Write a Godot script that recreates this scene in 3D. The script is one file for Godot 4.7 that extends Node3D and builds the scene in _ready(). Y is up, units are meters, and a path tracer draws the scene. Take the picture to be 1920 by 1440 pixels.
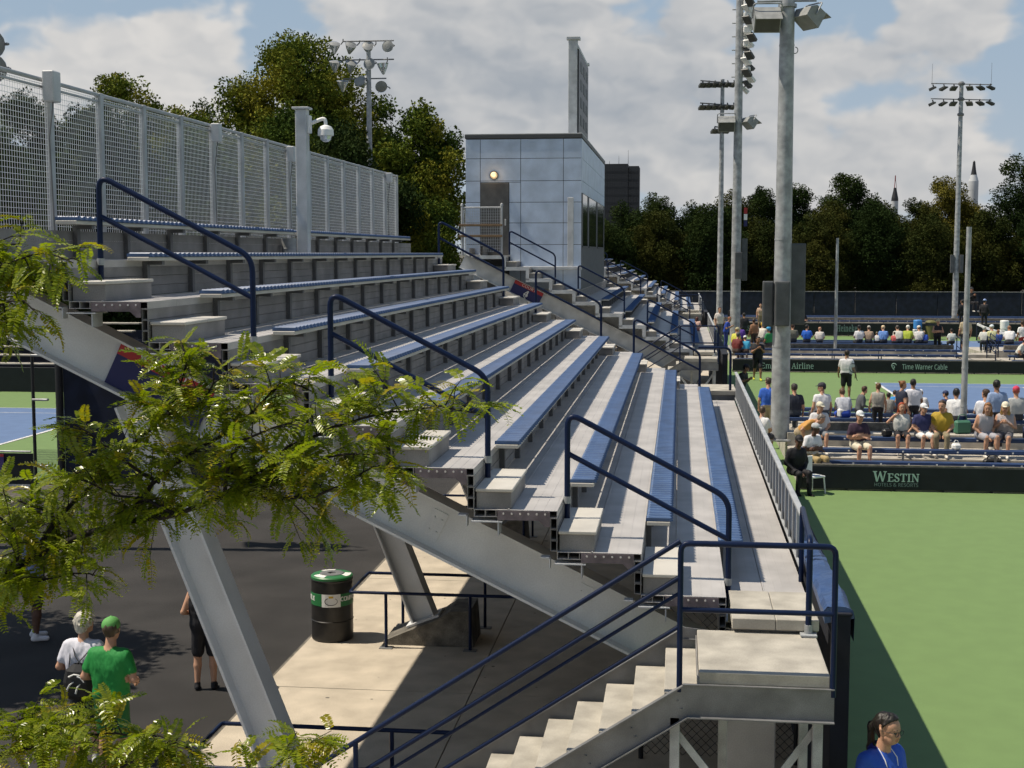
extends Node3D
# An outdoor tennis ground: a steel bleacher stand seen along its rows, low bleachers and courts to the right, trees and masts behind.

var counts := {}
var mats := {}
var texs := {}
var rng := RandomNumberGenerator.new()
const SUN_EL := 60.5


class MB:
	# collects triangles with flat or given normals
	var v := PackedVector3Array()
	var n := PackedVector3Array()
	var c := PackedColorArray()
	var uvs := PackedVector2Array()
	var col := Color.WHITE
	func tri(a: Vector3, b: Vector3, d: Vector3, out: Vector3) -> void:
		var m := (d - a).cross(b - a)
		if m.dot(out) < 0.0:
			var t := b
			b = d
			d = t
			m = -m
		m = m.normalized()
		v.append(a); v.append(b); v.append(d)
		n.append(m); n.append(m); n.append(m)
		c.append(col); c.append(col); c.append(col)
	func quad(a: Vector3, b: Vector3, d: Vector3, e: Vector3, out: Vector3) -> void:
		tri(a, b, d, out)
		tri(a, d, e, out)
	func stri(a: Vector3, b: Vector3, d: Vector3, na: Vector3, nb: Vector3, nd: Vector3) -> void:
		var m := (d - a).cross(b - a)
		if m.dot(na + nb + nd) < 0.0:
			v.append(a); v.append(d); v.append(b)
			n.append(na); n.append(nd); n.append(nb)
		else:
			v.append(a); v.append(b); v.append(d)
			n.append(na); n.append(nb); n.append(nd)
		c.append(col); c.append(col); c.append(col)
	func obox(p: Vector3, ex: Vector3, ey: Vector3, ez: Vector3) -> void:
		for s: float in [-1.0, 1.0]:
			quad(p + ex * s - ey - ez, p + ex * s + ey - ez, p + ex * s + ey + ez, p + ex * s - ey + ez, ex * s)
			quad(p + ey * s - ex - ez, p + ey * s + ex - ez, p + ey * s + ex + ez, p + ey * s - ex + ez, ey * s)
			quad(p + ez * s - ex - ey, p + ez * s + ex - ey, p + ez * s + ex + ey, p + ez * s - ex + ey, ez * s)
	func box(lo: Vector3, hi: Vector3) -> void:
		var h := (hi - lo) * 0.5
		obox((lo + hi) * 0.5, Vector3(h.x, 0, 0), Vector3(0, h.y, 0), Vector3(0, 0, h.z))
	func bbox(lo: Vector3, hi: Vector3, b: float) -> void:
		# box with chamfered edges
		var p := (lo + hi) * 0.5
		var h := (hi - lo) * 0.5
		var k := h - Vector3(b, b, b)
		for s: float in [-1.0, 1.0]:
			quad(p + Vector3(h.x * s, -k.y, -k.z), p + Vector3(h.x * s, k.y, -k.z), p + Vector3(h.x * s, k.y, k.z), p + Vector3(h.x * s, -k.y, k.z), Vector3(s, 0, 0))
			quad(p + Vector3(-k.x, h.y * s, -k.z), p + Vector3(k.x, h.y * s, -k.z), p + Vector3(k.x, h.y * s, k.z), p + Vector3(-k.x, h.y * s, k.z), Vector3(0, s, 0))
			quad(p + Vector3(-k.x, -k.y, h.z * s), p + Vector3(k.x, -k.y, h.z * s), p + Vector3(k.x, k.y, h.z * s), p + Vector3(-k.x, k.y, h.z * s), Vector3(0, 0, s))
			for t: float in [-1.0, 1.0]:
				quad(p + Vector3(h.x * s, k.y * t, -k.z), p + Vector3(k.x * s, h.y * t, -k.z), p + Vector3(k.x * s, h.y * t, k.z), p + Vector3(h.x * s, k.y * t, k.z), Vector3(s, t, 0))
				quad(p + Vector3(h.x * s, -k.y, k.z * t), p + Vector3(k.x * s, -k.y, h.z * t), p + Vector3(k.x * s, k.y, h.z * t), p + Vector3(h.x * s, k.y, k.z * t), Vector3(s, 0, t))
				quad(p + Vector3(-k.x, h.y * s, k.z * t), p + Vector3(-k.x, k.y * s, h.z * t), p + Vector3(k.x, k.y * s, h.z * t), p + Vector3(k.x, h.y * s, k.z * t), Vector3(0, s, t))
				for u: float in [-1.0, 1.0]:
					tri(p + Vector3(h.x * s, k.y * t, k.z * u), p + Vector3(k.x * s, h.y * t, k.z * u), p + Vector3(k.x * s, k.y * t, h.z * u), Vector3(s, t, u))
	func tube(pts: PackedVector3Array, r0: float, r1 := -1.0, sides := 8, caps := true) -> void:
		if r1 < 0.0:
			r1 = r0
		var m := pts.size()
		var up := Vector3.UP
		var d0 := (pts[1] - pts[0]).normalized()
		if absf(d0.y) > 0.9:
			up = Vector3.RIGHT
		var rings: Array[PackedVector3Array] = []
		var norms: Array[PackedVector3Array] = []
		for i in m:
			var d: Vector3
			if i == 0:
				d = d0
			elif i == m - 1:
				d = (pts[i] - pts[i - 1]).normalized()
			else:
				d = ((pts[i + 1] - pts[i]).normalized() + (pts[i] - pts[i - 1]).normalized()).normalized()
			var sx := up.cross(d).normalized()
			up = d.cross(sx).normalized()
			var r: float = lerpf(r0, r1, float(i) / float(m - 1))
			var ring := PackedVector3Array()
			var nn := PackedVector3Array()
			for k in sides:
				var a := TAU * k / sides
				var q := sx * cos(a) + up * sin(a)
				ring.append(pts[i] + q * r)
				nn.append(q)
			rings.append(ring)
			norms.append(nn)
		for i in m - 1:
			for k in sides:
				var k2 := (k + 1) % sides
				stri(rings[i][k], rings[i + 1][k], rings[i + 1][k2], norms[i][k], norms[i + 1][k], norms[i + 1][k2])
				stri(rings[i][k], rings[i + 1][k2], rings[i][k2], norms[i][k], norms[i + 1][k2], norms[i][k2])
		if caps:
			for k in range(1, sides - 1):
				tri(rings[0][0], rings[0][k], rings[0][k + 1], pts[0] - pts[1])
				tri(rings[m - 1][0], rings[m - 1][k], rings[m - 1][k + 1], pts[m - 1] - pts[m - 2])
	func lathe(prof: PackedVector2Array, at: Vector3, sides := 20) -> void:
		# (radius, height) pairs from the bottom up, smooth round the axis
		for i in prof.size() - 1:
			var a := prof[i]
			var b := prof[i + 1]
			var t := (b - a).normalized()
			for k in sides:
				var p0 := TAU * k / sides
				var p1 := TAU * (k + 1) / sides
				var e0 := Vector3(cos(p0), 0, sin(p0))
				var e1 := Vector3(cos(p1), 0, sin(p1))
				var n0 := (e0 * t.y + Vector3(0, -t.x, 0))
				var n1 := (e1 * t.y + Vector3(0, -t.x, 0))
				var A := at + e0 * a.x + Vector3(0, a.y, 0)
				var B := at + e0 * b.x + Vector3(0, b.y, 0)
				var C := at + e1 * b.x + Vector3(0, b.y, 0)
				var D := at + e1 * a.x + Vector3(0, a.y, 0)
				if b.x > 0.0001:
					stri(A, B, C, n0, n0, n1)
				if a.x > 0.0001:
					stri(A, C, D, n0, n1, n1)
	func prism(poly: PackedVector2Array, at: Vector3, ux: Vector3, uy: Vector3, depth: Vector3) -> void:
		# a 2D outline laid on ux, uy and pushed along depth
		var idx := Geometry2D.triangulate_polygon(poly)
		var mid := Vector2.ZERO
		for q in poly:
			mid += q
		mid /= poly.size()
		for i in range(0, idx.size(), 3):
			var a := at + ux * poly[idx[i]].x + uy * poly[idx[i]].y
			var b := at + ux * poly[idx[i + 1]].x + uy * poly[idx[i + 1]].y
			var d := at + ux * poly[idx[i + 2]].x + uy * poly[idx[i + 2]].y
			tri(a, b, d, -depth)
			tri(a + depth, b + depth, d + depth, depth)
		var cw := 1.0 if Geometry2D.is_polygon_clockwise(poly) else -1.0
		for i in poly.size():
			var p := poly[i]
			var q := poly[(i + 1) % poly.size()]
			var e := (q - p)
			var o := Vector2(-e.y, e.x) * cw
			var a := at + ux * p.x + uy * p.y
			var b := at + ux * q.x + uy * q.y
			quad(a, b, b + depth, a + depth, ux * o.x + uy * o.y)
	func mesh(mat: Material, colored := false) -> ArrayMesh:
		var arr := []
		arr.resize(Mesh.ARRAY_MAX)
		arr[Mesh.ARRAY_VERTEX] = v
		arr[Mesh.ARRAY_NORMAL] = n
		if colored:
			arr[Mesh.ARRAY_COLOR] = c
		var m := ArrayMesh.new()
		m.add_surface_from_arrays(Mesh.PRIMITIVE_TRIANGLES, arr)
		m.surface_set_material(0, mat)
		return m


func numbered(parent: Node, called: String) -> String:
	var key := "%d/%s" % [parent.get_instance_id(), called]
	var k: int = counts.get(key, 0)
	counts[key] = k + 1
	return called if k == 0 else "%s_%03d" % [called, k]


func tag(o: Node, label: String, category: String, group := "", kind := "") -> void:
	if label:
		o.set_meta("label", label)
	if category:
		o.set_meta("category", category)
	if group:
		o.set_meta("group", group)
	if kind:
		o.set_meta("kind", kind)


func thing(called: String, label: String, category: String, at := Vector3.ZERO, group := "", turn := 0.0) -> Node3D:
	var o := Node3D.new()
	o.name = numbered(self, called)
	add_child(o)
	o.position = at
	o.rotation.y = turn
	tag(o, label, category, group)
	return o


func put(called: String, m: Mesh, parent: Node, at := Vector3.ZERO) -> MeshInstance3D:
	var o := MeshInstance3D.new()
	o.name = numbered(parent, called)
	o.mesh = m
	parent.add_child(o)
	o.position = at
	return o


func obj(called: String, mb: MB, mat: Material, parent: Node = self, at := Vector3.ZERO) -> MeshInstance3D:
	return put(called, mb.mesh(mat), parent, at)


func struct(called: String, mb: MB, mat: Material) -> MeshInstance3D:
	var o := obj(called, mb, mat)
	o.set_meta("kind", "structure")
	return o


func dup(root: Node3D, label: String, at: Vector3, turn := 0.0) -> Node3D:
	var base := str(root.name)
	if base.length() > 4 and base[-4] == "_" and base.right(3).is_valid_int():
		base = base.left(-4)
	var r: Node3D = root.duplicate()
	r.name = numbered(self, base)
	add_child(r)
	r.position = at
	r.rotation.y = turn
	r.set_meta("label", label)
	return r


func noise_tex(freq: float, octaves: int, lo: float, hi: float, sd: int, size := 512, as_normal := false, strength := 2.0) -> NoiseTexture2D:
	var key := "%f/%d/%f/%f/%d/%d/%s/%f" % [freq, octaves, lo, hi, sd, size, as_normal, strength]
	if texs.has(key):
		return texs[key]
	var nz := FastNoiseLite.new()
	nz.noise_type = FastNoiseLite.TYPE_SIMPLEX
	nz.seed = sd
	nz.frequency = freq
	nz.fractal_octaves = octaves
	var t := NoiseTexture2D.new()
	t.width = size
	t.height = size
	t.seamless = true
	t.generate_mipmaps = false
	t.noise = nz
	if as_normal:
		t.as_normal_map = true
		t.bump_strength = strength
	else:
		var g := Gradient.new()
		g.set_color(0, Color(lo, lo, lo))
		g.set_color(1, Color(hi, hi, hi))
		t.color_ramp = g
	texs[key] = t
	return t


func lin(r: float, g: float, b: float) -> Color:
	return Color(r, g, b).linear_to_srgb()


# a surface of real-world base colour c (linear), with grain, larger blotches and fine relief laid out in the world
func M(called: String, c: Color, rough := 0.8, metal := 0.0, grain := 0.12, gscale := 1.0, blotch := 0.12, bscale := 0.15, bump := 0.0) -> StandardMaterial3D:
	if mats.has(called):
		return mats[called]
	var m := StandardMaterial3D.new()
	m.resource_name = called
	m.albedo_color = c
	m.roughness = rough
	m.metallic = metal
	if grain > 0.0:
		m.albedo_texture = noise_tex(0.06, 5, 1.0 - 2.0 * grain, 1.0, 3)
		m.uv1_triplanar = true
		m.uv1_world_triplanar = true
		m.uv1_scale = Vector3.ONE * gscale
	if blotch > 0.0:
		m.detail_enabled = true
		m.detail_blend_mode = BaseMaterial3D.BLEND_MODE_MUL
		m.detail_uv_layer = BaseMaterial3D.DETAIL_UV_2
		m.detail_albedo = noise_tex(0.012, 4, 1.0 - 2.0 * blotch, 1.0, 11)
		m.uv2_triplanar = true
		m.uv2_world_triplanar = true
		m.uv2_scale = Vector3.ONE * bscale
	if bump > 0.0:
		m.normal_enabled = true
		m.normal_texture = noise_tex(0.12, 4, 0, 1, 7, 512, true, 3.0)
		m.normal_scale = bump
	mats[called] = m
	return m


func plain(called: String, c: Color, rough := 0.6, metal := 0.0) -> StandardMaterial3D:
	return M(called, c, rough, metal, 0.0, 1.0, 0.0)


func text_mesh(words: String, height: float, mat: Material, font := "Droid Sans", bold := false, depth := 0.006) -> TextMesh:
	var t := TextMesh.new()
	t.text = words
	var f := SystemFont.new()
	f.font_names = PackedStringArray([font])
	if bold:
		f.font_weight = 700
	t.font = f
	t.font_size = 64
	t.pixel_size = height / 46.0
	t.depth = depth
	t.curve_step = 1.0
	t.material = mat
	return t


func letters(words: String, left: float, right: float, height: float, y: float, z: float, mat: Material, parent: Node, font := "Droid Sans", bold := false) -> void:
	# lettering stretched to stand between two edges
	var t := text_mesh(words, height, mat, font, bold)
	var o := put("lettering", t, parent, Vector3((left + right) / 2, y, z))
	var w := t.get_aabb().size.x
	if w > 0.0:
		o.scale = Vector3((right - left) / w, 1, 1)


func bend(pts: PackedVector3Array, r: float, steps := 5) -> PackedVector3Array:
	# rounds the inner corners of a polyline
	var o := PackedVector3Array([pts[0]])
	for i in range(1, pts.size() - 1):
		var a := pts[i] + (pts[i - 1] - pts[i]).limit_length(r)
		var b := pts[i] + (pts[i + 1] - pts[i]).limit_length(r)
		for k in steps + 1:
			var t := float(k) / steps
			o.append(a.lerp(pts[i], t).lerp(pts[i].lerp(b, t), t))
	o.append(pts[pts.size() - 1])
	return o


func _ready() -> void:
	rng.seed = 20110830
	make_camera_and_light()
	make_materials()
	make_ground()
	make_stands()
	make_front_walls()
	make_booth()
	make_low_stands()
	make_backdrop()
	make_masts()
	make_plaza()
	make_left_court()
	make_trees()
	make_people()
	make_locust()


func make_camera_and_light() -> void:
	var cam := Camera3D.new()
	cam.name = "camera"
	cam.fov = 30.957
	cam.near = 0.1
	cam.far = 4000.0
	add_child(cam)
	cam.position = Vector3(0, 5.3, 0)
	cam.rotation_degrees = Vector3(-5.383, 6.878, 0)
	cam.current = true
	var we := WorldEnvironment.new()
	we.name = "world_environment"
	var e := Environment.new()
	e.background_mode = Environment.BG_SKY
	e.tonemap_mode = Environment.TONE_MAPPER_LINEAR
	e.tonemap_exposure = 1.12
	e.sdfgi_enabled = true
	e.ssao_enabled = true
	e.ssil_enabled = true
	var sky := Sky.new()
	var pm := PanoramaSkyMaterial.new()
	pm.panorama = sky_texture()
	pm.energy_multiplier = 0.86
	sky.sky_material = pm
	e.sky = sky
	we.environment = e
	add_child(we)
	var sun := DirectionalLight3D.new()
	sun.name = "sun"
	sun.light_energy = 1.6
	sun.light_color = Color(1.0, 0.955, 0.88)
	sun.light_angular_distance = 0.5
	sun.shadow_enabled = true
	add_child(sun)
	var el := deg_to_rad(SUN_EL)
	var toward := Vector3(cos(el), -sin(el), -0.04)
	sun.look_at_from_position(Vector3(-40, 80, 0), Vector3(-40, 80, 0) + toward, Vector3.FORWARD)


var sky_n1 := FastNoiseLite.new()
var sky_n2 := FastNoiseLite.new()
var sky_n3 := FastNoiseLite.new()
# clouds of this day: azimuth and height in degrees, half widths, how much cloud they add
const CLOUDS := [
	# the big white heap at left with its towers
	[-22.0, 6.6, 3.6, 2.3, 0.62, 0.30], [-20.8, 8.5, 1.4, 1.3, 0.45, 0.30], [-23.6, 7.9, 1.1, 1.0, 0.35, 0.25], [-25.6, 6.6, 1.7, 1.4, 0.40, 0.25], [-18.9, 7.4, 1.2, 1.3, 0.42, 0.28], [-19.5, 5.0, 4.0, 1.6, 0.40, 0.15], [-24.8, 8.9, 0.5, 0.9, 0.22, 0.2], [-17.6, 9.7, 0.8, 0.55, 0.34, 0.15],
	# the grey sheet in the middle
	[-8.5, 8.6, 5.6, 3.6, 0.75, -0.12], [-4.0, 5.0, 6.0, 3.4, 0.62, -0.10], [-12.0, 6.0, 3.2, 3.0, 0.45, 0.05], [-3.6, 8.6, 1.9, 1.0, 0.20, 0.30], [-1.8, 7.5, 1.2, 0.7, 0.15, 0.28], [-10.5, 3.4, 3.2, 0.8, 0.15, 0.22],
	# broken cloud at right
	[4.2, 7.0, 2.8, 1.3, 0.55, 0.20], [1.0, 9.6, 2.0, 1.5, 0.45, 0.05], [3.6, 4.0, 5.5, 1.5, 0.60, 0.02], [10.8, 9.4, 2.2, 1.9, 0.55, 0.18], [11.0, 2.4, 5.0, 1.4, 0.45, 0.02], [7.6, 7.4, 1.6, 0.7, 0.30, 0.1], [10.6, 5.6, 1.9, 1.0, 0.35, 0.08], [5.0, 2.2, 4.0, 0.6, 0.2, 0.12], [9.0, 6.8, 4.2, 2.8, 0.26, 0.03], [12.6, 4.0, 2.0, 2.0, 0.2, 0.0], [0.5, 6.0, 2.5, 2.0, 0.2, 0.0],
	[7.6, 9.3, 0.8, 1.0, -0.3, 0.0], [5.6, 5.9, 1.4, 0.35, -0.25, 0.0], [12.8, 7.3, 0.9, 0.8, -0.3, 0.0],
]


func sky_at(az: float, el: float) -> Color:
	# air and clouds seen in one direction (degrees), linear radiance
	var e := maxf(el, 0.0)
	var k := 1.0 - exp(-e / 9.0)
	var air := Vector3(0.50, 0.56, 0.61).lerp(Vector3(0.28, 0.415, 0.575), k).lerp(Vector3(0.085, 0.165, 0.34), smoothstep(14.0, 60.0, e))
	var u := az
	var w := e * 1.9
	if e > 25.0:
		var rr := (90.0 - e)
		u = sin(deg_to_rad(az)) * rr
		w = cos(deg_to_rad(az)) * rr + 47.5
	var wx := sky_n2.get_noise_2d(u, w) * 0.9
	var wy := sky_n2.get_noise_2d(u + 50.0, w + 20.0) * 0.9
	var f := sky_n1.get_noise_2d(u + wx, w + wy)
	var g := sky_n3.get_noise_2d(u, w)
	var bias := 0.10 + 0.25 * g - 0.30 * smoothstep(18.0, 55.0, e)
	var white := 0.0
	if absf(az + 7.0) < 45.0 and e < 25.0:
		var near := 0.0
		for q: Array in CLOUDS:
			var dx: float = (az + wx * 0.5 - q[0]) / q[2]
			var dy: float = (e + wy * 0.35 - q[1]) / q[3]
			var s := exp(-(dx * dx + dy * dy))
			near += q[4] * s
			white += q[5] * s
		var fade := smoothstep(45.0, 24.0, absf(az + 7.0)) * smoothstep(25.0, 14.0, e)
		bias = lerpf(bias, -0.20 + near, fade)
		white *= fade
	var d := bias + f * 0.55
	var cover := smoothstep(-0.03, 0.24, d)
	# thick bases are grey, thin edges and tops are white
	var shade := 0.54 + 0.65 * (f - sky_n1.get_noise_2d(u + wx + 0.45, w + wy + 0.5)) + 0.35 * f - 0.5 * (d - 0.22) + 0.25 * g + white
	shade = clampf(shade, 0.0, 1.0)
	var cl := Vector3(0.375, 0.41, 0.455).lerp(Vector3(0.735, 0.715, 0.69), shade)
	cl = cl.lerp(Vector3(0.60, 0.585, 0.57), 0.55 * exp(-e / 2.0))
	var r := air.lerp(cl, cover * 0.97)
	if el < 0.0:
		r = r.lerp(Vector3(0.16, 0.16, 0.13), smoothstep(0.0, -6.0, el))
	return Color(r.x, r.y, r.z)


func sky_texture() -> ImageTexture:
	for q: Array in [[sky_n1, 0.17, 7, 5], [sky_n2, 0.30, 4, 9], [sky_n3, 0.05, 3, 21]]:
		var nz: FastNoiseLite = q[0]
		nz.noise_type = FastNoiseLite.TYPE_SIMPLEX_SMOOTH
		nz.frequency = q[1]
		nz.fractal_octaves = q[2]
		nz.fractal_gain = 0.50
		nz.seed = q[3]
	var W := 4096
	var H := 2048
	var small := Image.create(W / 8, H / 8, false, Image.FORMAT_RGBF)
	for y in H / 8:
		for x in W / 8:
			var az := (x + 0.5) * 8.0 / W * 360.0
			if az > 180.0:
				az -= 360.0
			small.set_pixel(x, y, sky_at(az, 90.0 - (y + 0.5) * 8.0 / H * 180.0))
	small.resize(W, H, Image.INTERPOLATE_CUBIC)
	var x0 := int(-32.0 / 360.0 * W)
	var x1 := int(20.0 / 360.0 * W)
	var y0 := int((90.0 - 14.0) / 180.0 * H)
	var y1 := int((90.0 + 2.0) / 180.0 * H)
	for y in range(y0, y1):
		for x in range(x0, x1):
			small.set_pixel(posmod(x, W), y, sky_at((x + 0.5) / W * 360.0, 90.0 - (y + 0.5) / H * 180.0))
	return ImageTexture.create_from_image(small)


func make_materials() -> void:
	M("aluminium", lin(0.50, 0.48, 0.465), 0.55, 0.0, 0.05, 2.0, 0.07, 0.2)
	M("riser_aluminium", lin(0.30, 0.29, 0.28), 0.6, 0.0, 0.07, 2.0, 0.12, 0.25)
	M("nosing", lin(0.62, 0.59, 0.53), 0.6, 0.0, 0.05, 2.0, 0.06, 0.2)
	M("steel", lin(0.70, 0.71, 0.715), 0.5, 0.0, 0.03, 1.5, 0.05, 0.2)
	M("mesh_white", lin(0.78, 0.79, 0.80), 0.5, 0.0, 0.0, 1.0, 0.0)
	M("galvanised", lin(0.56, 0.585, 0.60), 0.45, 0.1, 0.10, 3.0, 0.16, 0.4)
	M("dark_galvanised", lin(0.25, 0.255, 0.26), 0.5, 0.05, 0.10, 3.0, 0.12, 0.4)
	M("white_steel", lin(0.60, 0.62, 0.64), 0.5, 0.0, 0.05, 2.0, 0.08, 0.3)
	M("grey_steel", lin(0.46, 0.48, 0.50), 0.5, 0.0, 0.05, 2.0, 0.08, 0.3)
	M("blue_paint", lin(0.008, 0.018, 0.058), 0.36, 0.0, 0.05, 3.0, 0.08, 0.4).metallic_specular = 0.28
	M("seat_blue", lin(0.080, 0.160, 0.345), 0.42, 0.0, 0.06, 3.0, 0.13, 0.35)
	M("dark_bracket", lin(0.16, 0.16, 0.16), 0.6, 0.0, 0.1, 2.0, 0.1, 0.3)
	M("mauve", lin(0.235, 0.19, 0.21), 0.6, 0.0, 0.12, 4.0, 0.15, 0.8)
	M("bolt", lin(0.6, 0.6, 0.6), 0.35, 0.6, 0.0, 1.0, 0.0)
	M("navy_fabric", lin(0.010, 0.014, 0.030), 0.85, 0.0, 0.12, 4.0, 0.15, 0.3)
	M("banner_navy", lin(0.009, 0.014, 0.019), 0.8, 0.0, 0.1, 4.0, 0.12, 0.3)
	M("fence_navy", lin(0.016, 0.024, 0.056), 0.9, 0.0, 0.12, 2.0, 0.18, 0.25)
	M("tarp_blue", lin(0.045, 0.095, 0.235), 0.45, 0.0, 0.05, 2.0, 0.1, 0.4, 0.2)
	M("screen_blue", lin(0.075, 0.115, 0.19), 0.85, 0.0, 0.1, 4.0, 0.12, 0.4)
	M("concrete", lin(0.60, 0.525, 0.42), 0.9, 0.0, 0.06, 1.4, 0.07, 0.22, 0.08)
	M("old_concrete", lin(0.30, 0.275, 0.23), 0.95, 0.0, 0.16, 1.5, 0.2, 0.5, 0.4)
	M("stair_concrete", lin(0.50, 0.465, 0.395), 0.85, 0.0, 0.04, 1.6, 0.10, 0.35, 0.08)
	M("asphalt", lin(0.066, 0.0615, 0.060), 0.95, 0.0, 0.28, 2.2, 0.16, 0.08, 0.5)
	M("earth", lin(0.24, 0.22, 0.18), 1.0, 0.0, 0.2, 0.2, 0.2, 0.03)
	M("court_green", lin(0.152, 0.245, 0.080), 0.85, 0.0, 0.05, 1.6, 0.022, 0.25, 0.12)
	M("court_blue", lin(0.115, 0.188, 0.345), 0.85, 0.0, 0.05, 1.6, 0.03, 0.2, 0.12)
	M("line_white", lin(0.75, 0.75, 0.74), 0.8, 0.0, 0.05, 2.0, 0.08, 0.5)
	M("deck_beige", lin(0.56, 0.515, 0.44), 0.85, 0.0, 0.06, 1.2, 0.12, 0.2)
	M("booth_panel", lin(0.54, 0.64, 0.80), 0.42, 0.0, 0.03, 1.0, 0.06, 0.2)
	M("booth_trim", lin(0.06, 0.063, 0.067), 0.5, 0.0, 0.05, 2.0, 0.0)
	M("door_grey", lin(0.115, 0.112, 0.108), 0.6, 0.0, 0.05, 1.0, 0.08, 0.4)
	plain("window_glass", lin(0.02, 0.024, 0.028), 0.06)
	plain("board_black", lin(0.012, 0.013, 0.016), 0.4)
	plain("soft_white", lin(0.72, 0.72, 0.70), 0.6)
	plain("red_paint", lin(0.33, 0.02, 0.022), 0.6)
	plain("sign_navy", lin(0.012, 0.014, 0.085), 0.6)
	plain("letter_white", lin(0.62, 0.60, 0.58), 0.7)
	plain("letter_mint", lin(0.36, 0.50, 0.45), 0.8)
	plain("letter_dim", lin(0.15, 0.22, 0.21), 0.8)
	M("can_body", lin(0.030, 0.027, 0.024), 0.4, 0.0, 0.15, 3.0, 0.2, 0.8)
	plain("can_green", lin(0.02, 0.15, 0.045), 0.45)
	M("wood", lin(0.34, 0.22, 0.12), 0.8, 0.0, 0.2, 3.0, 0.1, 0.5)
	M("bark", lin(0.055, 0.043, 0.032), 0.95, 0.0, 0.3, 3.0, 0.2, 0.5)
	M("lamp_body", lin(0.36, 0.37, 0.36), 0.5, 0.0, 0.08, 2.0, 0.1, 0.5)
	M("lamp_dark", lin(0.085, 0.088, 0.085), 0.5, 0.0, 0.08, 2.0, 0.1, 0.5)
	M("rust_grey_box", lin(0.105, 0.112, 0.118), 0.55, 0.0, 0.06, 1.0, 0.12, 0.3)
	var lg := plain("lamp_glass", lin(0.62, 0.66, 0.72), 0.12, 0.55)
	lg.clearcoat_enabled = true
	var vm := plain("body", Color.WHITE, 0.75)
	vm.vertex_color_use_as_albedo = true
	var hm := plain("hair", Color.WHITE, 0.55)
	hm.vertex_color_use_as_albedo = true
	plain("bag_black", lin(0.012, 0.012, 0.013), 0.5)


func sheet(called: String, mat: String, x0: float, x1: float, z0: float, z1: float, y: float) -> void:
	var mb := MB.new()
	mb.quad(Vector3(x0, y, z0), Vector3(x1, y, z0), Vector3(x1, y, z1), Vector3(x0, y, z1), Vector3.UP)
	struct(called, mb, mats[mat])


func make_ground() -> void:
	sheet("ground", "earth", -1500, 1500, 300, -2600, -0.03)
	sheet("asphalt_path", "asphalt", -14.1, -4.2, 14, -140, 0.0)
	# the slab under the stands is poured in bays with open joints between them
	var k := 0
	var zs := [9.0, 3.0, -2.0, -6.0, -10.4, -16.1, -21.8, -27.5, -33.2, -39.0, -45.0, -52.0, -60.0, -70.0, -80.0, -92.0, -106.0]
	var root := Node3D.new()
	root.name = "concrete_pavement"
	root.set_meta("kind", "structure")
	add_child(root)
	var base := MB.new()
	base.quad(Vector3(-5.0, 0.006, 9), Vector3(1.45, 0.006, 9), Vector3(1.45, 0.006, -106), Vector3(-5.2, 0.006, -106), Vector3.UP)
	obj("joint_bed", base, mats["old_concrete"], root)
	for i in zs.size() - 1:
		for s: Array in [[-5.0, -2.45], [-2.435, 1.45]]:
			var mb := MB.new()
			mb.box(Vector3(s[0], 0.0, zs[i + 1] + 0.008), Vector3(s[1], 0.02, zs[i] - 0.008))
			obj("slab", mb, mats["concrete"], root)
			k += 1
	# gum and oil spots trodden into the slab
	var gum := MB.new()
	var gr := RandomNumberGenerator.new()
	gr.seed = 8
	for i in 130:
		var p := Vector3(gr.randf_range(-4.9, 1.2), 0.0205, gr.randf_range(-32.0, -8.0))
		var rad := gr.randf_range(0.008, 0.022) * (2.2 if i % 17 == 0 else 1.0)
		for j in 7:
			var a0 := TAU * j / 7.0
			var a1 := TAU * (j + 1) / 7.0
			gum.tri(p, p + Vector3(cos(a0) * rad, 0, sin(a0) * rad * gr.randf_range(0.7, 1.0)), p + Vector3(cos(a1) * rad, 0, sin(a1) * rad), Vector3.UP)
	var go := obj("gum_spots", gum, mats["old_concrete"], root)
	go.set_meta("kind", "stuff")
	sheet("court_surface", "court_green", 1.45, 70, 20, -106, 0.004)
	# two courts painted blue inside their lines, seen side on
	for c: Array in [[8.05, -47.1], [6.2, -75.6]]:
		court_paint(c[0], c[1], 10.97, 23.77)


func court_paint(x0: float, z_near: float, wide: float, long: float) -> void:
	sheet("court_blue_paint", "court_blue", x0, x0 + long, z_near, z_near - wide, 0.008)
	var mb := MB.new()
	var w := 0.055
	for z: float in [z_near, z_near - 1.37, z_near - wide + 1.37, z_near - wide]:
		mb.quad(Vector3(x0, 0.012, z + w / 2), Vector3(x0 + long, 0.012, z + w / 2), Vector3(x0 + long, 0.012, z - w / 2), Vector3(x0, 0.012, z - w / 2), Vector3.UP)
	for x: float in [x0, x0 + long]:
		mb.quad(Vector3(x - 0.06, 0.016, z_near), Vector3(x + 0.06, 0.016, z_near), Vector3(x + 0.06, 0.016, z_near - wide), Vector3(x - 0.06, 0.016, z_near - wide), Vector3.UP)
	for x: float in [x0 + 5.485, x0 + long - 5.485]:
		mb.quad(Vector3(x - 0.03, 0.016, z_near - 1.37), Vector3(x + 0.03, 0.016, z_near - 1.37), Vector3(x + 0.03, 0.016, z_near - wide + 1.37), Vector3(x - 0.03, 0.016, z_near - wide + 1.37), Vector3.UP)
	struct("court_lines", mb, mats["line_white"])


const RISE := 0.345
const RUN := 0.70
func tread_y(k: int) -> float:
	return 2.13 + RISE * (k - 1)
func right_x(k: int) -> float:
	return 1.2 if k == 1 else 0.41 - RUN * (k - 2)
func left_x(k: int) -> float:
	return 0.41 - RUN * (k - 1)
func bench_x(k: int) -> float:
	return 0.62 if k == 1 else -0.06 - RUN * (k - 2)


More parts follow.
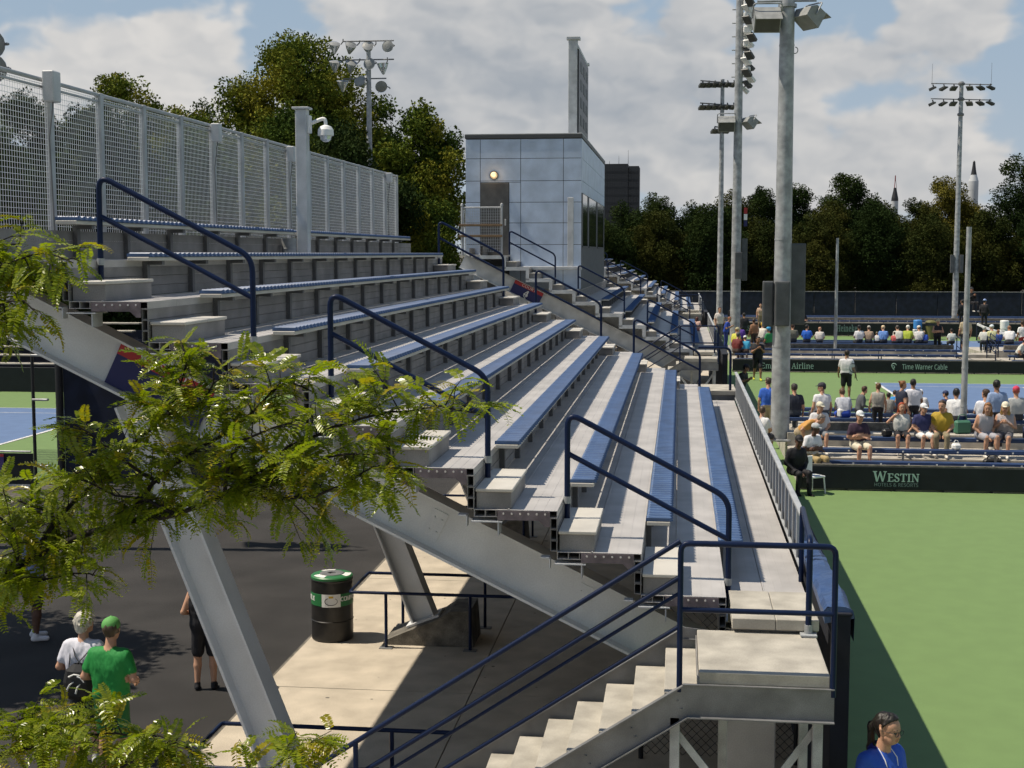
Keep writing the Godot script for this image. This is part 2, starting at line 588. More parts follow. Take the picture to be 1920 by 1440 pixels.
func plank_mesh(x0: float, x1: float, z0: float, z1: float, lip: bool) -> ArrayMesh:
	# a hollow extruded plank lying along z, its top at y 0, open at both ends
	var mb := MB.new()
	mb.box(Vector3(x0, -0.005, z1), Vector3(x1, 0.0, z0))
	mb.box(Vector3(x0, -0.062, z1), Vector3(x1, -0.058, z0))
	var ribs := 4
	for i in ribs:
		var x: float = lerpf(x0, x1 - 0.004, float(i) / (ribs - 1))
		mb.box(Vector3(x, -0.058, z1), Vector3(x + 0.004, -0.005, z0))
	if lip:
		mb.box(Vector3(x0, 0.0, z1), Vector3(x0 + 0.012, 0.007, z0))
	for i in 5:
		# shallow grip ribs
		var x: float = lerpf(x0 + 0.03, x1 - 0.03, i / 4.0)
		mb.box(Vector3(x, 0.0, z1), Vector3(x + 0.006, 0.0015, z0))
	return mb.mesh(mats["aluminium"])


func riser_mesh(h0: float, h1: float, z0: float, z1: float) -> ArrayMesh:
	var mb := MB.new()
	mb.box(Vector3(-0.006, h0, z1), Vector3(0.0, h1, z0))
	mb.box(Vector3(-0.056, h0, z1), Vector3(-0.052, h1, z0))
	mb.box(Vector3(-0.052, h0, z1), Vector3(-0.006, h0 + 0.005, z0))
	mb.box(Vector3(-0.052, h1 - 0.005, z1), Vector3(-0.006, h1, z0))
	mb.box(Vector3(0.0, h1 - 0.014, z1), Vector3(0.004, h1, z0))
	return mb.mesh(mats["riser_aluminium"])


func cover_mesh(len: float) -> ArrayMesh:
	# moulded seat cover: overlapping ribs across the bench, curled edges, right edge scalloped
	var mb := MB.new()
	var pitch := 0.128
	var nr := int(len / pitch)
	pitch = len / nr
	var xs := [-0.222, -0.216, -0.196, -0.13, -0.06, -0.010, 0.006]
	var ys := [0.004, 0.026, 0.029, 0.027, 0.027, 0.028, 0.004]
	for i in nr:
		var za := -i * pitch
		var zb := -(i + 1) * pitch
		for j in 6:
			var lift := 0.014
			var lb := lift * (1.0 if j + 1 > 1 and j + 1 < 6 else 0.0)
			var la := lift * (1.0 if j > 1 and j < 6 else 0.0)
			var a := Vector3(xs[j] + (0.022 if j >= 5 else 0.0), ys[j] + la, za - 0.012)
			var b := Vector3(xs[j + 1] + (0.022 if j >= 4 else 0.0), ys[j + 1] + lb, za - 0.012)
			var e := Vector3(xs[j + 1], ys[j + 1], zb)
			var f := Vector3(xs[j], ys[j], zb)
			mb.quad(a, b, e, f, Vector3(0.3 if j == 5 else (-0.3 if j == 0 else 0.0), 1, 0))
			# the lip at the front of the rib
			mb.quad(a, b, Vector3(xs[j + 1], ys[j + 1], za), Vector3(xs[j], ys[j], za), Vector3(0, 0.3, 1))
	mb.quad(Vector3(-0.222, 0, 0), Vector3(0.006, 0, 0), Vector3(0.006, 0.032, 0.0), Vector3(-0.222, 0.032, 0.0), Vector3(0, 0, 1))
	mb.box(Vector3(-0.218, 0.0, -len), Vector3(0.0, 0.004, 0.0))
	return mb.mesh(mats["seat_blue"])


func make_stand(z0: float, label: String, near_one: bool, booth_from := 1.0) -> Node3D:
	var root := thing("bleacher_stand", label, "bleacher stand", Vector3(0, 0, z0), "tall bleacher stands along the court")
	var L := 18.85
	var cuts := [[0.0, -0.68], [-0.684, -6.1], [-6.104, -12.0], [-12.004, -L]]
	if not near_one:
		cuts = [[0.0, -0.68], [-0.684, -L]]
	# treads
	var back: Array[ArrayMesh] = []
	var front: Array[ArrayMesh] = []
	for c: Array in cuts:
		back.append(plank_mesh(0.0, 0.28, c[0], c[1], false))
		front.append(plank_mesh(0.285, RUN, c[0], c[1], true))
	for k in range(2, 11):
		for i in cuts.size():
			put("tread_plank", back[i], root, Vector3(left_x(k), tread_y(k), 0))
			put("tread_plank", front[i], root, Vector3(left_x(k), tread_y(k), 0))
	for c: Array in [[-0.53, -9.5], [-9.504, -L]]:
		put("tread_plank", plank_mesh(0.0, 0.40, c[0], c[1], false), root, Vector3(0.41, tread_y(1), 0))
		put("tread_plank", plank_mesh(0.405, 0.79, c[0], c[1], true), root, Vector3(0.41, tread_y(1), 0))
	# risers of three planks each
	var rmesh: Array[ArrayMesh] = []
	for i in 3:
		rmesh.append(riser_mesh(0.004 + i * 0.094, 0.004 + i * 0.094 + 0.09, 0.0, -L))
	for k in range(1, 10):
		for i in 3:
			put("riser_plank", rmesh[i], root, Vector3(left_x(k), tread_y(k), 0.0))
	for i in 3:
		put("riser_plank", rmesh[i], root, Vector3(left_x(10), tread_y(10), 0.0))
	var deck := MB.new()
	deck.box(Vector3(-6.24, 5.20, -L), Vector3(left_x(10) - 0.058, 5.26, 0.0))
	obj("back_deck", deck, mats["aluminium"], root)
	var fas := MB.new()
	fas.box(Vector3(-6.30, 5.20, -L), Vector3(-6.285, 5.46, 0.0))
	obj("back_fascia", fas, mats["riser_aluminium"], root)
	# end plates with bolts on the near ends
	var plate := MB.new()
	plate.prism(PackedVector2Array([Vector2(0.20, -0.008), Vector2(0.64, -0.008), Vector2(0.64, -0.135), Vector2(0.60, -0.135), Vector2(0.545, -0.085), Vector2(0.20, -0.085)]), Vector3(0, 0, 0.002), Vector3.RIGHT, Vector3.UP, Vector3(0, 0, 0.008))
	var plate_m := plate.mesh(mats["mauve"])
	var bolts := MB.new()
	for i in 6:
		bolts.tube(PackedVector3Array([Vector3(0.25 + i * 0.07, -0.03, 0.01), Vector3(0.25 + i * 0.07, -0.03, 0.018)]), 0.010, 0.008, 6)
	var bolts_m := bolts.mesh(mats["bolt"])
	var cleat := MB.new()
	cleat.box(Vector3(-0.02, -0.105, -0.25), Vector3(0.24, -0.095, 0.02))
	cleat.box(Vector3(0.20, -0.22, -0.2), Vector3(0.21, -0.105, 0.01))
	cleat.box(Vector3(-0.14, -0.06, -0.1), Vector3(-0.06, -0.05, 0.0))
	cleat.box(Vector3(-0.068, -0.15, -0.1), Vector3(-0.06, -0.05, 0.0))
	var cleat_m := cleat.mesh(mats["white_steel"])
	var capm := MB.new()
	capm.box(Vector3(-0.10, -0.105, 0.004), Vector3(0.70, 0.004, 0.022))
	capm.box(Vector3(0.60, -0.40, 0.004), Vector3(0.705, -0.105, 0.022))
	var cap_m := capm.mesh(mats["white_steel"])
	for k in range(1, 11):
		if k > 1 and not near_one:
			put("end_frame", cap_m, root, Vector3(left_x(k), tread_y(k), 0))
		elif k > 1:
			var pl := put("end_plate", plate_m, root, Vector3(left_x(k), tread_y(k), 0))
			put("bolt_row", bolts_m, pl)
			put("cleat", cleat_m, root, Vector3(left_x(k), tread_y(k), 0))
	# benches
	var b0 := -1.25
	var b1 := -17.65
	var bracket := MB.new()
	bracket.box(Vector3(0.0, 0.0, -0.035), Vector3(0.05, 0.335, 0.035))
	bracket.box(Vector3(0.05, 0.300, -0.035), Vector3(0.20, 0.339, 0.035))
	var bracket_m := bracket.mesh(mats["dark_bracket"])
	for k in range(1, 11):
		var runs := [[b0, b1]]
		if k == 1:
			runs = [[-2.0, b1]]
		if k == 10 and near_one:
			runs = [[b0, -8.75], [-9.2, b1]]
		if booth_from < 0.0 and k >= 6:
			continue
		for r: Array in runs:
			var len: float = r[0] - r[1]
			var bn := Node3D.new()
			bn.name = numbered(root, "bench")
			root.add_child(bn)
			bn.position = Vector3(bench_x(k), tread_y(k) + 0.41, r[0])
			var board := MB.new()
			board.bbox(Vector3(-0.214, -0.071, -len), Vector3(-0.002, -0.035, 0.0), 0.004)
			obj("seat_board", board, mats["nosing"], bn)
			put("seat_cover", cover_mesh(len - 0.02), bn, Vector3(0, -0.034, -0.01))
			var nb := int(len / 1.2)
			for i in nb:
				var z: float = -(i + 0.35) * len / nb
				put("bracket", bracket_m, bn, Vector3(left_x(k) - bench_x(k), -0.41, z))
			if near_one:
				var riv := MB.new()
				for i in int(len / 0.384):
					riv.box(Vector3(-0.204, -0.001, -0.2 - i * 0.384), Vector3(-0.196, 0.007, -0.192 - i * 0.384))
				var o := obj("rivet_row", riv, mats["bolt"], bn)
				o.set_meta("kind", "stuff")
	# half steps in both aisles
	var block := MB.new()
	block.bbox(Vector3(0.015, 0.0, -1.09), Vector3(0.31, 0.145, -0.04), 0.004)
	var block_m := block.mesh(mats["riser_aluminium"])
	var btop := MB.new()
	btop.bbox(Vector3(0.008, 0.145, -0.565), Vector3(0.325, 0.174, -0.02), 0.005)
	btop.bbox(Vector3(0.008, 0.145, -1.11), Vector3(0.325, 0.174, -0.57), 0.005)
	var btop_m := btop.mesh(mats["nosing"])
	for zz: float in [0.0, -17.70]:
		for k in range(2, 10):
			var st := put("half_step", block_m, root, Vector3(left_x(k), tread_y(k), zz))
			put("step_top", btop_m, st)
	# raking I beams with leaning columns and footings
	for zb: float in [-0.62, -7.05, -13.45, -18.3]:
		rake(root, zb, "steel" if near_one else "white_steel")
	return root


func i_beam(mb: MB, a: Vector3, b: Vector3, depth_dir: Vector3, width_dir: Vector3, depth: float, width: float, tf := 0.022, tw := 0.016) -> void:
	var mid := (a + b) * 0.5
	var h := (b - a) * 0.5
	var dd := depth_dir.normalized()
	var ww := width_dir.normalized()
	mb.obox(mid, h, dd * (depth * 0.5 - tf), ww * tw * 0.5)
	for s: float in [-1.0, 1.0]:
		mb.obox(mid + dd * s * (depth * 0.5 - tf * 0.5), h, dd * tf * 0.5, ww * width * 0.5)


func rake(root: Node3D, zb: float, sm: String) -> void:
	var slope := -0.485
	var a := Vector3(-6.6, 2.70 - slope * 4.9 , zb)
	var b := Vector3(0.62, 2.70 + slope * 2.32, zb)
	var d := (b - a).normalized()
	var up := Vector3(-d.y, d.x, 0)
	var mb := MB.new()
	i_beam(mb, a, b, up, Vector3(0, 0, 1), 0.46, 0.30)
	var beam := obj("raking_beam", mb, mats[sm], root)
	# stiffener plates and bolt groups
	for t: float in [0.30, 0.62, 0.80]:
		var p := a.lerp(b, t)
		var pl := MB.new()
		pl.obox(p + Vector3(0, 0, 0.012), d * 0.07, up * 0.13, Vector3(0, 0, 0.006))
		for i in 4:
			pl.tube(PackedVector3Array([p + d * (-0.035 + 0.07 * (i % 2)) + up * (-0.06 + 0.12 * (i / 2)) + Vector3(0, 0, 0.018), p + d * (-0.035 + 0.07 * (i % 2)) + up * (-0.06 + 0.12 * (i / 2)) + Vector3(0, 0, 0.03)]), 0.011, 0.009, 6)
		obj("splice_plate", pl, mats[sm], beam)
	var foot := Vector3(-3.42, 0.30, zb)
	var top := Vector3(-4.86, 3.98, zb)
	var cd := (top - foot).normalized()
	var side := Vector3(cd.y, -cd.x, 0)
	var col := MB.new()
	i_beam(col, foot, top, side, Vector3(0, 0, 1), 0.33, 0.30, 0.024, 0.016)
	col.obox(foot + cd * 0.012, side * 0.24, Vector3(0, 0, 0.2), cd * 0.014)
	obj("leaning_column", col, mats[sm], root)
	var ft := MB.new()
	ft.prism(PackedVector2Array([Vector2(-3.93, 0.0), Vector2(-3.93, 0.07), Vector2(-3.66, 0.19), Vector2(-3.18, 0.39), Vector2(-3.02, 0.50), Vector2(-2.74, 0.52), Vector2(-2.70, 0.0)]), Vector3(0, 0, zb - 0.36), Vector3.RIGHT, Vector3.UP, Vector3(0, 0, 0.72))
	obj("footing", ft, mats["old_concrete"], root)


func aisle_rail(z: float, x_up: float, y_up: float, x_dn: float, y_dn: float, label: String) -> Node3D:
	# a post on an upper riser, two sloping rails, a post on a lower riser
	var t := thing("handrail", label, "handrail", Vector3(x_dn, y_dn, z), "blue pipe handrails in the stand aisles")
	var up := Vector3(x_up - x_dn, y_up - y_dn, 0)
	var mb := MB.new()
	var r := 0.026
	mb.tube(bend(PackedVector3Array([up + Vector3(0, -0.26, 0), up + Vector3(0, 0.76, 0), Vector3(0, 0.72, 0), Vector3(0, -0.26, 0)]), 0.13, 6), r, r, 10)
	obj("rail_frame", mb, mats["blue_paint"], t)
	var mm := MB.new()
	mm.tube(PackedVector3Array([up + Vector3(0, 0.40, 0), Vector3(0, 0.36, 0)]), r * 0.9, r * 0.9, 8)
	obj("middle_rail", mm, mats["blue_paint"], t)
	for p: Vector3 in [up, Vector3.ZERO]:
		var sl := MB.new()
		sl.tube(PackedVector3Array([p + Vector3(0, -0.04, 0), p + Vector3(0, 0.02, 0)]), 0.034, 0.034, 10)
		obj("sleeve", sl, mats["galvanised"], t)
	return t


func make_stands() -> void:
	make_stand(-11.35, "nearest tall grey bleacher stand with empty blue bench rows", true)
	make_stand(-41.5, "second tall bleacher stand, carrying the blue-grey booth", false, -1.0)
	make_stand(-71.7, "farthest tall bleacher stand, beyond the booth", false)
	var where := [["near aisle of the nearest stand", -11.95], ["far aisle of the nearest stand", -29.6], ["second stand's aisle below the booth", -42.1], ["far aisle of the second stand", -59.8], ["near aisle of the farthest stand", -72.3]]
	var which := [["top", 10, 8], ["middle", 7, 5], ["lowest", 4, 2]]
	for w: Array in where:
		for q: Array in which:
			aisle_rail(w[1], left_x(q[1] - 1) + 0.035, tread_y(q[1]), left_x(q[2] - 1) + 0.035, tread_y(q[2]), "blue pipe handrail, %s one in the %s" % [q[0], w[0]])
	# banners on the beams
	court_sign(-11.95, "navy and red court banner on the near grey beam, behind leaves", "")
	court_sign(-42.1, "navy and red court banner with a numeral on the second beam", "4")
	make_mesh_fence()
	make_entrance_stair(-11.35, "nearest metal stair with landing in front of the stand", true)
	make_entrance_stair(-41.5, "far metal stair and landing at the second stand", false)
	make_entrance_stair(-71.7, "farthest metal stair and landing at the third stand", false)


func court_sign(z: float, label: String, numeral: String) -> void:
	var slope := -0.485
	var ang := atan(slope)
	var t := thing("court_sign", label, "sign", Vector3(-4.62, 2.70 + slope * -2.92, z + 0.02))
	t.rotation.z = ang
	var bg := MB.new()
	bg.box(Vector3(-0.48, -0.20, 0.0), Vector3(0.48, 0.20, 0.012))
	obj("panel", bg, mats["sign_navy"], t)
	var band := MB.new()
	band.box(Vector3(-0.48, 0.09, 0.012), Vector3(0.48, 0.20, 0.016))
	obj("red_band", band, mats["red_paint"], t)
	var o := put("lettering", text_mesh("COURT", 0.078, mats["letter_white"]), t, Vector3(0.0, 0.145, 0.02))
	o.scale = Vector3(1.35, 1, 1)
	if numeral:
		put("numeral", text_mesh(numeral, 0.20, mats["letter_white"], "Droid Sans", true), t, Vector3(0.0, -0.05, 0.02))


func make_mesh_fence() -> void:
	var t := thing("mesh_fence", "tall pale steel mesh fence along the top of the stand", "fence", Vector3(-6.25, 5.35, 0))
	var step := 1.22
	var z := -10.9
	var H := 1.67
	var post := MB.new()
	post.bbox(Vector3(-0.03, -0.08, -0.045), Vector3(0.035, H, 0.045), 0.006)
	var post_m := post.mesh(mats["grey_steel"])
	var wires := MB.new()
	var n := 30
	for i in n:
		var y := 0.06 + (H - 0.12) * i / (n - 1)
		wires.box(Vector3(-0.002, y - 0.0024, -step + 0.04), Vector3(0.002, y + 0.0024, -0.04))
	for i in 23:
		var zz := -0.05 - i * (step - 0.1) / 22.0
		wires.box(Vector3(0.002, 0.05, zz - 0.0016), Vector3(0.0055, H - 0.05, zz + 0.0016))
	var wires_m := wires.mesh(mats["mesh_white"])
	var rail_ms: Array[ArrayMesh] = []
	for i in 3:
		var rail := MB.new()
		if i == 0:
			rail.tube(PackedVector3Array([Vector3(0, H - 0.02, 0), Vector3(0, H - 0.02, -step)]), 0.022, 0.022, 8)
		elif i == 1:
			rail.box(Vector3(-0.012, H - 0.10, -step), Vector3(0.012, H - 0.08, 0))
		else:
			rail.box(Vector3(-0.015, 0.03, -step), Vector3(0.015, 0.055, 0))
		rail_ms.append(rail.mesh(mats["grey_steel"]))
	var k := 0
	while z > -31.0:
		put("fence_post", post_m, t, Vector3(0, 0, z))
		if z - step > -31.6:
			put("mesh_panel", wires_m, t, Vector3(0, 0, z))
			for i in 3:
				put(["top_rail", "upper_bar", "bottom_bar"][i], rail_ms[i], t, Vector3(0, 0, z))
		z -= step
		k += 1
	# small junction boxes on the posts
	var words := ["large pale box on the fence post near the left edge", "small pale box on the fence above the middle benches", "pale box on the fence left of the camera post", "small pale box near the far end of the fence"]
	var at := [[-13.2, 0.17, 0.30, 1.58], [-18.1, 0.12, 0.24, 1.55], [-21.7, 0.13, 0.24, 1.52], [-29.2, 0.14, 0.20, 1.55]]
	for i in 4:
		var q: Array = at[i]
		var b := thing("junction_box", words[i], "electrical box", Vector3(-6.17, 5.35 + q[3], q[0]), "boxes on the mesh fence")
		var mb := MB.new()
		mb.bbox(Vector3(-0.04, -q[2] / 2, -q[1] / 2), Vector3(0.08, q[2] / 2, q[1] / 2), 0.01)
		obj("box_body", mb, mats["white_steel"], b)
		var c := MB.new()
		c.tube(PackedVector3Array([Vector3(0.03, -q[2] / 2, 0), Vector3(0.03, -q[2] / 2 - 0.12, 0.03), Vector3(0.0, -q[2] / 2 - 0.35, 0.04), Vector3(0.01, -1.5, 0.0)]), 0.008, 0.008, 6)
		obj("cable", c, mats["dark_galvanised"], b)
	# square post carrying a camera
	var p := thing("camera_post", "square white steel post rising through the top benches", "post", Vector3(-5.58, 5.24, -20.3))
	var pm := MB.new()
	pm.bbox(Vector3(-0.085, 0, -0.085), Vector3(0.085, 2.18, 0.085), 0.008)
	obj("post_tube", pm, mats["white_steel"], p)
	var cap := MB.new()
	cap.bbox(Vector3(-0.125, 2.18, -0.125), Vector3(0.125, 2.21, 0.125), 0.005)
	obj("cap_plate", cap, mats["white_steel"], p)
	var drum := thing("bucket", "short grey drum standing behind the camera post", "drum", Vector3(-5.75, 5.24, -20.1))
	var dm := MB.new()
	dm.lathe(PackedVector2Array([Vector2(0, 0), Vector2(0.11, 0.0), Vector2(0.11, 0.12), Vector2(0.115, 0.13), Vector2(0.11, 0.14), Vector2(0.11, 0.28), Vector2(0.0, 0.285)]), Vector3.ZERO, 16)
	obj("drum_body", dm, mats["galvanised"], drum)
	var cam := thing("dome_camera", "white dome security camera hanging from the square post", "security camera", Vector3(-5.495, 7.2, -20.3))
	var arm := MB.new()
	arm.tube(bend(PackedVector3Array([Vector3(0, 0.0, 0), Vector3(0.27, 0.10, 0), Vector3(0.27, -0.02, 0)]), 0.08, 5), 0.028, 0.028, 8)
	arm.bbox(Vector3(0.0, -0.13, -0.05), Vector3(0.05, 0.13, 0.05), 0.008)
	obj("bracket_arm", arm, mats["soft_white"], cam)
	var hood := MB.new()
	hood.lathe(PackedVector2Array([Vector2(0.095, -0.17), Vector2(0.118, -0.165), Vector2(0.115, -0.08), Vector2(0.085, -0.035), Vector2(0.03, -0.01), Vector2(0.0, -0.005)]), Vector3(0.27, 0, 0), 20)
	obj("hood", hood, mats["soft_white"], cam)
	var dome := MB.new()
	dome.lathe(PackedVector2Array([Vector2(0.0, -0.262), Vector2(0.04, -0.255), Vector2(0.075, -0.225), Vector2(0.09, -0.17)]), Vector3(0.27, 0, 0), 18)
	obj("dome_glass", dome, mats["lamp_glass"], cam)


func make_entrance_stair(z0: float, label: String, near_one: bool) -> void:
	# landing and a flight going down to the left, just in front of the near end of a stand
	var t := thing("stair_flight", label, "staircase", Vector3(0, 0, z0), "entrance stairs of the stands")
	var za := 1.48
	var zb := 0.34
	var ly := 2.29
	var slab := MB.new()
	slab.bbox(Vector3(0.17, ly - 0.09, zb), Vector3(1.10, ly, za), 0.006)
	obj("landing_slab", slab, mats["stair_concrete"], t)
	for x: Array in [[0.445, 0.785], [0.789, 1.125]]:
		var up := MB.new()
		up.bbox(Vector3(x[0], 2.32, -0.52), Vector3(x[1], 2.41, 0.40), 0.006)
		obj("upper_slab", up, mats["stair_concrete"], t)
	var rs := MB.new()
	rs.box(Vector3(0.445, ly + 0.002, 0.30), Vector3(1.12, 2.32, 0.335))
	rs.box(Vector3(0.445, 2.14, -0.515), Vector3(1.12, 2.32, -0.49))
	obj("riser", rs, mats["riser_aluminium"], t)
	var rise := 0.157
	var run := 0.237
	for i in 14:
		var y := ly - rise * (i + 1)
		var x1 := 0.17 - run * i
		var tr := MB.new()
		tr.bbox(Vector3(x1 - run - 0.012, y - 0.045, zb), Vector3(x1 - 0.002, y, za), 0.005)
		obj("tread", tr, mats["stair_concrete"], t)
		var rr := MB.new()
		rr.box(Vector3(x1 - 0.012, y, zb), Vector3(x1 - 0.004, y + rise - 0.045, za))
		obj("stair_riser", rr, mats["riser_aluminium"], t)
	# channel stringers and fascia beams; the far one stands up past the treads
	for z: float in [za + 0.005, zb - 0.05]:
		var far_side := z < za
		var st := MB.new()
		var n0 := 13.4
		var b := Vector3(0.05 - run * n0, ly - 0.24 - rise * n0, z)
		var d := Vector3(-run, -rise, 0).normalized()
		var n := Vector3(d.y, -d.x, 0)
		var h := 0.135
		var lift := 0.10 if far_side else 0.0
		var top := ly - 0.095
		st.prism(PackedVector2Array([Vector2(1.13, top), Vector2(0.055, top + lift), Vector2(b.x, b.y + h * 1.25 + lift), Vector2(b.x, b.y - h * 0.6), Vector2(0.09, ly - 0.325), Vector2(1.13, ly - 0.325)]), Vector3(0, 0, z), Vector3.RIGHT, Vector3.UP, Vector3(0, 0, 0.011))
		var f := 0.055
		st.box(Vector3(0.09, ly - 0.334, z), Vector3(1.13, ly - 0.325, z + f))
		st.box(Vector3(0.055, top, z), Vector3(1.13, top + 0.007, z + f * 0.5))
		var q0 := Vector3(0.09, ly - 0.33, z + f / 2)
		var q1 := Vector3(b.x, b.y - h * 0.6, z + f / 2)
		st.obox((q0 + q1) / 2, (q1 - q0) / 2, n * 0.0045, Vector3(0, 0, f / 2))
		q0 = Vector3(0.055, top + lift, z + f / 2)
		q1 = Vector3(b.x, b.y + h * 1.25 + lift, z + f / 2)
		st.obox((q0 + q1) / 2, (q1 - q0) / 2, n * 0.0045, Vector3(0, 0, f / 2))
		obj("stringer", st, mats["dark_galvanised"], t)
		if not far_side:
			var bt := MB.new()
			for i in 9:
				var p := Vector3(0.02 - run * (i * 1.4), ly - 0.215 - rise * (i * 1.4), z + 0.011)
				for k in 2:
					var q := p + Vector3(0.03 * k, -0.06 * k, 0)
					bt.tube(PackedVector3Array([q, q + Vector3(0, 0, 0.010)]), 0.009, 0.007, 6)
			var o := obj("bolt_row", bt, mats["dark_galvanised"], t)
			o.set_meta("kind", "stuff")
	# legs with diagonal bracing
	for p: Vector2 in [Vector2(0.0, za - 0.02), Vector2(1.02, za - 0.02), Vector2(0.0, zb + 0.02), Vector2(1.02, zb + 0.02), Vector2(0.38, zb + 0.1)]:
		var lg := MB.new()
		lg.bbox(Vector3(p.x - 0.036, 0.02, p.y - 0.036), Vector3(p.x + 0.036, ly - 0.34, p.y + 0.036), 0.004)
		obj("leg", lg, mats["galvanised"], t)
	for s: Array in [[0.02, 1.80, 0.50, 1.20], [1.01, 1.88, 0.54, 1.20], [0.54, 1.17, 0.10, 0.60], [0.54, 1.17, 0.98, 0.60]]:
		var br := MB.new()
		var a := Vector3(s[0], s[1], za - 0.065)
		var b := Vector3(s[2], s[3], za - 0.065)
		var d := (b - a).normalized()
		br.obox((a + b) / 2, (b - a) / 2, Vector3(-d.y, d.x, 0) * 0.027, Vector3(0, 0, 0.006))
		obj("brace", br, mats["galvanised"], t)
	# railing round the landing and down the flight
	var rl := thing("stair_railing", ("nearest" if near_one else ("far" if z0 > -60 else "farthest")) + " blue pipe railing round the stair landing and down the flight", "railing", Vector3(0, 0, z0))
	var zr := za + 0.0
	var fr := MB.new()
	fr.tube(bend(PackedVector3Array([Vector3(0.03, ly - 0.15, zr), Vector3(0.03, ly + 0.94, zr), Vector3(1.12, ly + 0.94, zr), Vector3(1.12, ly - 0.15, zr)]), 0.065, 4), 0.022, 0.022, 10)
	obj("front_frame", fr, mats["blue_paint"], rl)
	var mr := MB.new()
	mr.tube(PackedVector3Array([Vector3(0.03, ly + 0.455, zr), Vector3(1.12, ly + 0.455, zr)]), 0.020, 0.020, 8)
	obj("middle_rail", mr, mats["blue_paint"], rl)
	for q: Array in [[0.955, 0.020], [0.69, 0.020], [0.575, 0.014], [0.33, 0.016]]:
		var sm := MB.new()
		var y: float = ly + q[0]
		sm.tube(PackedVector3Array([Vector3(0.025, y, zr - 0.005), Vector3(0.025 - run * 13.2, y - rise * 13.2, zr - 0.005)]), q[1], q[1], 8)
		obj("sloping_rail", sm, mats["blue_paint"], rl)
	for i: int in [10, 13]:
		var ps := MB.new()
		ps.tube(PackedVector3Array([Vector3(-run * i, ly - 0.23 - rise * i, zr), Vector3(-run * i, ly + 0.95 - rise * i, zr)]), 0.020, 0.020, 8)
		obj("rail_post", ps, mats["blue_paint"], rl)
	var sd := MB.new()
	sd.tube(bend(PackedVector3Array([Vector3(1.04, ly + 0.01, 0.42), Vector3(1.04, ly + 0.78, 0.42), Vector3(1.20, 2.86, -2.1), Vector3(1.20, 2.13, -2.1)]), 0.12, 5), 0.025, 0.025, 10)
	obj("side_frame", sd, mats["blue_paint"], rl)
	var fl := MB.new()
	fl.bbox(Vector3(0.975, ly + 0.002, 0.36), Vector3(1.105, ly + 0.022, 0.49), 0.004)
	fl.tube(PackedVector3Array([Vector3(1.04, ly + 0.02, 0.42), Vector3(1.04, ly + 0.09, 0.42)]), 0.034, 0.031, 10)
	obj("base_flange", fl, mats["galvanised"], rl)
	if near_one:
		var dr := thing("cabinet", "plain pale panel standing under the stair landing", "cabinet", Vector3(0.66, 0, -12.0))
		var db := MB.new()
		db.bbox(Vector3(-0.22, 0.02, -0.05), Vector3(0.22, 1.80, 0.0), 0.01)
		obj("door_leaf", db, mats["aluminium"], dr)
		for y: float in [1.55, 1.20]:
			var hg := MB.new()
			hg.bbox(Vector3(-0.28, y - 0.04, -0.02), Vector3(-0.20, y + 0.04, 0.02), 0.006)
			obj("hinge", hg, mats["galvanised"], dr)


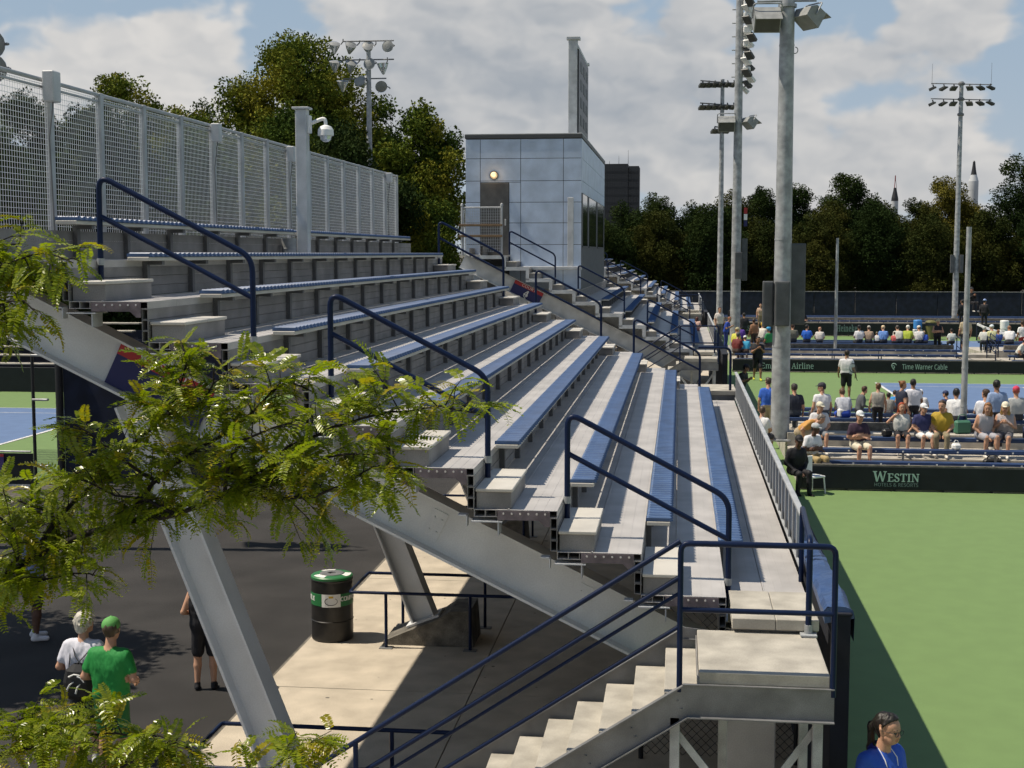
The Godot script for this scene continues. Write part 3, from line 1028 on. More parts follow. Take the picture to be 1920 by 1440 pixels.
func make_front_walls() -> void:
	var words := ["nearest", "second", "farthest"]
	for i in 3:
		var z0: float = [-11.6, -41.75, -71.95][i]
		var z1: float = [-30.9, -61.0, -91.0][i]
		var w := thing("court_wall", "navy wall under the front walkway of the %s stand" % words[i], "wall", Vector3(1.30, 0, z0), "navy walls facing the courts")
		var mb := MB.new()
		mb.box(Vector3(0, 0, z1 - z0), Vector3(0.15, 2.28, 0))
		obj("wall_panel", mb, mats["navy_fabric"], w)
		var cp := MB.new()
		cp.bbox(Vector3(-0.02, 2.28, z1 - z0), Vector3(0.165, 2.31, 0.01), 0.008)
		obj("cap_strip", cp, mats["navy_fabric"], w)
		var g := thing("guard_rail", "pale picket guard rail along the front walkway of the %s stand" % words[i], "railing", Vector3(1.22, 2.13, z0), "picket guard rails of the stands")
		var g0 := -2.0
		var g1 := z1 - z0 + 0.9
		var top := MB.new()
		top.bbox(Vector3(-0.03, 0.60, g1), Vector3(0.03, 0.64, g0), 0.008)
		obj("top_rail", top, mats["grey_steel"], g)
		var bot := MB.new()
		bot.bbox(Vector3(-0.015, 0.06, g1), Vector3(0.015, 0.085, g0), 0.004)
		obj("bottom_rail", bot, mats["grey_steel"], g)
		var pk := MB.new()
		pk.bbox(Vector3(-0.012, 0.085, -0.03), Vector3(0.012, 0.60, 0.03), 0.003)
		var pk_m := pk.mesh(mats["grey_steel"])
		var z := g0 - 0.06
		var step := 0.52
		while z > g1:
			put("picket", pk_m, g, Vector3(0, 0, z))
			z -= step
		var fb := MB.new()
		fb.box(Vector3(0.045, 0.10, g1), Vector3(0.049, 0.60, g0 - 0.8))
		obj("windscreen", fb, mats["screen_blue"], g)
	# rolled tarpaulin over the near end of the first wall
	var tp := thing("tarpaulin", "rolled blue tarpaulin lying along the near end of the navy wall", "tarpaulin", Vector3(1.36, 2.31, -11.62))
	var mb := MB.new()
	var nz := FastNoiseLite.new()
	nz.seed = 4
	nz.frequency = 0.9
	var prof := [[-0.12, -0.10], [-0.13, 0.0], [-0.10, 0.035], [-0.03, 0.05], [0.05, 0.045], [0.11, 0.02], [0.125, -0.05], [0.12, -0.25]]
	var steps := 46
	for i in steps:
		for j in prof.size() - 1:
			var c: Array[Vector3] = []
			for q: Array in [[i, j], [i + 1, j], [i + 1, j + 1], [i, j + 1]]:
				var zz: float = -q[0] * 0.085
				var k := 1.0 - 0.35 * float(q[0]) / steps
				var x: float = prof[q[1]][0] * k
				var y: float = prof[q[1]][1] * k
				if q[1] > 0 and q[1] < 7:
					y += 0.018 * nz.get_noise_2d(zz * 4.0, q[1] * 2.0) + 0.012 * sin(zz * 9.0 + q[1] * 1.3)
				c.append(Vector3(x, y, zz))
			mb.quad(c[0], c[1], c[2], c[3], Vector3((c[0].x + c[3].x), 0.1 + c[0].y + c[3].y, 0))
	for j in range(1, prof.size() - 2):
		mb.tri(Vector3(prof[0][0], prof[0][1], 0), Vector3(prof[j][0], prof[j][1], 0), Vector3(prof[j + 1][0], prof[j + 1][1], 0), Vector3(0, 0, 1))
	obj("folded_sheet", mb, mats["tarp_blue"], tp)
	# step up at the far end of the first walkway
	var fs := thing("end_landing", "pale concrete step at the far end of the front walkway", "step", Vector3(0.45, 2.13, -30.4))
	var fm := MB.new()
	fm.bbox(Vector3(0, 0.09, -1.5), Vector3(0.80, 0.19, 0), 0.006)
	obj("step_slab", fm, mats["stair_concrete"], fs)
	var fr := MB.new()
	fr.box(Vector3(0.02, -0.15, -1.48), Vector3(0.78, 0.09, -0.02))
	obj("step_riser", fr, mats["riser_aluminium"], fs)
	var ep := thing("end_post", "tall blue bent pipe post at the far end of the walkway", "post", Vector3(1.12, 2.3, -30.5))
	var em := MB.new()
	em.tube(bend(PackedVector3Array([Vector3(-0.7, 0.95, 0), Vector3(0, 0.95, 0), Vector3(0, 0, 0)]), 0.15, 5), 0.028, 0.028, 8)
	obj("bent_pipe", em, mats["blue_paint"], ep)


func make_booth() -> void:
	var t := thing("press_booth", "blue-grey panelled booth with flat roof at top of second stand", "booth", Vector3(-3.0, 4.2, -42.6))
	# local: front face at z 0 (x from -3.58 to 0), right face at x 0 running back
	var top := 4.72
	var deep := 12.9
	var core := MB.new()
	core.box(Vector3(-3.56, 0.0, -deep + 0.02), Vector3(-0.02, top - 0.02, -0.02))
	obj("core_wall", core, mats["booth_trim"], t)
	var xs := [-3.58, -3.12, -1.87, -0.56, 0.0]
	var ys := [0.0, 0.69, 1.37, 2.03, 2.66, 3.31, 3.99, 4.58]
	for i in 4:
		for j in 7:
			var lo := Vector3(xs[i] + 0.008, ys[j] + 0.008, -0.02)
			var hi := Vector3(xs[i + 1] - 0.008, ys[j + 1] - 0.008, 0.0)
			if i == 1:
				# the door takes the left two thirds of this bay up to the third joint
				if j < 4:
					lo.x = -2.22
				if j == 4:
					lo.y = 3.27
			var mb := MB.new()
			if i == 1 and j == 4:
				mb.bbox(Vector3(xs[i] + 0.008, 3.272, -0.02), Vector3(xs[i + 1] - 0.008, ys[j + 1] - 0.008, 0.0), 0.004)
				mb.bbox(Vector3(-2.22, ys[4] + 0.008, -0.02), Vector3(xs[i + 1] - 0.008, 3.26, 0.0), 0.004)
			else:
				mb.bbox(lo, hi, 0.004)
			obj("wall_panel", mb, mats["booth_panel"], t)
	var zs := [0.0, -3.2, -6.4, -9.6, -deep]
	for i in 4:
		for j: Array in [[2.95, 3.31], [3.318, 3.99], [3.998, 4.58]]:
			var mb := MB.new()
			mb.bbox(Vector3(-0.02, j[0], zs[i + 1] + 0.008), Vector3(0.0, j[1], zs[i] - 0.008), 0.004)
			obj("wall_panel", mb, mats["booth_panel"], t)
	var low := MB.new()
	low.box(Vector3(-0.02, 0.0, -deep), Vector3(-0.002, 1.30, -0.01))
	obj("lower_cladding", low, mats["rust_grey_box"], t)
	for q: Array in [[-0.5, -2.9], [-3.5, -7.6], [-8.2, -12.4]]:
		var w := MB.new()
		w.box(Vector3(-0.015, 1.32, q[1]), Vector3(-0.004, 2.93, q[0]))
		var win := obj("window", w, mats["window_glass"], t)
		var fr := MB.new()
		for z: float in [q[0], q[1]]:
			fr.box(Vector3(-0.02, 1.30, z - 0.03), Vector3(0.006, 2.95, z + 0.03))
		fr.box(Vector3(-0.02, 1.28, q[1] - 0.03), Vector3(0.02, 1.33, q[0] + 0.03))
		obj("frame", fr, mats["booth_trim"], win)
	for q: Array in [[0.0, -0.5], [-2.9, -3.5], [-7.6, -8.2], [-12.4, -12.9]]:
		var pm := MB.new()
		pm.bbox(Vector3(-0.02, 1.31, q[1] + 0.035), Vector3(0.0, 2.94, q[0] - 0.035), 0.004)
		obj("wall_panel", pm, mats["rust_grey_box"], t)
	var roof := MB.new()
	roof.bbox(Vector3(-3.60, 4.60, -deep - 0.02), Vector3(0.02, 4.72, 0.02), 0.01)
	obj("roof_edge", roof, mats["booth_trim"], t)
	var rp := MB.new()
	rp.bbox(Vector3(-3.60, 4.72, -deep - 0.02), Vector3(0.015, 4.745, 0.015), 0.004)
	obj("roof", rp, mats["white_steel"], t)
	var dr := MB.new()
	dr.bbox(Vector3(-3.11, 0.95, -0.03), Vector3(-2.24, 3.25, 0.005), 0.006)
	var door := obj("door", dr, mats["door_grey"], t)
	var dh := MB.new()
	dh.bbox(Vector3(-2.36, 1.95, 0.01), Vector3(-2.32, 2.15, 0.06), 0.006)
	obj("handle", dh, mats["bolt"], door)
	var lg := MB.new()
	lg.bbox(Vector3(-3.64, 0.60, 0.01), Vector3(0.02, 0.70, 0.30), 0.01)
	obj("base_ledge", lg, mats["white_steel"], t)
	# round wall lamp, lit
	var lp := thing("wall_lamp", "round lit lamp above the grey booth door", "lamp", Vector3(-5.69, 7.68, -42.58))
	var ring := MB.new()
	ring.tube(PackedVector3Array([Vector3(0, 0, 0), Vector3(0, 0, 0.05)]), 0.135, 0.13, 20)
	obj("ring", ring, mats["door_grey"], lp)
	var gm := plain("lamp_glow", Color(1.0, 0.86, 0.66), 0.4)
	gm.emission_enabled = true
	gm.emission = Color(1.0, 0.86, 0.68)
	gm.emission_energy_multiplier = 0.45
	var gl := MB.new()
	gl.tube(PackedVector3Array([Vector3(0, 0, 0.05), Vector3(0, 0, 0.08), Vector3(0, 0, 0.10)]), 0.105, 0.06, 18)
	obj("globe", gl, gm, lp)
	var li := OmniLight3D.new()
	li.name = "lamp_light"
	li.light_color = Color(1.0, 0.8, 0.55)
	li.light_energy = 0.05
	li.light_size = 0.1
	li.omni_range = 8.0
	li.omni_attenuation = 2.0
	li.shadow_enabled = true
	lp.add_child(li)
	li.position = Vector3(0, 0, 0.2)
	# scoreboard on the roof
	var sb := thing("scoreboard", "tall scoreboard on the booth roof, seen almost edge-on", "scoreboard", Vector3(-3.2, 8.98, -43.0))
	for z: float in [-0.7, -5.0]:
		var p := MB.new()
		p.bbox(Vector3(-0.30, 0, z - 0.12), Vector3(-0.02, 2.98 if z > -2 else 2.75, z + 0.12), 0.01)
		p.bbox(Vector3(-0.36, 2.90 if z > -2 else 2.68, z - 0.17), Vector3(0.06, 2.99 if z > -2 else 2.77, z + 0.17), 0.01)
		obj("post", p, mats["white_steel"], sb)
	var fr := MB.new()
	fr.bbox(Vector3(-0.14, 0.0, -5.0), Vector3(0.03, 2.62, -0.6), 0.02)
	obj("board", fr, mats["board_black"], sb)
	var pic := MB.new()
	pic.bbox(Vector3(-0.08, 2.62, -5.0), Vector3(0.02, 2.74, -0.6), 0.02)
	obj("top_bar", pic, mats["white_steel"], sb)
	for r in 4:
		for c in 3:
			var d := MB.new()
			d.bbox(Vector3(0.03, 0.35 + r * 0.55, -1.35 - c * 1.25 - 0.7), Vector3(0.04, 0.68 + r * 0.55, -1.35 - c * 1.25), 0.004)
			obj("digit_window", d, mats["rust_grey_box"], sb)
	# gate of pale pickets with timber rails at the head of the aisle
	var g := thing("wire_gate", "pale wire gate with two timber rails before the booth door", "gate", Vector3(-6.62, 5.24, -42.15))
	for x: float in [0.0, 1.22]:
		var p := MB.new()
		p.tube(PackedVector3Array([Vector3(x, 0, 0), Vector3(x, 1.5, 0)]), 0.035, 0.035, 8)
		p.lathe(PackedVector2Array([Vector2(0.05, 1.5), Vector2(0.04, 1.56), Vector2(0, 1.59)]), Vector3(x, 0, 0), 8)
		obj("gate_post", p, mats["grey_steel"], g)
	var wm := MB.new()
	for i in 17:
		wm.box(Vector3(0.04 + i * 0.07, 0.1, -0.004), Vector3(0.048 + i * 0.07, 1.44, 0.004))
	for i in 16:
		wm.box(Vector3(0.03, 0.12 + i * 0.087, 0.004), Vector3(1.2, 0.127 + i * 0.087, 0.01))
	obj("wire_panel", wm, mats["white_steel"], g)
	var fr2 := MB.new()
	fr2.tube(PackedVector3Array([Vector3(0, 1.45, 0), Vector3(1.22, 1.45, 0)]), 0.025, 0.025, 8)
	fr2.tube(PackedVector3Array([Vector3(0, 1.45, 0), Vector3(0, 1.40, -2.2)]), 0.025, 0.025, 8)
	obj("top_rail", fr2, mats["grey_steel"], g)
	for y: float in [0.55, 0.88]:
		var w := MB.new()
		w.bbox(Vector3(-0.1, y, 0.03), Vector3(1.25, y + 0.07, 0.07), 0.006)
		obj("timber_rail", w, mats["wood"], g)
	var pk := MB.new()
	for i in 6:
		pk.box(Vector3(-0.015, 0, -0.35 - i * 0.35), Vector3(0.015, 1.38, -0.32 - i * 0.35))
	obj("side_pickets", pk, mats["white_steel"], g)
	var pp := thing("white_post", "slim white post standing against the booth front", "post", Vector3(-3.32, 4.9, -42.45))
	var pm := MB.new()
	pm.bbox(Vector3(-0.09, 0, -0.05), Vector3(0.09, 2.1, 0.05), 0.01)
	obj("post_tube", pm, mats["white_steel"], pp)


# a low double-sided bleacher between two courts: rows facing us in front, benches facing away behind
func low_stand(x0: float, x1: float, z: float, words: String, posts: bool) -> void:
	var t := thing("low_bleacher", "low bleacher with blue benches " + words, "bleacher", Vector3(x0, 0, z), "low bleachers between the courts")
	var L := x1 - x0
	var steps := [[-0.35, -1.05, 0.13], [-1.06, -1.95, 0.30], [-1.96, -3.95, 0.45], [-3.96, -4.5, 0.78], [-4.52, -10.4, 0.52]]
	for s: Array in steps:
		var mb := MB.new()
		mb.bbox(Vector3(0, 0.0, s[1]), Vector3(L, s[2], s[0]), 0.01)
		obj("deck", mb, mats["deck_beige"], t)
	var sp := MB.new()
	sp.bbox(Vector3(0.6, 0.52, -4.72), Vector3(L, 0.98, -4.53), 0.01)
	obj("spine_wall", sp, mats["old_concrete"], t)
	var n := int(L / 2.1)
	var leg := MB.new()
	leg.box(Vector3(-0.025, -0.45, -0.02), Vector3(0.025, -0.04, 0.02))
	leg.box(Vector3(-0.02, -0.06, -0.12), Vector3(0.02, -0.04, 0.12))
	var leg_m := leg.mesh(mats["dark_galvanised"])
	for b: Array in [[-0.75, 0.56], [-1.62, 0.73], [-2.5, 0.90], [-5.9, 0.95], [-7.0, 0.96], [-8.1, 0.97]]:
		var bn := Node3D.new()
		bn.name = numbered(t, "bench")
		t.add_child(bn)
		bn.position = Vector3(0.1, b[1], b[0])
		var mb := MB.new()
		mb.bbox(Vector3(0, -0.04, -0.12), Vector3(L - 0.2, 0.0, 0.12), 0.012)
		mb.bbox(Vector3(0, -0.095, 0.085), Vector3(L - 0.2, -0.03, 0.125), 0.012)
		obj("seat_board", mb, mats["blue_bench"], bn)
		for i in n:
			put("leg", leg_m, bn, Vector3(0.3 + i * 2.1, 0.0, 0.0))
		if b[0] > -3.0:
			var dots := MB.new()
			for i in int(L / 0.62):
				dots.bbox(Vector3(0.5 + i * 0.62, -0.062, 0.125), Vector3(0.54 + i * 0.62, -0.028, 0.131), 0.004)
			var o := obj("bolt_row", dots, mats["soft_white"], bn)
			o.set_meta("kind", "stuff")
	# white kerb boards under the first row, with joints
	for i in int(L / 2.2):
		var kb := MB.new()
		kb.bbox(Vector3(i * 2.2 + 0.03, 0.13, -0.36), Vector3(i * 2.2 + 2.17, 0.24 if posts else 0.2, -0.30), 0.008)
		obj("kerb_board", kb, mats["deck_beige"], t)


func side_wall(x0: float, x1: float, z: float, words: String, h := 0.56) -> Node3D:
	var t := thing("sideline_wall", "long dark sideline wall " + words, "wall", Vector3(x0, 0, z), "dark walls along the courts")
	var mb := MB.new()
	mb.bbox(Vector3(0, 0.045, -0.05), Vector3(x1 - x0, h, 0.05), 0.012)
	obj("panel", mb, mats["banner_navy"], t)
	var cap := MB.new()
	cap.box(Vector3(0, h, -0.06), Vector3(x1 - x0, h + 0.03, 0.04))
	obj("cap", cap, mats["old_concrete"], t)
	var i := 0
	while i * 1.05 < x1 - x0:
		var ft := MB.new()
		ft.box(Vector3(i * 1.05, 0.0, -0.03), Vector3(i * 1.05 + 0.04, 0.05, 0.055))
		obj("foot", ft, mats["banner_navy"], t)
		i += 1
	var bed := MB.new()
	bed.box(Vector3(0, 0.0, -0.25), Vector3(x1 - x0, 0.03, -0.055))
	obj("base_strip", bed, mats["deck_beige"], t)
	return t


func make_low_stands() -> void:
	var bm := M("blue_bench", lin(0.022, 0.055, 0.155), 0.5, 0.0, 0.06, 3.0, 0.1, 0.4)
	bm.roughness = 0.45
	low_stand(2.75, 26.0, -31.5, "on the near side, behind the hotel banner wall", true)
	low_stand(2.45, 12.9, -62.9, "in the middle distance, left of its stair gap", true)
	low_stand(14.6, 34.0, -62.9, "in the middle distance, right of its stair gap", true)
	low_stand(2.45, 45.0, -91.0, "farthest away before the tall navy fence", false)
	# steps and railings in the gap of the second low stand
	var g := thing("gap_stair", "pale concrete steps between the two far low bleachers", "staircase", Vector3(12.95, 0, -62.9))
	for i in 4:
		var mb := MB.new()
		mb.bbox(Vector3(0, 0, -4.4), Vector3(1.6, 0.16 * (i + 1), -0.4 - i * 0.9), 0.01)
		obj("step", mb, mats["deck_beige"], g)
	for k in 4:
		var r := thing("step_rail", ["leftmost navy rail at the bleacher gap", "second navy rail at the bleacher gap", "third navy rail at the bleacher gap", "rightmost navy rail at the bleacher gap"][k], "handrail", Vector3(12.75 + k * 0.68, 0.3, -64.2 - 2.6 * (k % 2)), "navy rails at the bleacher gap")
		var mb := MB.new()
		mb.tube(bend(PackedVector3Array([Vector3(0, 0, 0), Vector3(0, 1.0, 0), Vector3(0, 1.2, -1.8), Vector3(0, 0.1, -1.8)]), 0.15, 4), 0.024, 0.024, 6)
		mb.tube(PackedVector3Array([Vector3(0, 0.55, 0), Vector3(0, 0.75, -1.8)]), 0.02, 0.02, 6)
		obj("rail_frame", mb, mats["blue_paint"], r)
	# banner walls
	var w1 := side_wall(2.7, 26.0, -31.45, "in front of the near low bleacher, with hotel lettering")
	letters("W", 1.63, 1.935, 0.235, 0.335, 0.052, mats["letter_mint"], w1, "Droid Serif", true)
	letters("ESTIN", 1.95, 2.64, 0.185, 0.315, 0.052, mats["letter_mint"], w1, "Droid Serif", true)
	letters("HOTELS & RESORTS", 1.67, 2.62, 0.078, 0.155, 0.052, mats["letter_dim"], w1)
	var w2 := side_wall(2.4, 34.0, -62.85, "in front of the middle low bleachers, with two company names")
	letters("Emirates Airline", 1.27, 3.57, 0.25, 0.29, 0.052, mats["letter_mint"], w2, "Droid Serif")
	letters("Time Warner Cable", 7.42, 9.36, 0.225, 0.30, 0.052, mats["letter_mint"], w2)
	var ic := MB.new()
	# rounded emblem of an eye and an ear: open spirals of tube
	for q: Array in [[0.0, 0.03, 0.11, 0.3, 5.0], [-0.03, -0.02, 0.06, -1.2, 3.4]]:
		var pts := PackedVector3Array()
		for i in 13:
			var a: float = lerpf(q[3], q[4], i / 12.0)
			pts.append(Vector3(q[0] + cos(a) * q[2] * (1.0 - i * 0.02), q[1] + sin(a) * q[2], 0.0))
		ic.tube(pts, 0.018, 0.014, 6)
	ic.tube(PackedVector3Array([Vector3(-0.05, -0.08, 0), Vector3(0.02, -0.16, 0)]), 0.018, 0.014, 6)
	obj("emblem", ic, mats["letter_mint"], w2, Vector3(7.06, 0.31, 0.055))
	var w3 := side_wall(2.4, 45.0, -90.95, "in front of the farthest low bleacher, with faint lettering", 0.82)
	letters("Heineken", 7.65, 9.15, 0.42, 0.5, 0.052, mats["letter_dim"], w3, "Droid Serif", true)
	letters("WESTIN", 1.45, 2.7, 0.34, 0.48, 0.052, mats["letter_dim"], w3, "Droid Serif", true)
	# net of the far court
	var nt := thing("tennis_net", "tennis net with white band on the far blue court", "net", Vector3(18.05, 0, -75.0))
	var band := MB.new()
	var mesh := MB.new()
	for i in 10:
		var a := i / 10.0
		var b := (i + 1) / 10.0
		var ya := 1.07 - 0.62 * a * (1.0 - a)
		var yb := 1.07 - 0.62 * b * (1.0 - b)
		band.quad(Vector3(0.02, ya, -12.4 * a), Vector3(0.02, yb, -12.4 * b), Vector3(0.02, yb - 0.13, -12.4 * b), Vector3(0.02, ya - 0.13, -12.4 * a), Vector3(1, 0, 0))
		band.quad(Vector3(-0.02, ya, -12.4 * a), Vector3(-0.02, yb, -12.4 * b), Vector3(-0.02, yb - 0.13, -12.4 * b), Vector3(-0.02, ya - 0.13, -12.4 * a), Vector3(-1, 0, 0))
		band.quad(Vector3(-0.02, ya, -12.4 * a), Vector3(-0.02, yb, -12.4 * b), Vector3(0.02, yb, -12.4 * b), Vector3(0.02, ya, -12.4 * a), Vector3(0, 1, 0))
	for i in 40:
		mesh.box(Vector3(-0.004, 0.02, -0.31 * i - 0.008), Vector3(0.004, 0.85, -0.31 * i))
	for i in 8:
		mesh.box(Vector3(-0.004, 0.1 * i, -12.4), Vector3(0.004, 0.1 * i + 0.008, 0))
	obj("white_band", band, mats["line_white"], nt)
	obj("net_mesh", mesh, mats["board_black"], nt)
	for z: float in [0.0, -12.4]:
		var p := MB.new()
		p.tube(PackedVector3Array([Vector3(0, 0, z), Vector3(0, 1.12, z)]), 0.045, 0.045, 8)
		obj("net_post", p, mats["fence_navy"], nt)
	# coolers and bins at the far court
	for q: Array in [["blue drinks cooler standing at the far banner wall", "cooler", 14.66, "cooler_blue"], ["white drinks cooler standing by the net at the far wall", "cooler", 19.85, "soft_white"]]:
		var c := thing("drinks_cooler", q[0], "cooler", Vector3(q[2], 0, -88.2), "coolers at the far court")
		plain("cooler_blue", lin(0.05, 0.22, 0.55), 0.5)
		var b := MB.new()
		b.bbox(Vector3(-0.26, 0.02, -0.25), Vector3(0.26, 0.62, 0.25), 0.03)
		obj("stand", b, mats["line_white"], c)
		var d := MB.new()
		d.lathe(PackedVector2Array([Vector2(0, 0.62), Vector2(0.22, 0.62), Vector2(0.26, 0.70), Vector2(0.27, 1.14), Vector2(0.24, 1.20), Vector2(0.0, 1.22)]), Vector3.ZERO, 14)
		obj("barrel", d, mats[q[3]], c)
		var tp := MB.new()
		tp.bbox(Vector3(-0.03, 0.68, 0.25), Vector3(0.03, 0.74, 0.33), 0.01)
		obj("tap", tp, mats["bolt"], c)
	plain("bin_olive", lin(0.12, 0.11, 0.03), 0.6)
	var bn := thing("litter_bin", "olive round bin right of the blue drinks cooler", "bin", Vector3(15.45, 0, -88.2))
	var bm2 := MB.new()
	bm2.lathe(PackedVector2Array([Vector2(0, 0.0), Vector2(0.26, 0.0), Vector2(0.33, 1.02), Vector2(0.36, 1.06), Vector2(0.33, 1.1), Vector2(0.2, 1.18), Vector2(0, 1.2)]), Vector3.ZERO, 14)
	obj("bin_body", bm2, mats["bin_olive"], bn)
	var rim := MB.new()
	rim.lathe(PackedVector2Array([Vector2(0.34, 0.86), Vector2(0.345, 1.0)]), Vector3.ZERO, 14)
	obj("bag_rim", rim, mats["board_black"], bn)
	# bags left on the near benches
	var bag := thing("camera_bag", "black bag with yellow buckle under the curly-haired woman's bench", "bag", Vector3(7.35, 0.30, -33.35))
	var b1 := MB.new()
	b1.bbox(Vector3(-0.22, 0, -0.12), Vector3(0.2, 0.2, 0.12), 0.05)
	obj("bag_body", b1, mats["bag_black"], bag)
	var b2 := MB.new()
	b2.tube(bend(PackedVector3Array([Vector3(-0.15, 0.18, 0), Vector3(-0.1, 0.29, 0), Vector3(0.08, 0.29, 0), Vector3(0.13, 0.18, 0)]), 0.06, 4), 0.015, 0.015, 6)
	obj("strap", b2, mats["bag_black"], bag)
	var b3 := MB.new()
	plain("buckle_yellow", lin(0.55, 0.38, 0.03), 0.5)
	b3.bbox(Vector3(-0.06, 0.07, 0.12), Vector3(0.02, 0.12, 0.13), 0.003)
	obj("buckle", b3, mats["buckle_yellow"], bag)
	var bp := thing("backpack", "dark backpack standing beside the boy in white polo", "bag", Vector3(3.36, 0.14, -31.95))
	var b4 := MB.new()
	b4.bbox(Vector3(-0.17, 0, -0.12), Vector3(0.17, 0.42, 0.12), 0.07)
	b4.bbox(Vector3(-0.12, 0.04, 0.10), Vector3(0.12, 0.22, 0.17), 0.03)
	obj("bag_body", b4, mats["bag_black"], bp)
	var b5 := MB.new()
	b5.tube(bend(PackedVector3Array([Vector3(-0.04, 0.41, 0), Vector3(-0.04, 0.47, 0), Vector3(0.04, 0.47, 0), Vector3(0.04, 0.41, 0)]), 0.03, 3), 0.01, 0.01, 6)
	obj("grab_loop", b5, mats["bag_black"], bp)
	plain("bag_green", lin(0.05, 0.16, 0.10), 0.6)
	plain("bag_navy", lin(0.02, 0.03, 0.08), 0.6)
	for q: Array in [["white carrier bag on the back bench behind the bending man", 4.35, 0.95, -37.5, "soft_white", 0.30], ["green tote bag on the deck behind the yellow-shirted man", 7.1, 0.78, -35.75, "bag_green", 0.42], ["dark rucksack on the bench at the right edge of the near bleacher", 8.35, 0.90, -34.0, "bag_navy", 0.40], ["small black shoulder bag beside the red-haired woman", 5.0, 0.90, -34.02, "bag_black", 0.24], ["white cool bag on the lower bench left of the thin pole", 6.45, 0.73, -33.1, "soft_white", 0.20]]:
		var tb := thing("shoulder_bag", q[0], "bag", Vector3(q[1], q[2], q[3]), "bags left on the near low bleacher", 0.3)
		var tm := MB.new()
		var w: float = q[5]
		tm.bbox(Vector3(-w * 0.5, 0, -0.09), Vector3(w * 0.5, w * 0.8, 0.09), 0.045)
		obj("bag_body", tm, mats[q[4]], tb)
		var hm := MB.new()
		hm.tube(bend(PackedVector3Array([Vector3(-w * 0.3, w * 0.78, 0), Vector3(-w * 0.22, w * 1.15, 0), Vector3(w * 0.22, w * 1.15, 0), Vector3(w * 0.3, w * 0.78, 0)]), 0.06, 4), 0.010, 0.010, 6)
		obj("handle", hm, mats[q[4]], tb)
	var ch := thing("plastic_chair", "white plastic chair under the guard in navy at the wall", "chair", Vector3(2.95, 0, -31.02), "", deg_to_rad(35))
	var cm := MB.new()
	cm.bbox(Vector3(-0.22, 0.36, -0.2), Vector3(0.22, 0.40, 0.22), 0.012)
	obj("seat", cm, mats["soft_white"], ch)
	var cb := MB.new()
	cb.bbox(Vector3(-0.21, 0.42, -0.25), Vector3(0.21, 0.80, -0.21), 0.012)
	obj("backrest", cb, mats["soft_white"], ch)
	for p: Vector2 in [Vector2(-0.19, -0.19), Vector2(0.19, -0.19), Vector2(-0.19, 0.19), Vector2(0.19, 0.19)]:
		var lm := MB.new()
		lm.tube(PackedVector3Array([Vector3(p.x * 1.15, 0, p.y * 1.15), Vector3(p.x, 0.37, p.y)]), 0.016, 0.02, 6)
		obj("leg", lm, mats["soft_white"], ch)


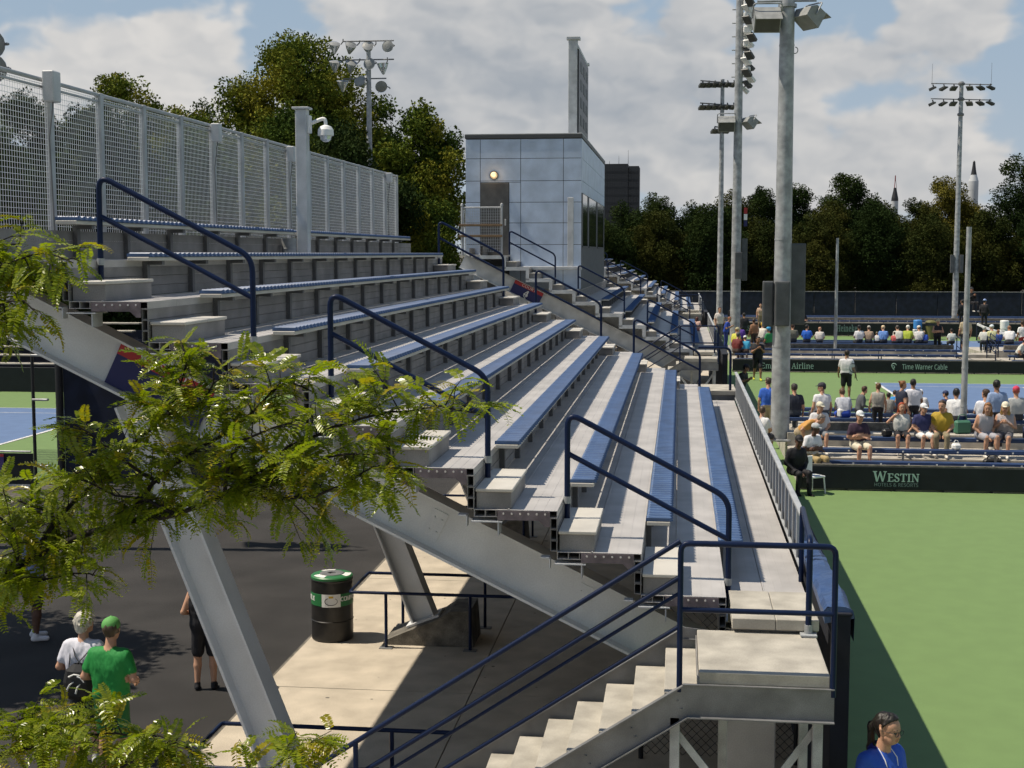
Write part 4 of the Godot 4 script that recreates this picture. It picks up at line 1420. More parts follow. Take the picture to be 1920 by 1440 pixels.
func make_backdrop() -> void:
	# tall navy fence behind the last court
	var t := thing("navy_fence", "tall navy windscreen fence closing off the far courts", "fence", Vector3(-5, 0, -106))
	var x := 0.0
	while x < 60.0:
		var mb := MB.new()
		mb.box(Vector3(x + 0.04, 0.1, -0.012), Vector3(x + 2.96, 2.42, 0.012))
		obj("fabric_panel", mb, mats["fence_navy"], t)
		var p := MB.new()
		p.tube(PackedVector3Array([Vector3(x, 0, -0.03), Vector3(x, 2.5, -0.03)]), 0.035, 0.035, 6)
		obj("fence_post", p, mats["fence_navy"], t)
		x += 3.0
	var r := MB.new()
	r.tube(PackedVector3Array([Vector3(0, 2.45, 0), Vector3(60, 2.45, 0)]), 0.03, 0.03, 6)
	obj("top_rail", r, mats["dark_galvanised"], t)
	# dark office tower far away
	var b := thing("office_tower", "dark slab-sided office tower far beyond the booth", "building", Vector3(-27.5, 0, -600))
	M("tower_dark", lin(0.030, 0.033, 0.036), 0.6, 0.0, 0.05, 0.05, 0.1, 0.01)
	M("tower_pane", lin(0.018, 0.021, 0.026), 0.25, 0.0, 0.0, 1.0, 0.0)
	for q: Array in [[-5.2, 5.0, 43.4, 0.0], [5.2, 9.8, 42.2, -2.0]]:
		var c := MB.new()
		c.box(Vector3(q[0], 0, -14), Vector3(q[1], q[2], q[3]))
		obj("wing", c, mats["tower_dark"], b)
		var pn := MB.new()
		var f := MB.new()
		var n := int((q[1] - q[0]) / 0.95)
		for i in n + 1:
			f.box(Vector3(q[0] + i * (q[1] - q[0]) / n - 0.09, 2, q[3]), Vector3(q[0] + i * (q[1] - q[0]) / n + 0.09, q[2] - 1.2, q[3] + 0.25))
		for i in 12:
			f.box(Vector3(q[0], 3.0 + i * 3.3, q[3]), Vector3(q[1], 3.9 + i * 3.3, q[3] + 0.12))
			pn.box(Vector3(q[0] + 0.1, 3.95 + i * 3.3, q[3]), Vector3(q[1] - 0.1, 6.25 + i * 3.3, q[3] + 0.05))
		var o := obj("mullions", f, mats["tower_dark"], b)
		o.set_meta("kind", "stuff")
		var g := obj("panes", pn, mats["tower_pane"], b)
		g.set_meta("kind", "stuff")
	for p: Array in [[1.0, 43.4, 3.5], [-3.0, 43.4, 1.5], [5.0, 43.4, 6.0]]:
		var m := MB.new()
		m.tube(PackedVector3Array([Vector3(p[0], p[1], -3), Vector3(p[0], p[1] + p[2], -3)]), 0.10, 0.05, 5)
		obj("antenna", m, mats["tower_dark"], b)
	# two rockets of an outdoor exhibit
	M("rocket_white", lin(0.50, 0.52, 0.54), 0.5, 0.0, 0.0, 1.0, 0.1, 0.02)
	plain("rocket_black", lin(0.012, 0.012, 0.014), 0.5)
	var ra := thing("display_rocket", "white rocket with black pointed nose right of the mast", "rocket", Vector3(60.35, 0, -300), "display rockets beyond the trees")
	var m1 := MB.new()
	m1.lathe(PackedVector2Array([Vector2(1.0, 0), Vector2(1.0, 18.2), Vector2(0.98, 18.2), Vector2(0.98, 18.35), Vector2(1.0, 18.35), Vector2(1.0, 20.2), Vector2(0.62, 21.5)]), Vector3.ZERO, 20)
	obj("hull", m1, mats["rocket_white"], ra)
	var m2 := MB.new()
	m2.lathe(PackedVector2Array([Vector2(0.62, 21.5), Vector2(0.42, 22.6), Vector2(0.30, 23.6), Vector2(0.24, 24.2), Vector2(0.0, 24.5)]), Vector3.ZERO, 16)
	m2.lathe(PackedVector2Array([Vector2(1.01, 10.5), Vector2(1.01, 14.2)]), Vector3.ZERO, 20)
	obj("black_nose", m2, mats["rocket_black"], ra)
	var rb := thing("display_rocket", "slim rocket with black capsule and thin escape tower", "rocket", Vector3(44.5, 0, -300), "display rockets beyond the trees")
	var m3 := MB.new()
	m3.lathe(PackedVector2Array([Vector2(0.72, 0), Vector2(0.72, 16.2)]), Vector3.ZERO, 16)
	obj("hull", m3, mats["rocket_white"], rb)
	var m4 := MB.new()
	m4.lathe(PackedVector2Array([Vector2(0.74, 16.2), Vector2(0.70, 16.8), Vector2(0.36, 18.4), Vector2(0.30, 18.9), Vector2(0.0, 19.0)]), Vector3.ZERO, 14)
	obj("capsule", m4, mats["rocket_black"], rb)
	var m5 := MB.new()
	for a in 3:
		m5.tube(PackedVector3Array([Vector3(cos(a * 2.1) * 0.3, 18.9, sin(a * 2.1) * 0.3), Vector3(cos(a * 2.1) * 0.1, 20.4, sin(a * 2.1) * 0.1)]), 0.05, 0.05, 5)
	m5.tube(PackedVector3Array([Vector3(0, 20.3, 0), Vector3(0, 21.5, 0)]), 0.13, 0.10, 8)
	plain("rocket_red", lin(0.22, 0.03, 0.03), 0.5)
	obj("escape_tower", m5, mats["rocket_red"], rb)


func mast(called: String, label: String, at: Vector3, h: float, r0: float, r1: float, group := "tall lighting masts") -> Node3D:
	var t := thing(called, label, "light mast", at, group)
	var mb := MB.new()
	var n := 6
	var pts := PackedVector3Array()
	for i in n + 1:
		pts.append(Vector3(0, h * i / n, 0))
	mb.tube(pts, r0, r1, 18)
	for y: float in [h * 0.16, h * 0.34, h * 0.66]:
		var r: float = lerpf(r0, r1, y / h) + 0.004
		mb.lathe(PackedVector2Array([Vector2(r - 0.006, y - 0.02), Vector2(r + 0.004, y - 0.02), Vector2(r + 0.004, y + 0.02), Vector2(r - 0.006, y + 0.02)]), Vector3.ZERO, 18)
	obj("pole", mb, mats["galvanised"], t)
	var bp := MB.new()
	bp.lathe(PackedVector2Array([Vector2(0, 0), Vector2(r0 * 1.5, 0), Vector2(r0 * 1.5, 0.04), Vector2(r0, 0.05)]), Vector3.ZERO, 14)
	obj("base_plate", bp, mats["galvanised"], t)
	return t


func flood(parent: Node3D, at: Vector3, yaw: float, pitch: float, s := 1.0) -> void:
	# box floodlight: body, hood and bracket, looking along its local -z
	var o := Node3D.new()
	o.name = numbered(parent, "floodlight")
	parent.add_child(o)
	o.position = at
	o.rotation = Vector3(pitch, yaw, 0)
	var b := MB.new()
	b.prism(PackedVector2Array([Vector2(-0.26, -0.2), Vector2(0.30, -0.26), Vector2(0.30, 0.26), Vector2(-0.10, 0.26), Vector2(-0.26, 0.1)]), Vector3(-0.34 * s, 0, 0), Vector3(0, 0, -s), Vector3(0, s, 0), Vector3(0.68 * s, 0, 0))
	obj("lamp_box", b, mats["lamp_body"], o)
	var g := MB.new()
	g.box(Vector3(-0.31, -0.23, -0.312) * s, Vector3(0.31, 0.23, -0.302) * s)
	obj("lens", g, mats["lamp_dark"], o)
	var v := MB.new()
	v.box(Vector3(-0.34, 0.255, -0.52) * s, Vector3(0.34, 0.27, -0.30) * s)
	obj("visor", v, mats["lamp_body"], o)
	var k := MB.new()
	k.tube(bend(PackedVector3Array([Vector3(-0.37, 0, 0) * s, Vector3(-0.37, 0.42, 0) * s, Vector3(0.37, 0.42, 0) * s, Vector3(0.37, 0, 0) * s]), 0.08 * s, 4), 0.022 * s, 0.022 * s, 6)
	obj("yoke", k, mats["galvanised"], o)


func small_flood(parent: Node3D, at: Vector3, yaw: float, pitch: float, s := 1.0, mat := "lamp_dark") -> void:
	var o := Node3D.new()
	o.name = numbered(parent, "floodlight")
	parent.add_child(o)
	o.position = at
	o.rotation = Vector3(pitch, yaw, 0)
	var b := MB.new()
	b.prism(PackedVector2Array([Vector2(-0.2, 0.0), Vector2(0.42, -0.09), Vector2(0.42, 0.10), Vector2(0.0, 0.13), Vector2(-0.2, 0.08)]), Vector3(-0.26 * s, -0.34 * s, 0), Vector3(0, 0, -s), Vector3(0, s, 0), Vector3(0.52 * s, 0, 0))
	obj("lamp_box", b, mats[mat], o)
	var k := MB.new()
	k.tube(PackedVector3Array([Vector3(0, 0, 0), Vector3(0, -0.24, 0) * s]), 0.05 * s, 0.07 * s, 6)
	obj("stem", k, mats["lamp_dark"], o)


func bell_lamp(parent: Node3D, at: Vector3, yaw: float, pitch: float) -> void:
	# round reflector floodlight: spun bell, glass face, arm
	var o := Node3D.new()
	o.name = numbered(parent, "floodlight")
	parent.add_child(o)
	o.position = at
	var h := Node3D.new()
	h.name = "lamp_head"
	o.rotation = Vector3(pitch, yaw, 0)
	h.free()
	var b := MB.new()
	b.lathe(PackedVector2Array([Vector2(0.0, -0.46), Vector2(0.05, -0.44), Vector2(0.10, -0.34), Vector2(0.19, -0.16), Vector2(0.245, 0.0), Vector2(0.255, 0.01)]), Vector3.ZERO, 16)
	obj("bell", b, mats["lamp_glass"], o)
	var g := MB.new()
	g.lathe(PackedVector2Array([Vector2(0.25, 0.0), Vector2(0.12, 0.03), Vector2(0.0, 0.04)]), Vector3.ZERO, 16)
	obj("glass_face", g, mats["lamp_body"], o)
	var k := MB.new()
	k.tube(PackedVector3Array([Vector3(0.26, -0.02, 0), Vector3(0.34, 0.10, 0), Vector3(0.34, 0.22, 0)]), 0.025, 0.025, 6)
	obj("arm", k, mats["dark_galvanised"], o)


func make_masts() -> void:
	# the big mast by the near low bleacher
	var a := mast("light_mast", "thickest galvanised mast rising in front of the near low bleacher", Vector3(2.58, 0.55, -35.7), 15.0, 0.24, 0.155)
	flood(a, Vector3(-0.52, 10.55, 0.15), deg_to_rad(185), deg_to_rad(-38), 0.95)
	flood(a, Vector3(0.50, 10.6, 0.05), deg_to_rad(-55), deg_to_rad(-32), 0.85)
	var cb := MB.new()
	cb.tube(PackedVector3Array([Vector3(-0.75, 10.97, 0.1), Vector3(0.7, 10.97, 0.05)]), 0.03, 0.03, 8)
	cb.lathe(PackedVector2Array([Vector2(0.19, 10.82), Vector2(0.23, 10.82), Vector2(0.23, 10.9), Vector2(0.19, 10.9)]), Vector3.ZERO, 14)
	obj("cross_bar", cb, mats["galvanised"], a)
	var lk := MB.new()
	var lp := PackedVector3Array()
	for i in 9:
		lp.append(Vector3(0.2 + 0.07 * sin(i * 0.6), 9.85 - 0.08 + 0.08 * cos(i * 0.6), 0.05))
	lk.tube(lp, 0.012, 0.012, 6)
	obj("cable_loop", lk, mats["dark_galvanised"], a)
	for q: Array in [["tall grey cabinet on the right of the thick mast", 0.26, 2.95, 0.62, 2.05, -0.12], ["grey cabinet on the front of the thick mast", -0.02, 2.93, 0.36, 1.12, 0.30], ["grey cabinet on the left of the thick mast", -0.36, 2.90, 0.26, 1.15, 0.02]]:
		var c := thing("electrical_cabinet", q[0], "cabinet", Vector3(2.58 + q[1], 0.55 + q[2], -35.7 + q[5]), "cabinets on the thick mast")
		var mb := MB.new()
		mb.bbox(Vector3(-q[3] / 2, 0, -0.12), Vector3(q[3] / 2, q[4], 0.12), 0.015)
		obj("cabinet_body", mb, mats["rust_grey_box"], c)
		var d := MB.new()
		d.bbox(Vector3(-q[3] / 2 + 0.03, 0.03, 0.12), Vector3(q[3] / 2 - 0.03, q[4] - 0.03, 0.132), 0.006)
		obj("door_plate", d, mats["rust_grey_box"], c)
	# second mast with a long column of floodlights seen edge on
	var b := mast("light_mast", "galvanised mast with a long column of white floodlights on its right", Vector3(2.65, 0.55, -67), 21.0, 0.25, 0.15)
	for i in 26:
		small_flood(b, Vector3(0.36 + 0.10 * (i % 3), 12.7 + i * 0.20, -0.6 + 0.5 * (i % 4)), deg_to_rad(-80 + 14 * (i % 4)), deg_to_rad(-36), 0.72, "soft_white" if i % 2 == 0 else "lamp_dark")
	for i in 9:
		var bx := MB.new()
		bx.bbox(Vector3(0.16, 13.1 + i * 0.62, -0.5), Vector3(0.52, 13.42 + i * 0.62, 0.45), 0.04)
		obj("lamp_housing", bx, mats["soft_white"], b)
		var pg := MB.new()
		pg.tube(PackedVector3Array([Vector3(-0.34, 13.0 + i * 0.62, 0), Vector3(0.3, 13.0 + i * 0.62, 0)]), 0.03, 0.03, 6)
		obj("step_peg", pg, mats["galvanised"], b)
	flood(b, Vector3(-0.55, 10.85, 0.2), deg_to_rad(180), deg_to_rad(-30), 1.15)
	flood(b, Vector3(0.50, 10.9, 0.1), deg_to_rad(-60), deg_to_rad(-35), 0.9)
	var c2 := thing("electrical_cabinet", "slim grey cabinet low on the mast with the floodlight column", "cabinet", Vector3(2.75, 4.1, -66.7), "cabinets on the second mast")
	var cm := MB.new()
	cm.bbox(Vector3(-0.16, 0, -0.1), Vector3(0.16, 1.25, 0.1), 0.015)
	obj("cabinet_body", cm, mats["rust_grey_box"], c2)
	var c3 := thing("electrical_cabinet", "tall dark cabinet behind the mast with the floodlight column", "cabinet", Vector3(3.05, 4.0, -67.15), "cabinets on the second mast")
	var cm3 := MB.new()
	cm3.bbox(Vector3(-0.13, 0, -0.1), Vector3(0.13, 2.0, 0.1), 0.015)
	obj("cabinet_body", cm3, mats["rust_grey_box"], c3)
	var pn := thing("pennant", "small red, white and blue pennant on the mast with the floodlight column", "flag", Vector3(2.98, 6.55, -66.9))
	for i in 3:
		var pm := MB.new()
		pm.box(Vector3(0, 0.62 - i * 0.3, 0), Vector3(0.16, 0.90 - i * 0.3, 0.01))
		obj(["red_stripe", "white_stripe", "blue_stripe"][i], pm, mats[["red_paint", "soft_white", "sign_navy"][i]], pn)
	# thinner mast behind it with three banks
	var c := mast("light_mast", "slimmer mast left of the floodlight column, with three lamp banks", Vector3(2.75, 0.5, -97), 16.6, 0.22, 0.13)
	for r in 3:
		var y: float = [16.5, 15.0, 13.4][r]
		var bar := MB.new()
		bar.tube(PackedVector3Array([Vector3(-1.5 if r < 2 else -0.5, y, 0.3), Vector3(0.85, y - 0.15, -0.3)]), 0.05, 0.05, 6)
		obj("cross_bar", bar, mats["dark_galvanised"], c)
		for i in (6 if r < 2 else 3):
			small_flood(c, Vector3((-1.35 if r < 2 else -0.5) + i * 0.42, y, 0.2), deg_to_rad(20 + i * 6), deg_to_rad(-20), 0.85)
	# mast on the right with two banks of six
	var d := mast("light_mast", "mast at the right with two straight rows of six lamps", Vector3(18.35, 0.5, -96), 16.1, 0.20, 0.13)
	for r in 2:
		var y: float = [15.95, 14.95][r]
		var bar := MB.new()
		bar.tube(PackedVector3Array([Vector3(-1.95, y + 0.06, 0.0), Vector3(1.95, y - 0.08, 0.0)]), 0.035, 0.035, 6)
		obj("cross_bar", bar, mats["dark_galvanised"], d)
		for i in 6:
			var x: float = [-1.85, -1.15, -0.5, 0.52, 1.2, 1.85][i]
			small_flood(d, Vector3(x, y - 0.02, 0.05), deg_to_rad([75, 50, 12, -25, -55, -75][i]), deg_to_rad(-18), 0.78)
	var kn := MB.new()
	for y: float in [15.95, 14.95, 13.95]:
		kn.lathe(PackedVector2Array([Vector2(0.12, y - 0.12), Vector2(0.22, y - 0.06), Vector2(0.22, y + 0.06), Vector2(0.12, y + 0.12)]), Vector3.ZERO, 10)
	kn.tube(PackedVector3Array([Vector3(-1.9, 15.9, 0), Vector3(-1.9, 17.3, 0)]), 0.012, 0.008, 4)
	kn.tube(PackedVector3Array([Vector3(1.9, 15.9, 0), Vector3(1.9, 17.3, 0)]), 0.012, 0.008, 4)
	obj("collars", kn, mats["dark_galvanised"], d)
	var c4 := thing("electrical_cabinet", "grey cabinet pair low on the right-hand mast", "cabinet", Vector3(18.35, 4.0, -95.8))
	for s: float in [-0.42, 0.18]:
		var m4 := MB.new()
		m4.bbox(Vector3(s, 0, -0.1), Vector3(s + 0.24, 1.2, 0.1), 0.015)
		obj("cabinet_body", m4, mats["rust_grey_box"], c4)
	# plain short poles between the courts
	var s1 := mast("short_pole", "short plain grey pole standing on the near low bleacher", Vector3(7.29, 0.52, -36.6), 5.45, 0.085, 0.062, "short plain poles")
	var cone := MB.new()
	cone.lathe(PackedVector2Array([Vector2(0.24, 0.0), Vector2(0.23, 0.05), Vector2(0.10, 0.45), Vector2(0.09, 0.62)]), Vector3.ZERO, 14)
	obj("base_cone", cone, mats["blue_paint"], s1)
	mast("short_pole", "short plain grey pole rising from the middle low bleacher", Vector3(7.38, 0.52, -67.2), 5.5, 0.085, 0.062, "short plain poles")
	# mast with bell lamps behind the mesh fence
	var e := mast("bell_lamp_mast", "mast with round bell-shaped lamps in front of the big tree", Vector3(-13.05, 0, -58), 14.1, 0.17, 0.09, "masts with bell lamps")
	for r in 3:
		var y: float = [14.15, 13.38, 12.6][r]
		var bar := MB.new()
		bar.tube(PackedVector3Array([Vector3(-1.1, y, 0.0), Vector3(1.08 if r < 2 else 0.75, y, 0.0)]), 0.03, 0.03, 6)
		obj("cross_bar", bar, mats["dark_galvanised"], e)
	for q: Array in [[-1.42, 14.05, 20, 30], [-0.72, 14.0, 30, 40], [0.0, 13.95, 10, 55], [0.84, 13.9, -10, 85], [-1.42, 13.3, 20, 20], [-0.72, 13.25, 30, 35], [0.05, 13.2, -5, 80], [0.62, 13.2, -40, 5], [-1.1, 12.5, 10, 15], [-0.35, 12.5, -10, 60], [0.55, 12.25, 20, 115]]:
		bell_lamp(e, Vector3(q[0], q[1], 0.1), deg_to_rad(q[2]), deg_to_rad(q[3]))
	# its twin just outside the left edge, of which two lamps show
	var f := mast("bell_lamp_mast", "mast with round bell-shaped lamps at the left edge", Vector3(-12.75, 0, -23.35), 12.2, 0.15, 0.08, "masts with bell lamps")
	for r in 4:
		var y: float = [11.8, 10.9, 9.6, 9.2][r]
		var bar := MB.new()
		bar.tube(PackedVector3Array([Vector3(-1.2, y, 0.2), Vector3(0.55, y, -0.1)]), 0.03, 0.03, 6)
		obj("cross_bar", bar, mats["dark_galvanised"], f)
	for q: Array in [[0.64, 8.98, 5, 100], [0.66, 8.56, 5, 105], [0.1, 11.5, 20, 40], [-0.3, 11.5, 0, 60], [-0.9, 11.5, 40, 30], [0.3, 10.6, 20, 60], [-0.2, 10.6, 10, 40], [-0.8, 10.6, 30, 50]]:
		bell_lamp(f, Vector3(q[0], q[1], -0.3), deg_to_rad(q[2]), deg_to_rad(q[3]))


func make_plaza() -> void:
	# recycling drum
	var t := thing("recycling_barrel", "dark barrel with green band and green-white lid on the pavement", "barrel", Vector3(-4.70, 0.02, -18.3))
	var b := MB.new()
	b.lathe(PackedVector2Array([Vector2(0.0, 0.0), Vector2(0.275, 0.0), Vector2(0.285, 0.02), Vector2(0.285, 0.27), Vector2(0.293, 0.28), Vector2(0.285, 0.29), Vector2(0.285, 0.52), Vector2(0.285, 0.70), Vector2(0.285, 0.82), Vector2(0.292, 0.84), Vector2(0.285, 0.86), Vector2(0.27, 0.87)]), Vector3.ZERO, 32)
	obj("drum", b, mats["can_body"], t)
	var bd := MB.new()
	bd.lathe(PackedVector2Array([Vector2(0.2875, 0.50), Vector2(0.2895, 0.505), Vector2(0.2895, 0.665), Vector2(0.2875, 0.67)]), Vector3.ZERO, 32)
	obj("green_band", bd, mats["can_green"], t)
	var lb := MB.new()
	for i in 6:
		var a0 := deg_to_rad(-18 + 52.0 * i / 6.0 - 5 + 90 - 14)
		var a1 := deg_to_rad(-18 + 52.0 * (i + 1) / 6.0 - 5 + 90 - 14)
		var p0 := Vector3(cos(a0), 0, sin(a0)) * 0.2915
		var p1 := Vector3(cos(a1), 0, sin(a1)) * 0.2915
		lb.quad(p0 + Vector3(0, 0.495, 0), p1 + Vector3(0, 0.495, 0), p1 + Vector3(0, 0.672, 0), p0 + Vector3(0, 0.672, 0), p0)
	obj("white_label", lb, mats["soft_white"], t)
	var em := MB.new()
	var pts := PackedVector3Array()
	for i in 17:
		var a := i * TAU * 0.8 / 16.0 + 2.3
		var th := deg_to_rad(79 + cos(a) * 17.0)
		pts.append(Vector3(cos(th) * 0.2925, 0.575 + sin(a) * 0.052, sin(th) * 0.2925))
	em.tube(pts, 0.003, 0.006, 5)
	obj("label_ring", em, mats["board_black"], t)
	var dot := MB.new()
	dot.obox(Vector3(cos(deg_to_rad(79)) * 0.292, 0.635, sin(deg_to_rad(79)) * 0.292), Vector3(0.03, 0, -0.006), Vector3(0, 0.014, 0), Vector3(0, 0, 0.002))
	obj("label_dot", dot, mats["buckle_yellow"], t)
	var word := "COMPOSTABLE"
	for rep in 2:
		for i in word.length():
			var ang := deg_to_rad(49.0 - i * 10.5 - rep * 170.0)
			var lm := put("letter", text_mesh(word[i], 0.062, mats["soft_white"], "Droid Sans", true, 0.003), t, Vector3(cos(ang) * 0.291, 0.60, sin(ang) * 0.291))
			lm.rotation.y = PI / 2 - ang
	var ld := MB.new()
	ld.lathe(PackedVector2Array([Vector2(0.288, 0.85), Vector2(0.288, 0.88), Vector2(0.27, 0.895), Vector2(0.17, 0.905), Vector2(0.16, 0.905)]), Vector3.ZERO, 32)
	obj("lid", ld, mats["can_green"], t)
	for i in 3:
		var pm := MB.new()
		for k in 4:
			var a0 := deg_to_rad(-20.0 + i * 120.0 + k * 12.0)
			var a1 := deg_to_rad(-20.0 + i * 120.0 + k * 12.0 + 12.0)
			pm.quad(Vector3(cos(a0) * 0.262, 0.8985, sin(a0) * 0.262), Vector3(cos(a1) * 0.262, 0.8985, sin(a1) * 0.262), Vector3(cos(a1) * 0.175, 0.9075, sin(a1) * 0.175), Vector3(cos(a0) * 0.175, 0.9075, sin(a0) * 0.175), Vector3.UP)
		obj("lid_sticker", pm, mats["soft_white"], t)
	var hl := MB.new()
	hl.lathe(PackedVector2Array([Vector2(0.17, 0.903), Vector2(0.165, 0.912), Vector2(0.06, 0.912), Vector2(0.055, 0.89), Vector2(0.0, 0.88)]), Vector3.ZERO, 24)
	obj("opening_ring", hl, mats["dark_galvanised"], t)
	# pipe barriers round the column footings
	for q: Array in [[-12.05, "dark blue pipe barrier round the nearest column footing"], [-18.45, "dark blue pipe barrier round the second column footing"], [-24.85, "dark blue pipe barrier round the third column footing"]]:
		var r := thing("pipe_barrier", q[1], "barrier", Vector3(-3.3, 0.02, q[0]), "pipe barriers under the stand")
		var mb := MB.new()
		var h := 0.75
		mb.tube(bend(PackedVector3Array([Vector3(1.2, h, 0.56), Vector3(-1.05, h, 0.56), Vector3(-1.05, h, -0.58), Vector3(1.2, h, -0.58)]), 0.04, 3), 0.022, 0.022, 8)
		obj("top_pipe", mb, mats["blue_paint"], r)
		for p: Vector2 in [Vector2(-0.56, 0.56), Vector2(0.58, 0.56), Vector2(-0.56, -0.58), Vector2(0.62, -0.58)]:
			var pm := MB.new()
			pm.tube(PackedVector3Array([Vector3(p.x, 0, p.y), Vector3(p.x, h, p.y)]), 0.022, 0.022, 8)
			var po := obj("post", pm, mats["blue_paint"], r)
			var fm := MB.new()
			fm.bbox(Vector3(p.x - 0.09, 0, p.y - 0.06), Vector3(p.x + 0.09, 0.012, p.y + 0.06), 0.003)
			obj("foot_plate", fm, mats["dark_galvanised"], po)
	# dark chain-link gate under the stand
	var g := thing("under_gate", "black chain-link screen under the lowest rows of the stand", "fence", Vector3(-0.35, 0.02, -14.2))
	for x: float in [0.0, 0.85, 1.6]:
		var pm := MB.new()
		pm.tube(PackedVector3Array([Vector3(x, 0, 0), Vector3(x, 1.75, 0)]), 0.03, 0.03, 6)
		obj("gate_post", pm, mats["board_black"], g)
	var lk := MB.new()
	for i in 34:
		for s: float in [-1.0, 1.0]:
			var x := -0.8 + i * 0.095
			var a := Vector3(clampf(x, 0.0, 1.6), 0.05, 0)
			var bb := Vector3(clampf(x + s * 1.6, 0.0, 1.6), 0.05, 0)
			a.y = 0.05 + absf(a.x - x)
			bb.y = 0.05 + absf(bb.x - x)
			if a.y < 1.65 and bb.y <= 1.66 and a.distance_to(bb) > 0.05:
				lk.obox((a + bb) / 2 + Vector3(0, 0, s * 0.003), (bb - a) / 2, (bb - a).normalized().cross(Vector3(0, 0, 1)) * 0.003, Vector3(0, 0, 0.002))
	obj("chain_link", lk, mats["board_black"], g)


func make_left_court() -> void:
	sheet("left_court_surface", "court_green", -70, -14.15, -30.2, -50.4, 0.004)
	court_paint(-42.47, -34.05, 10.97, 23.77)
	# low navy fence along the path and taller screens to the right of it
	var t := thing("low_fence", "low navy windscreen fence with pale top edge at the far left", "fence", Vector3(-30, 0, -29.5))
	for i in 6:
		var mb := MB.new()
		mb.box(Vector3(i * 2.6, 0.1, -0.01), Vector3(i * 2.6 + 2.55, 0.80, 0.01))
		obj("fabric_panel", mb, mats["banner_navy"], t)
	var r := MB.new()
	r.tube(PackedVector3Array([Vector3(0, 0.84, 0), Vector3(15.5, 0.84, 0)]), 0.025, 0.025, 6)
	r.box(Vector3(0, 0.0, -0.03), Vector3(15.5, 0.09, 0.03))
	obj("top_rail", r, mats["galvanised"], t)
	var sg := thing("fence_notice", "small purple notice hung on the low fence at the left edge", "sign", Vector3(-15.48, 0.28, -29.47))
	var sm := MB.new()
	plain("notice_purple", lin(0.05, 0.03, 0.15), 0.6)
	sm.box(Vector3(-0.35, 0.0, 0.0), Vector3(0.35, 0.50, 0.012))
	obj("panel", sm, mats["notice_purple"], sg)
	var sb := MB.new()
	sb.box(Vector3(-0.35, 0.44, 0.012), Vector3(0.35, 0.50, 0.016))
	obj("red_band", sb, mats["red_paint"], sg)
	var f := thing("screen_fence", "tall black-posted navy screen fence left of the leaning column", "fence", Vector3(-14.4, 0, -29.5))
	for q: Array in [[0.0, 0.04, 3.6], [0.62, 0.09, 3.5], [2.9, 0.06, 3.5], [5.0, 0.06, 3.5]]:
		var pm := MB.new()
		pm.tube(PackedVector3Array([Vector3(q[0], 0, 0), Vector3(q[0], q[2], 0)]), q[1], q[1], 8)
		obj("fence_post", pm, mats["board_black"], f)
	for q: Array in [[0.72, 2.85], [2.95, 4.95]]:
		var mb := MB.new()
		mb.box(Vector3(q[0], 0.15, -0.01), Vector3(q[1], 3.4, 0.01))
		obj("fabric_panel", mb, mats["fence_navy"], f)
	var lk := MB.new()
	for i in 22:
		lk.box(Vector3(0.03 + i * 0.025, 0.1, -0.003), Vector3(0.035 + i * 0.025, 0.9, 0.003))
	for i in 14:
		lk.box(Vector3(0.02, 0.12 + i * 0.055, 0.003), Vector3(0.58, 0.125 + i * 0.055, 0.006))
	obj("chain_link", lk, mats["dark_galvanised"], f)
	for y: float in [0.5, 2.0, 3.0]:
		var hg := MB.new()
		hg.bbox(Vector3(-0.02, y, -0.05), Vector3(0.35, y + 0.05, 0.05), 0.01)
		obj("hinge_arm", hg, mats["galvanised"], f)
	var w := thing("sideline_wall", "navy wall behind the court at the far left", "wall", Vector3(-60, 0, -50.4), "dark walls along the courts")
	var wm := MB.new()
	wm.bbox(Vector3(0, 0, -0.05), Vector3(38, 0.95, 0.05), 0.01)
	obj("panel", wm, mats["banner_navy"], w)
	var b := thing("left_bleacher", "pale empty bleacher rows behind the court at the far left", "bleacher", Vector3(-60, 0, -50.8))
	for i in 6:
		var mb := MB.new()
		mb.bbox(Vector3(0, 1.0 + i * 0.28, -0.5 - i * 0.75), Vector3(38, 1.06 + i * 0.28, -0.05 - i * 0.75), 0.01)
		obj("bench", mb, mats["deck_beige"], b)
		var sp := MB.new()
		sp.box(Vector3(0, 0.0, -0.8 - i * 0.75), Vector3(38, 0.72 + i * 0.28, -0.7 - i * 0.75))
		obj("riser", sp, mats["fence_navy"], b)


func leaf_clump(sd: int, count: int) -> ArrayMesh:
	# a handful of leaf-sized faces in a unit ball
	var r := RandomNumberGenerator.new()
	r.seed = sd
	var mb := MB.new()
	for i in count:
		var p := Vector3(r.randf_range(-1, 1), r.randf_range(-1, 1), r.randf_range(-1, 1)).limit_length(1.0) * 0.85
		var a := Vector3(r.randf_range(-1, 1), r.randf_range(-0.6, 0.6), r.randf_range(-1, 1)).normalized()
		var b := a.cross(Vector3(r.randf_range(-1, 1), r.randf_range(-1, 1), r.randf_range(-1, 1)).normalized()).normalized()
		var s := r.randf_range(0.13, 0.23)
		var nn := a.cross(b)
		var t := r.randf_range(0.86, 1.12)
		mb.col = Color(t, t, t)
		mb.tri(p - a * s, p + b * s * 0.6 + nn * s * 0.12, p + a * s, nn)
		mb.tri(p - a * s, p + a * s, p - b * s * 0.6 + nn * s * 0.12, nn)
	return mb.mesh(mats["foliage"], true)


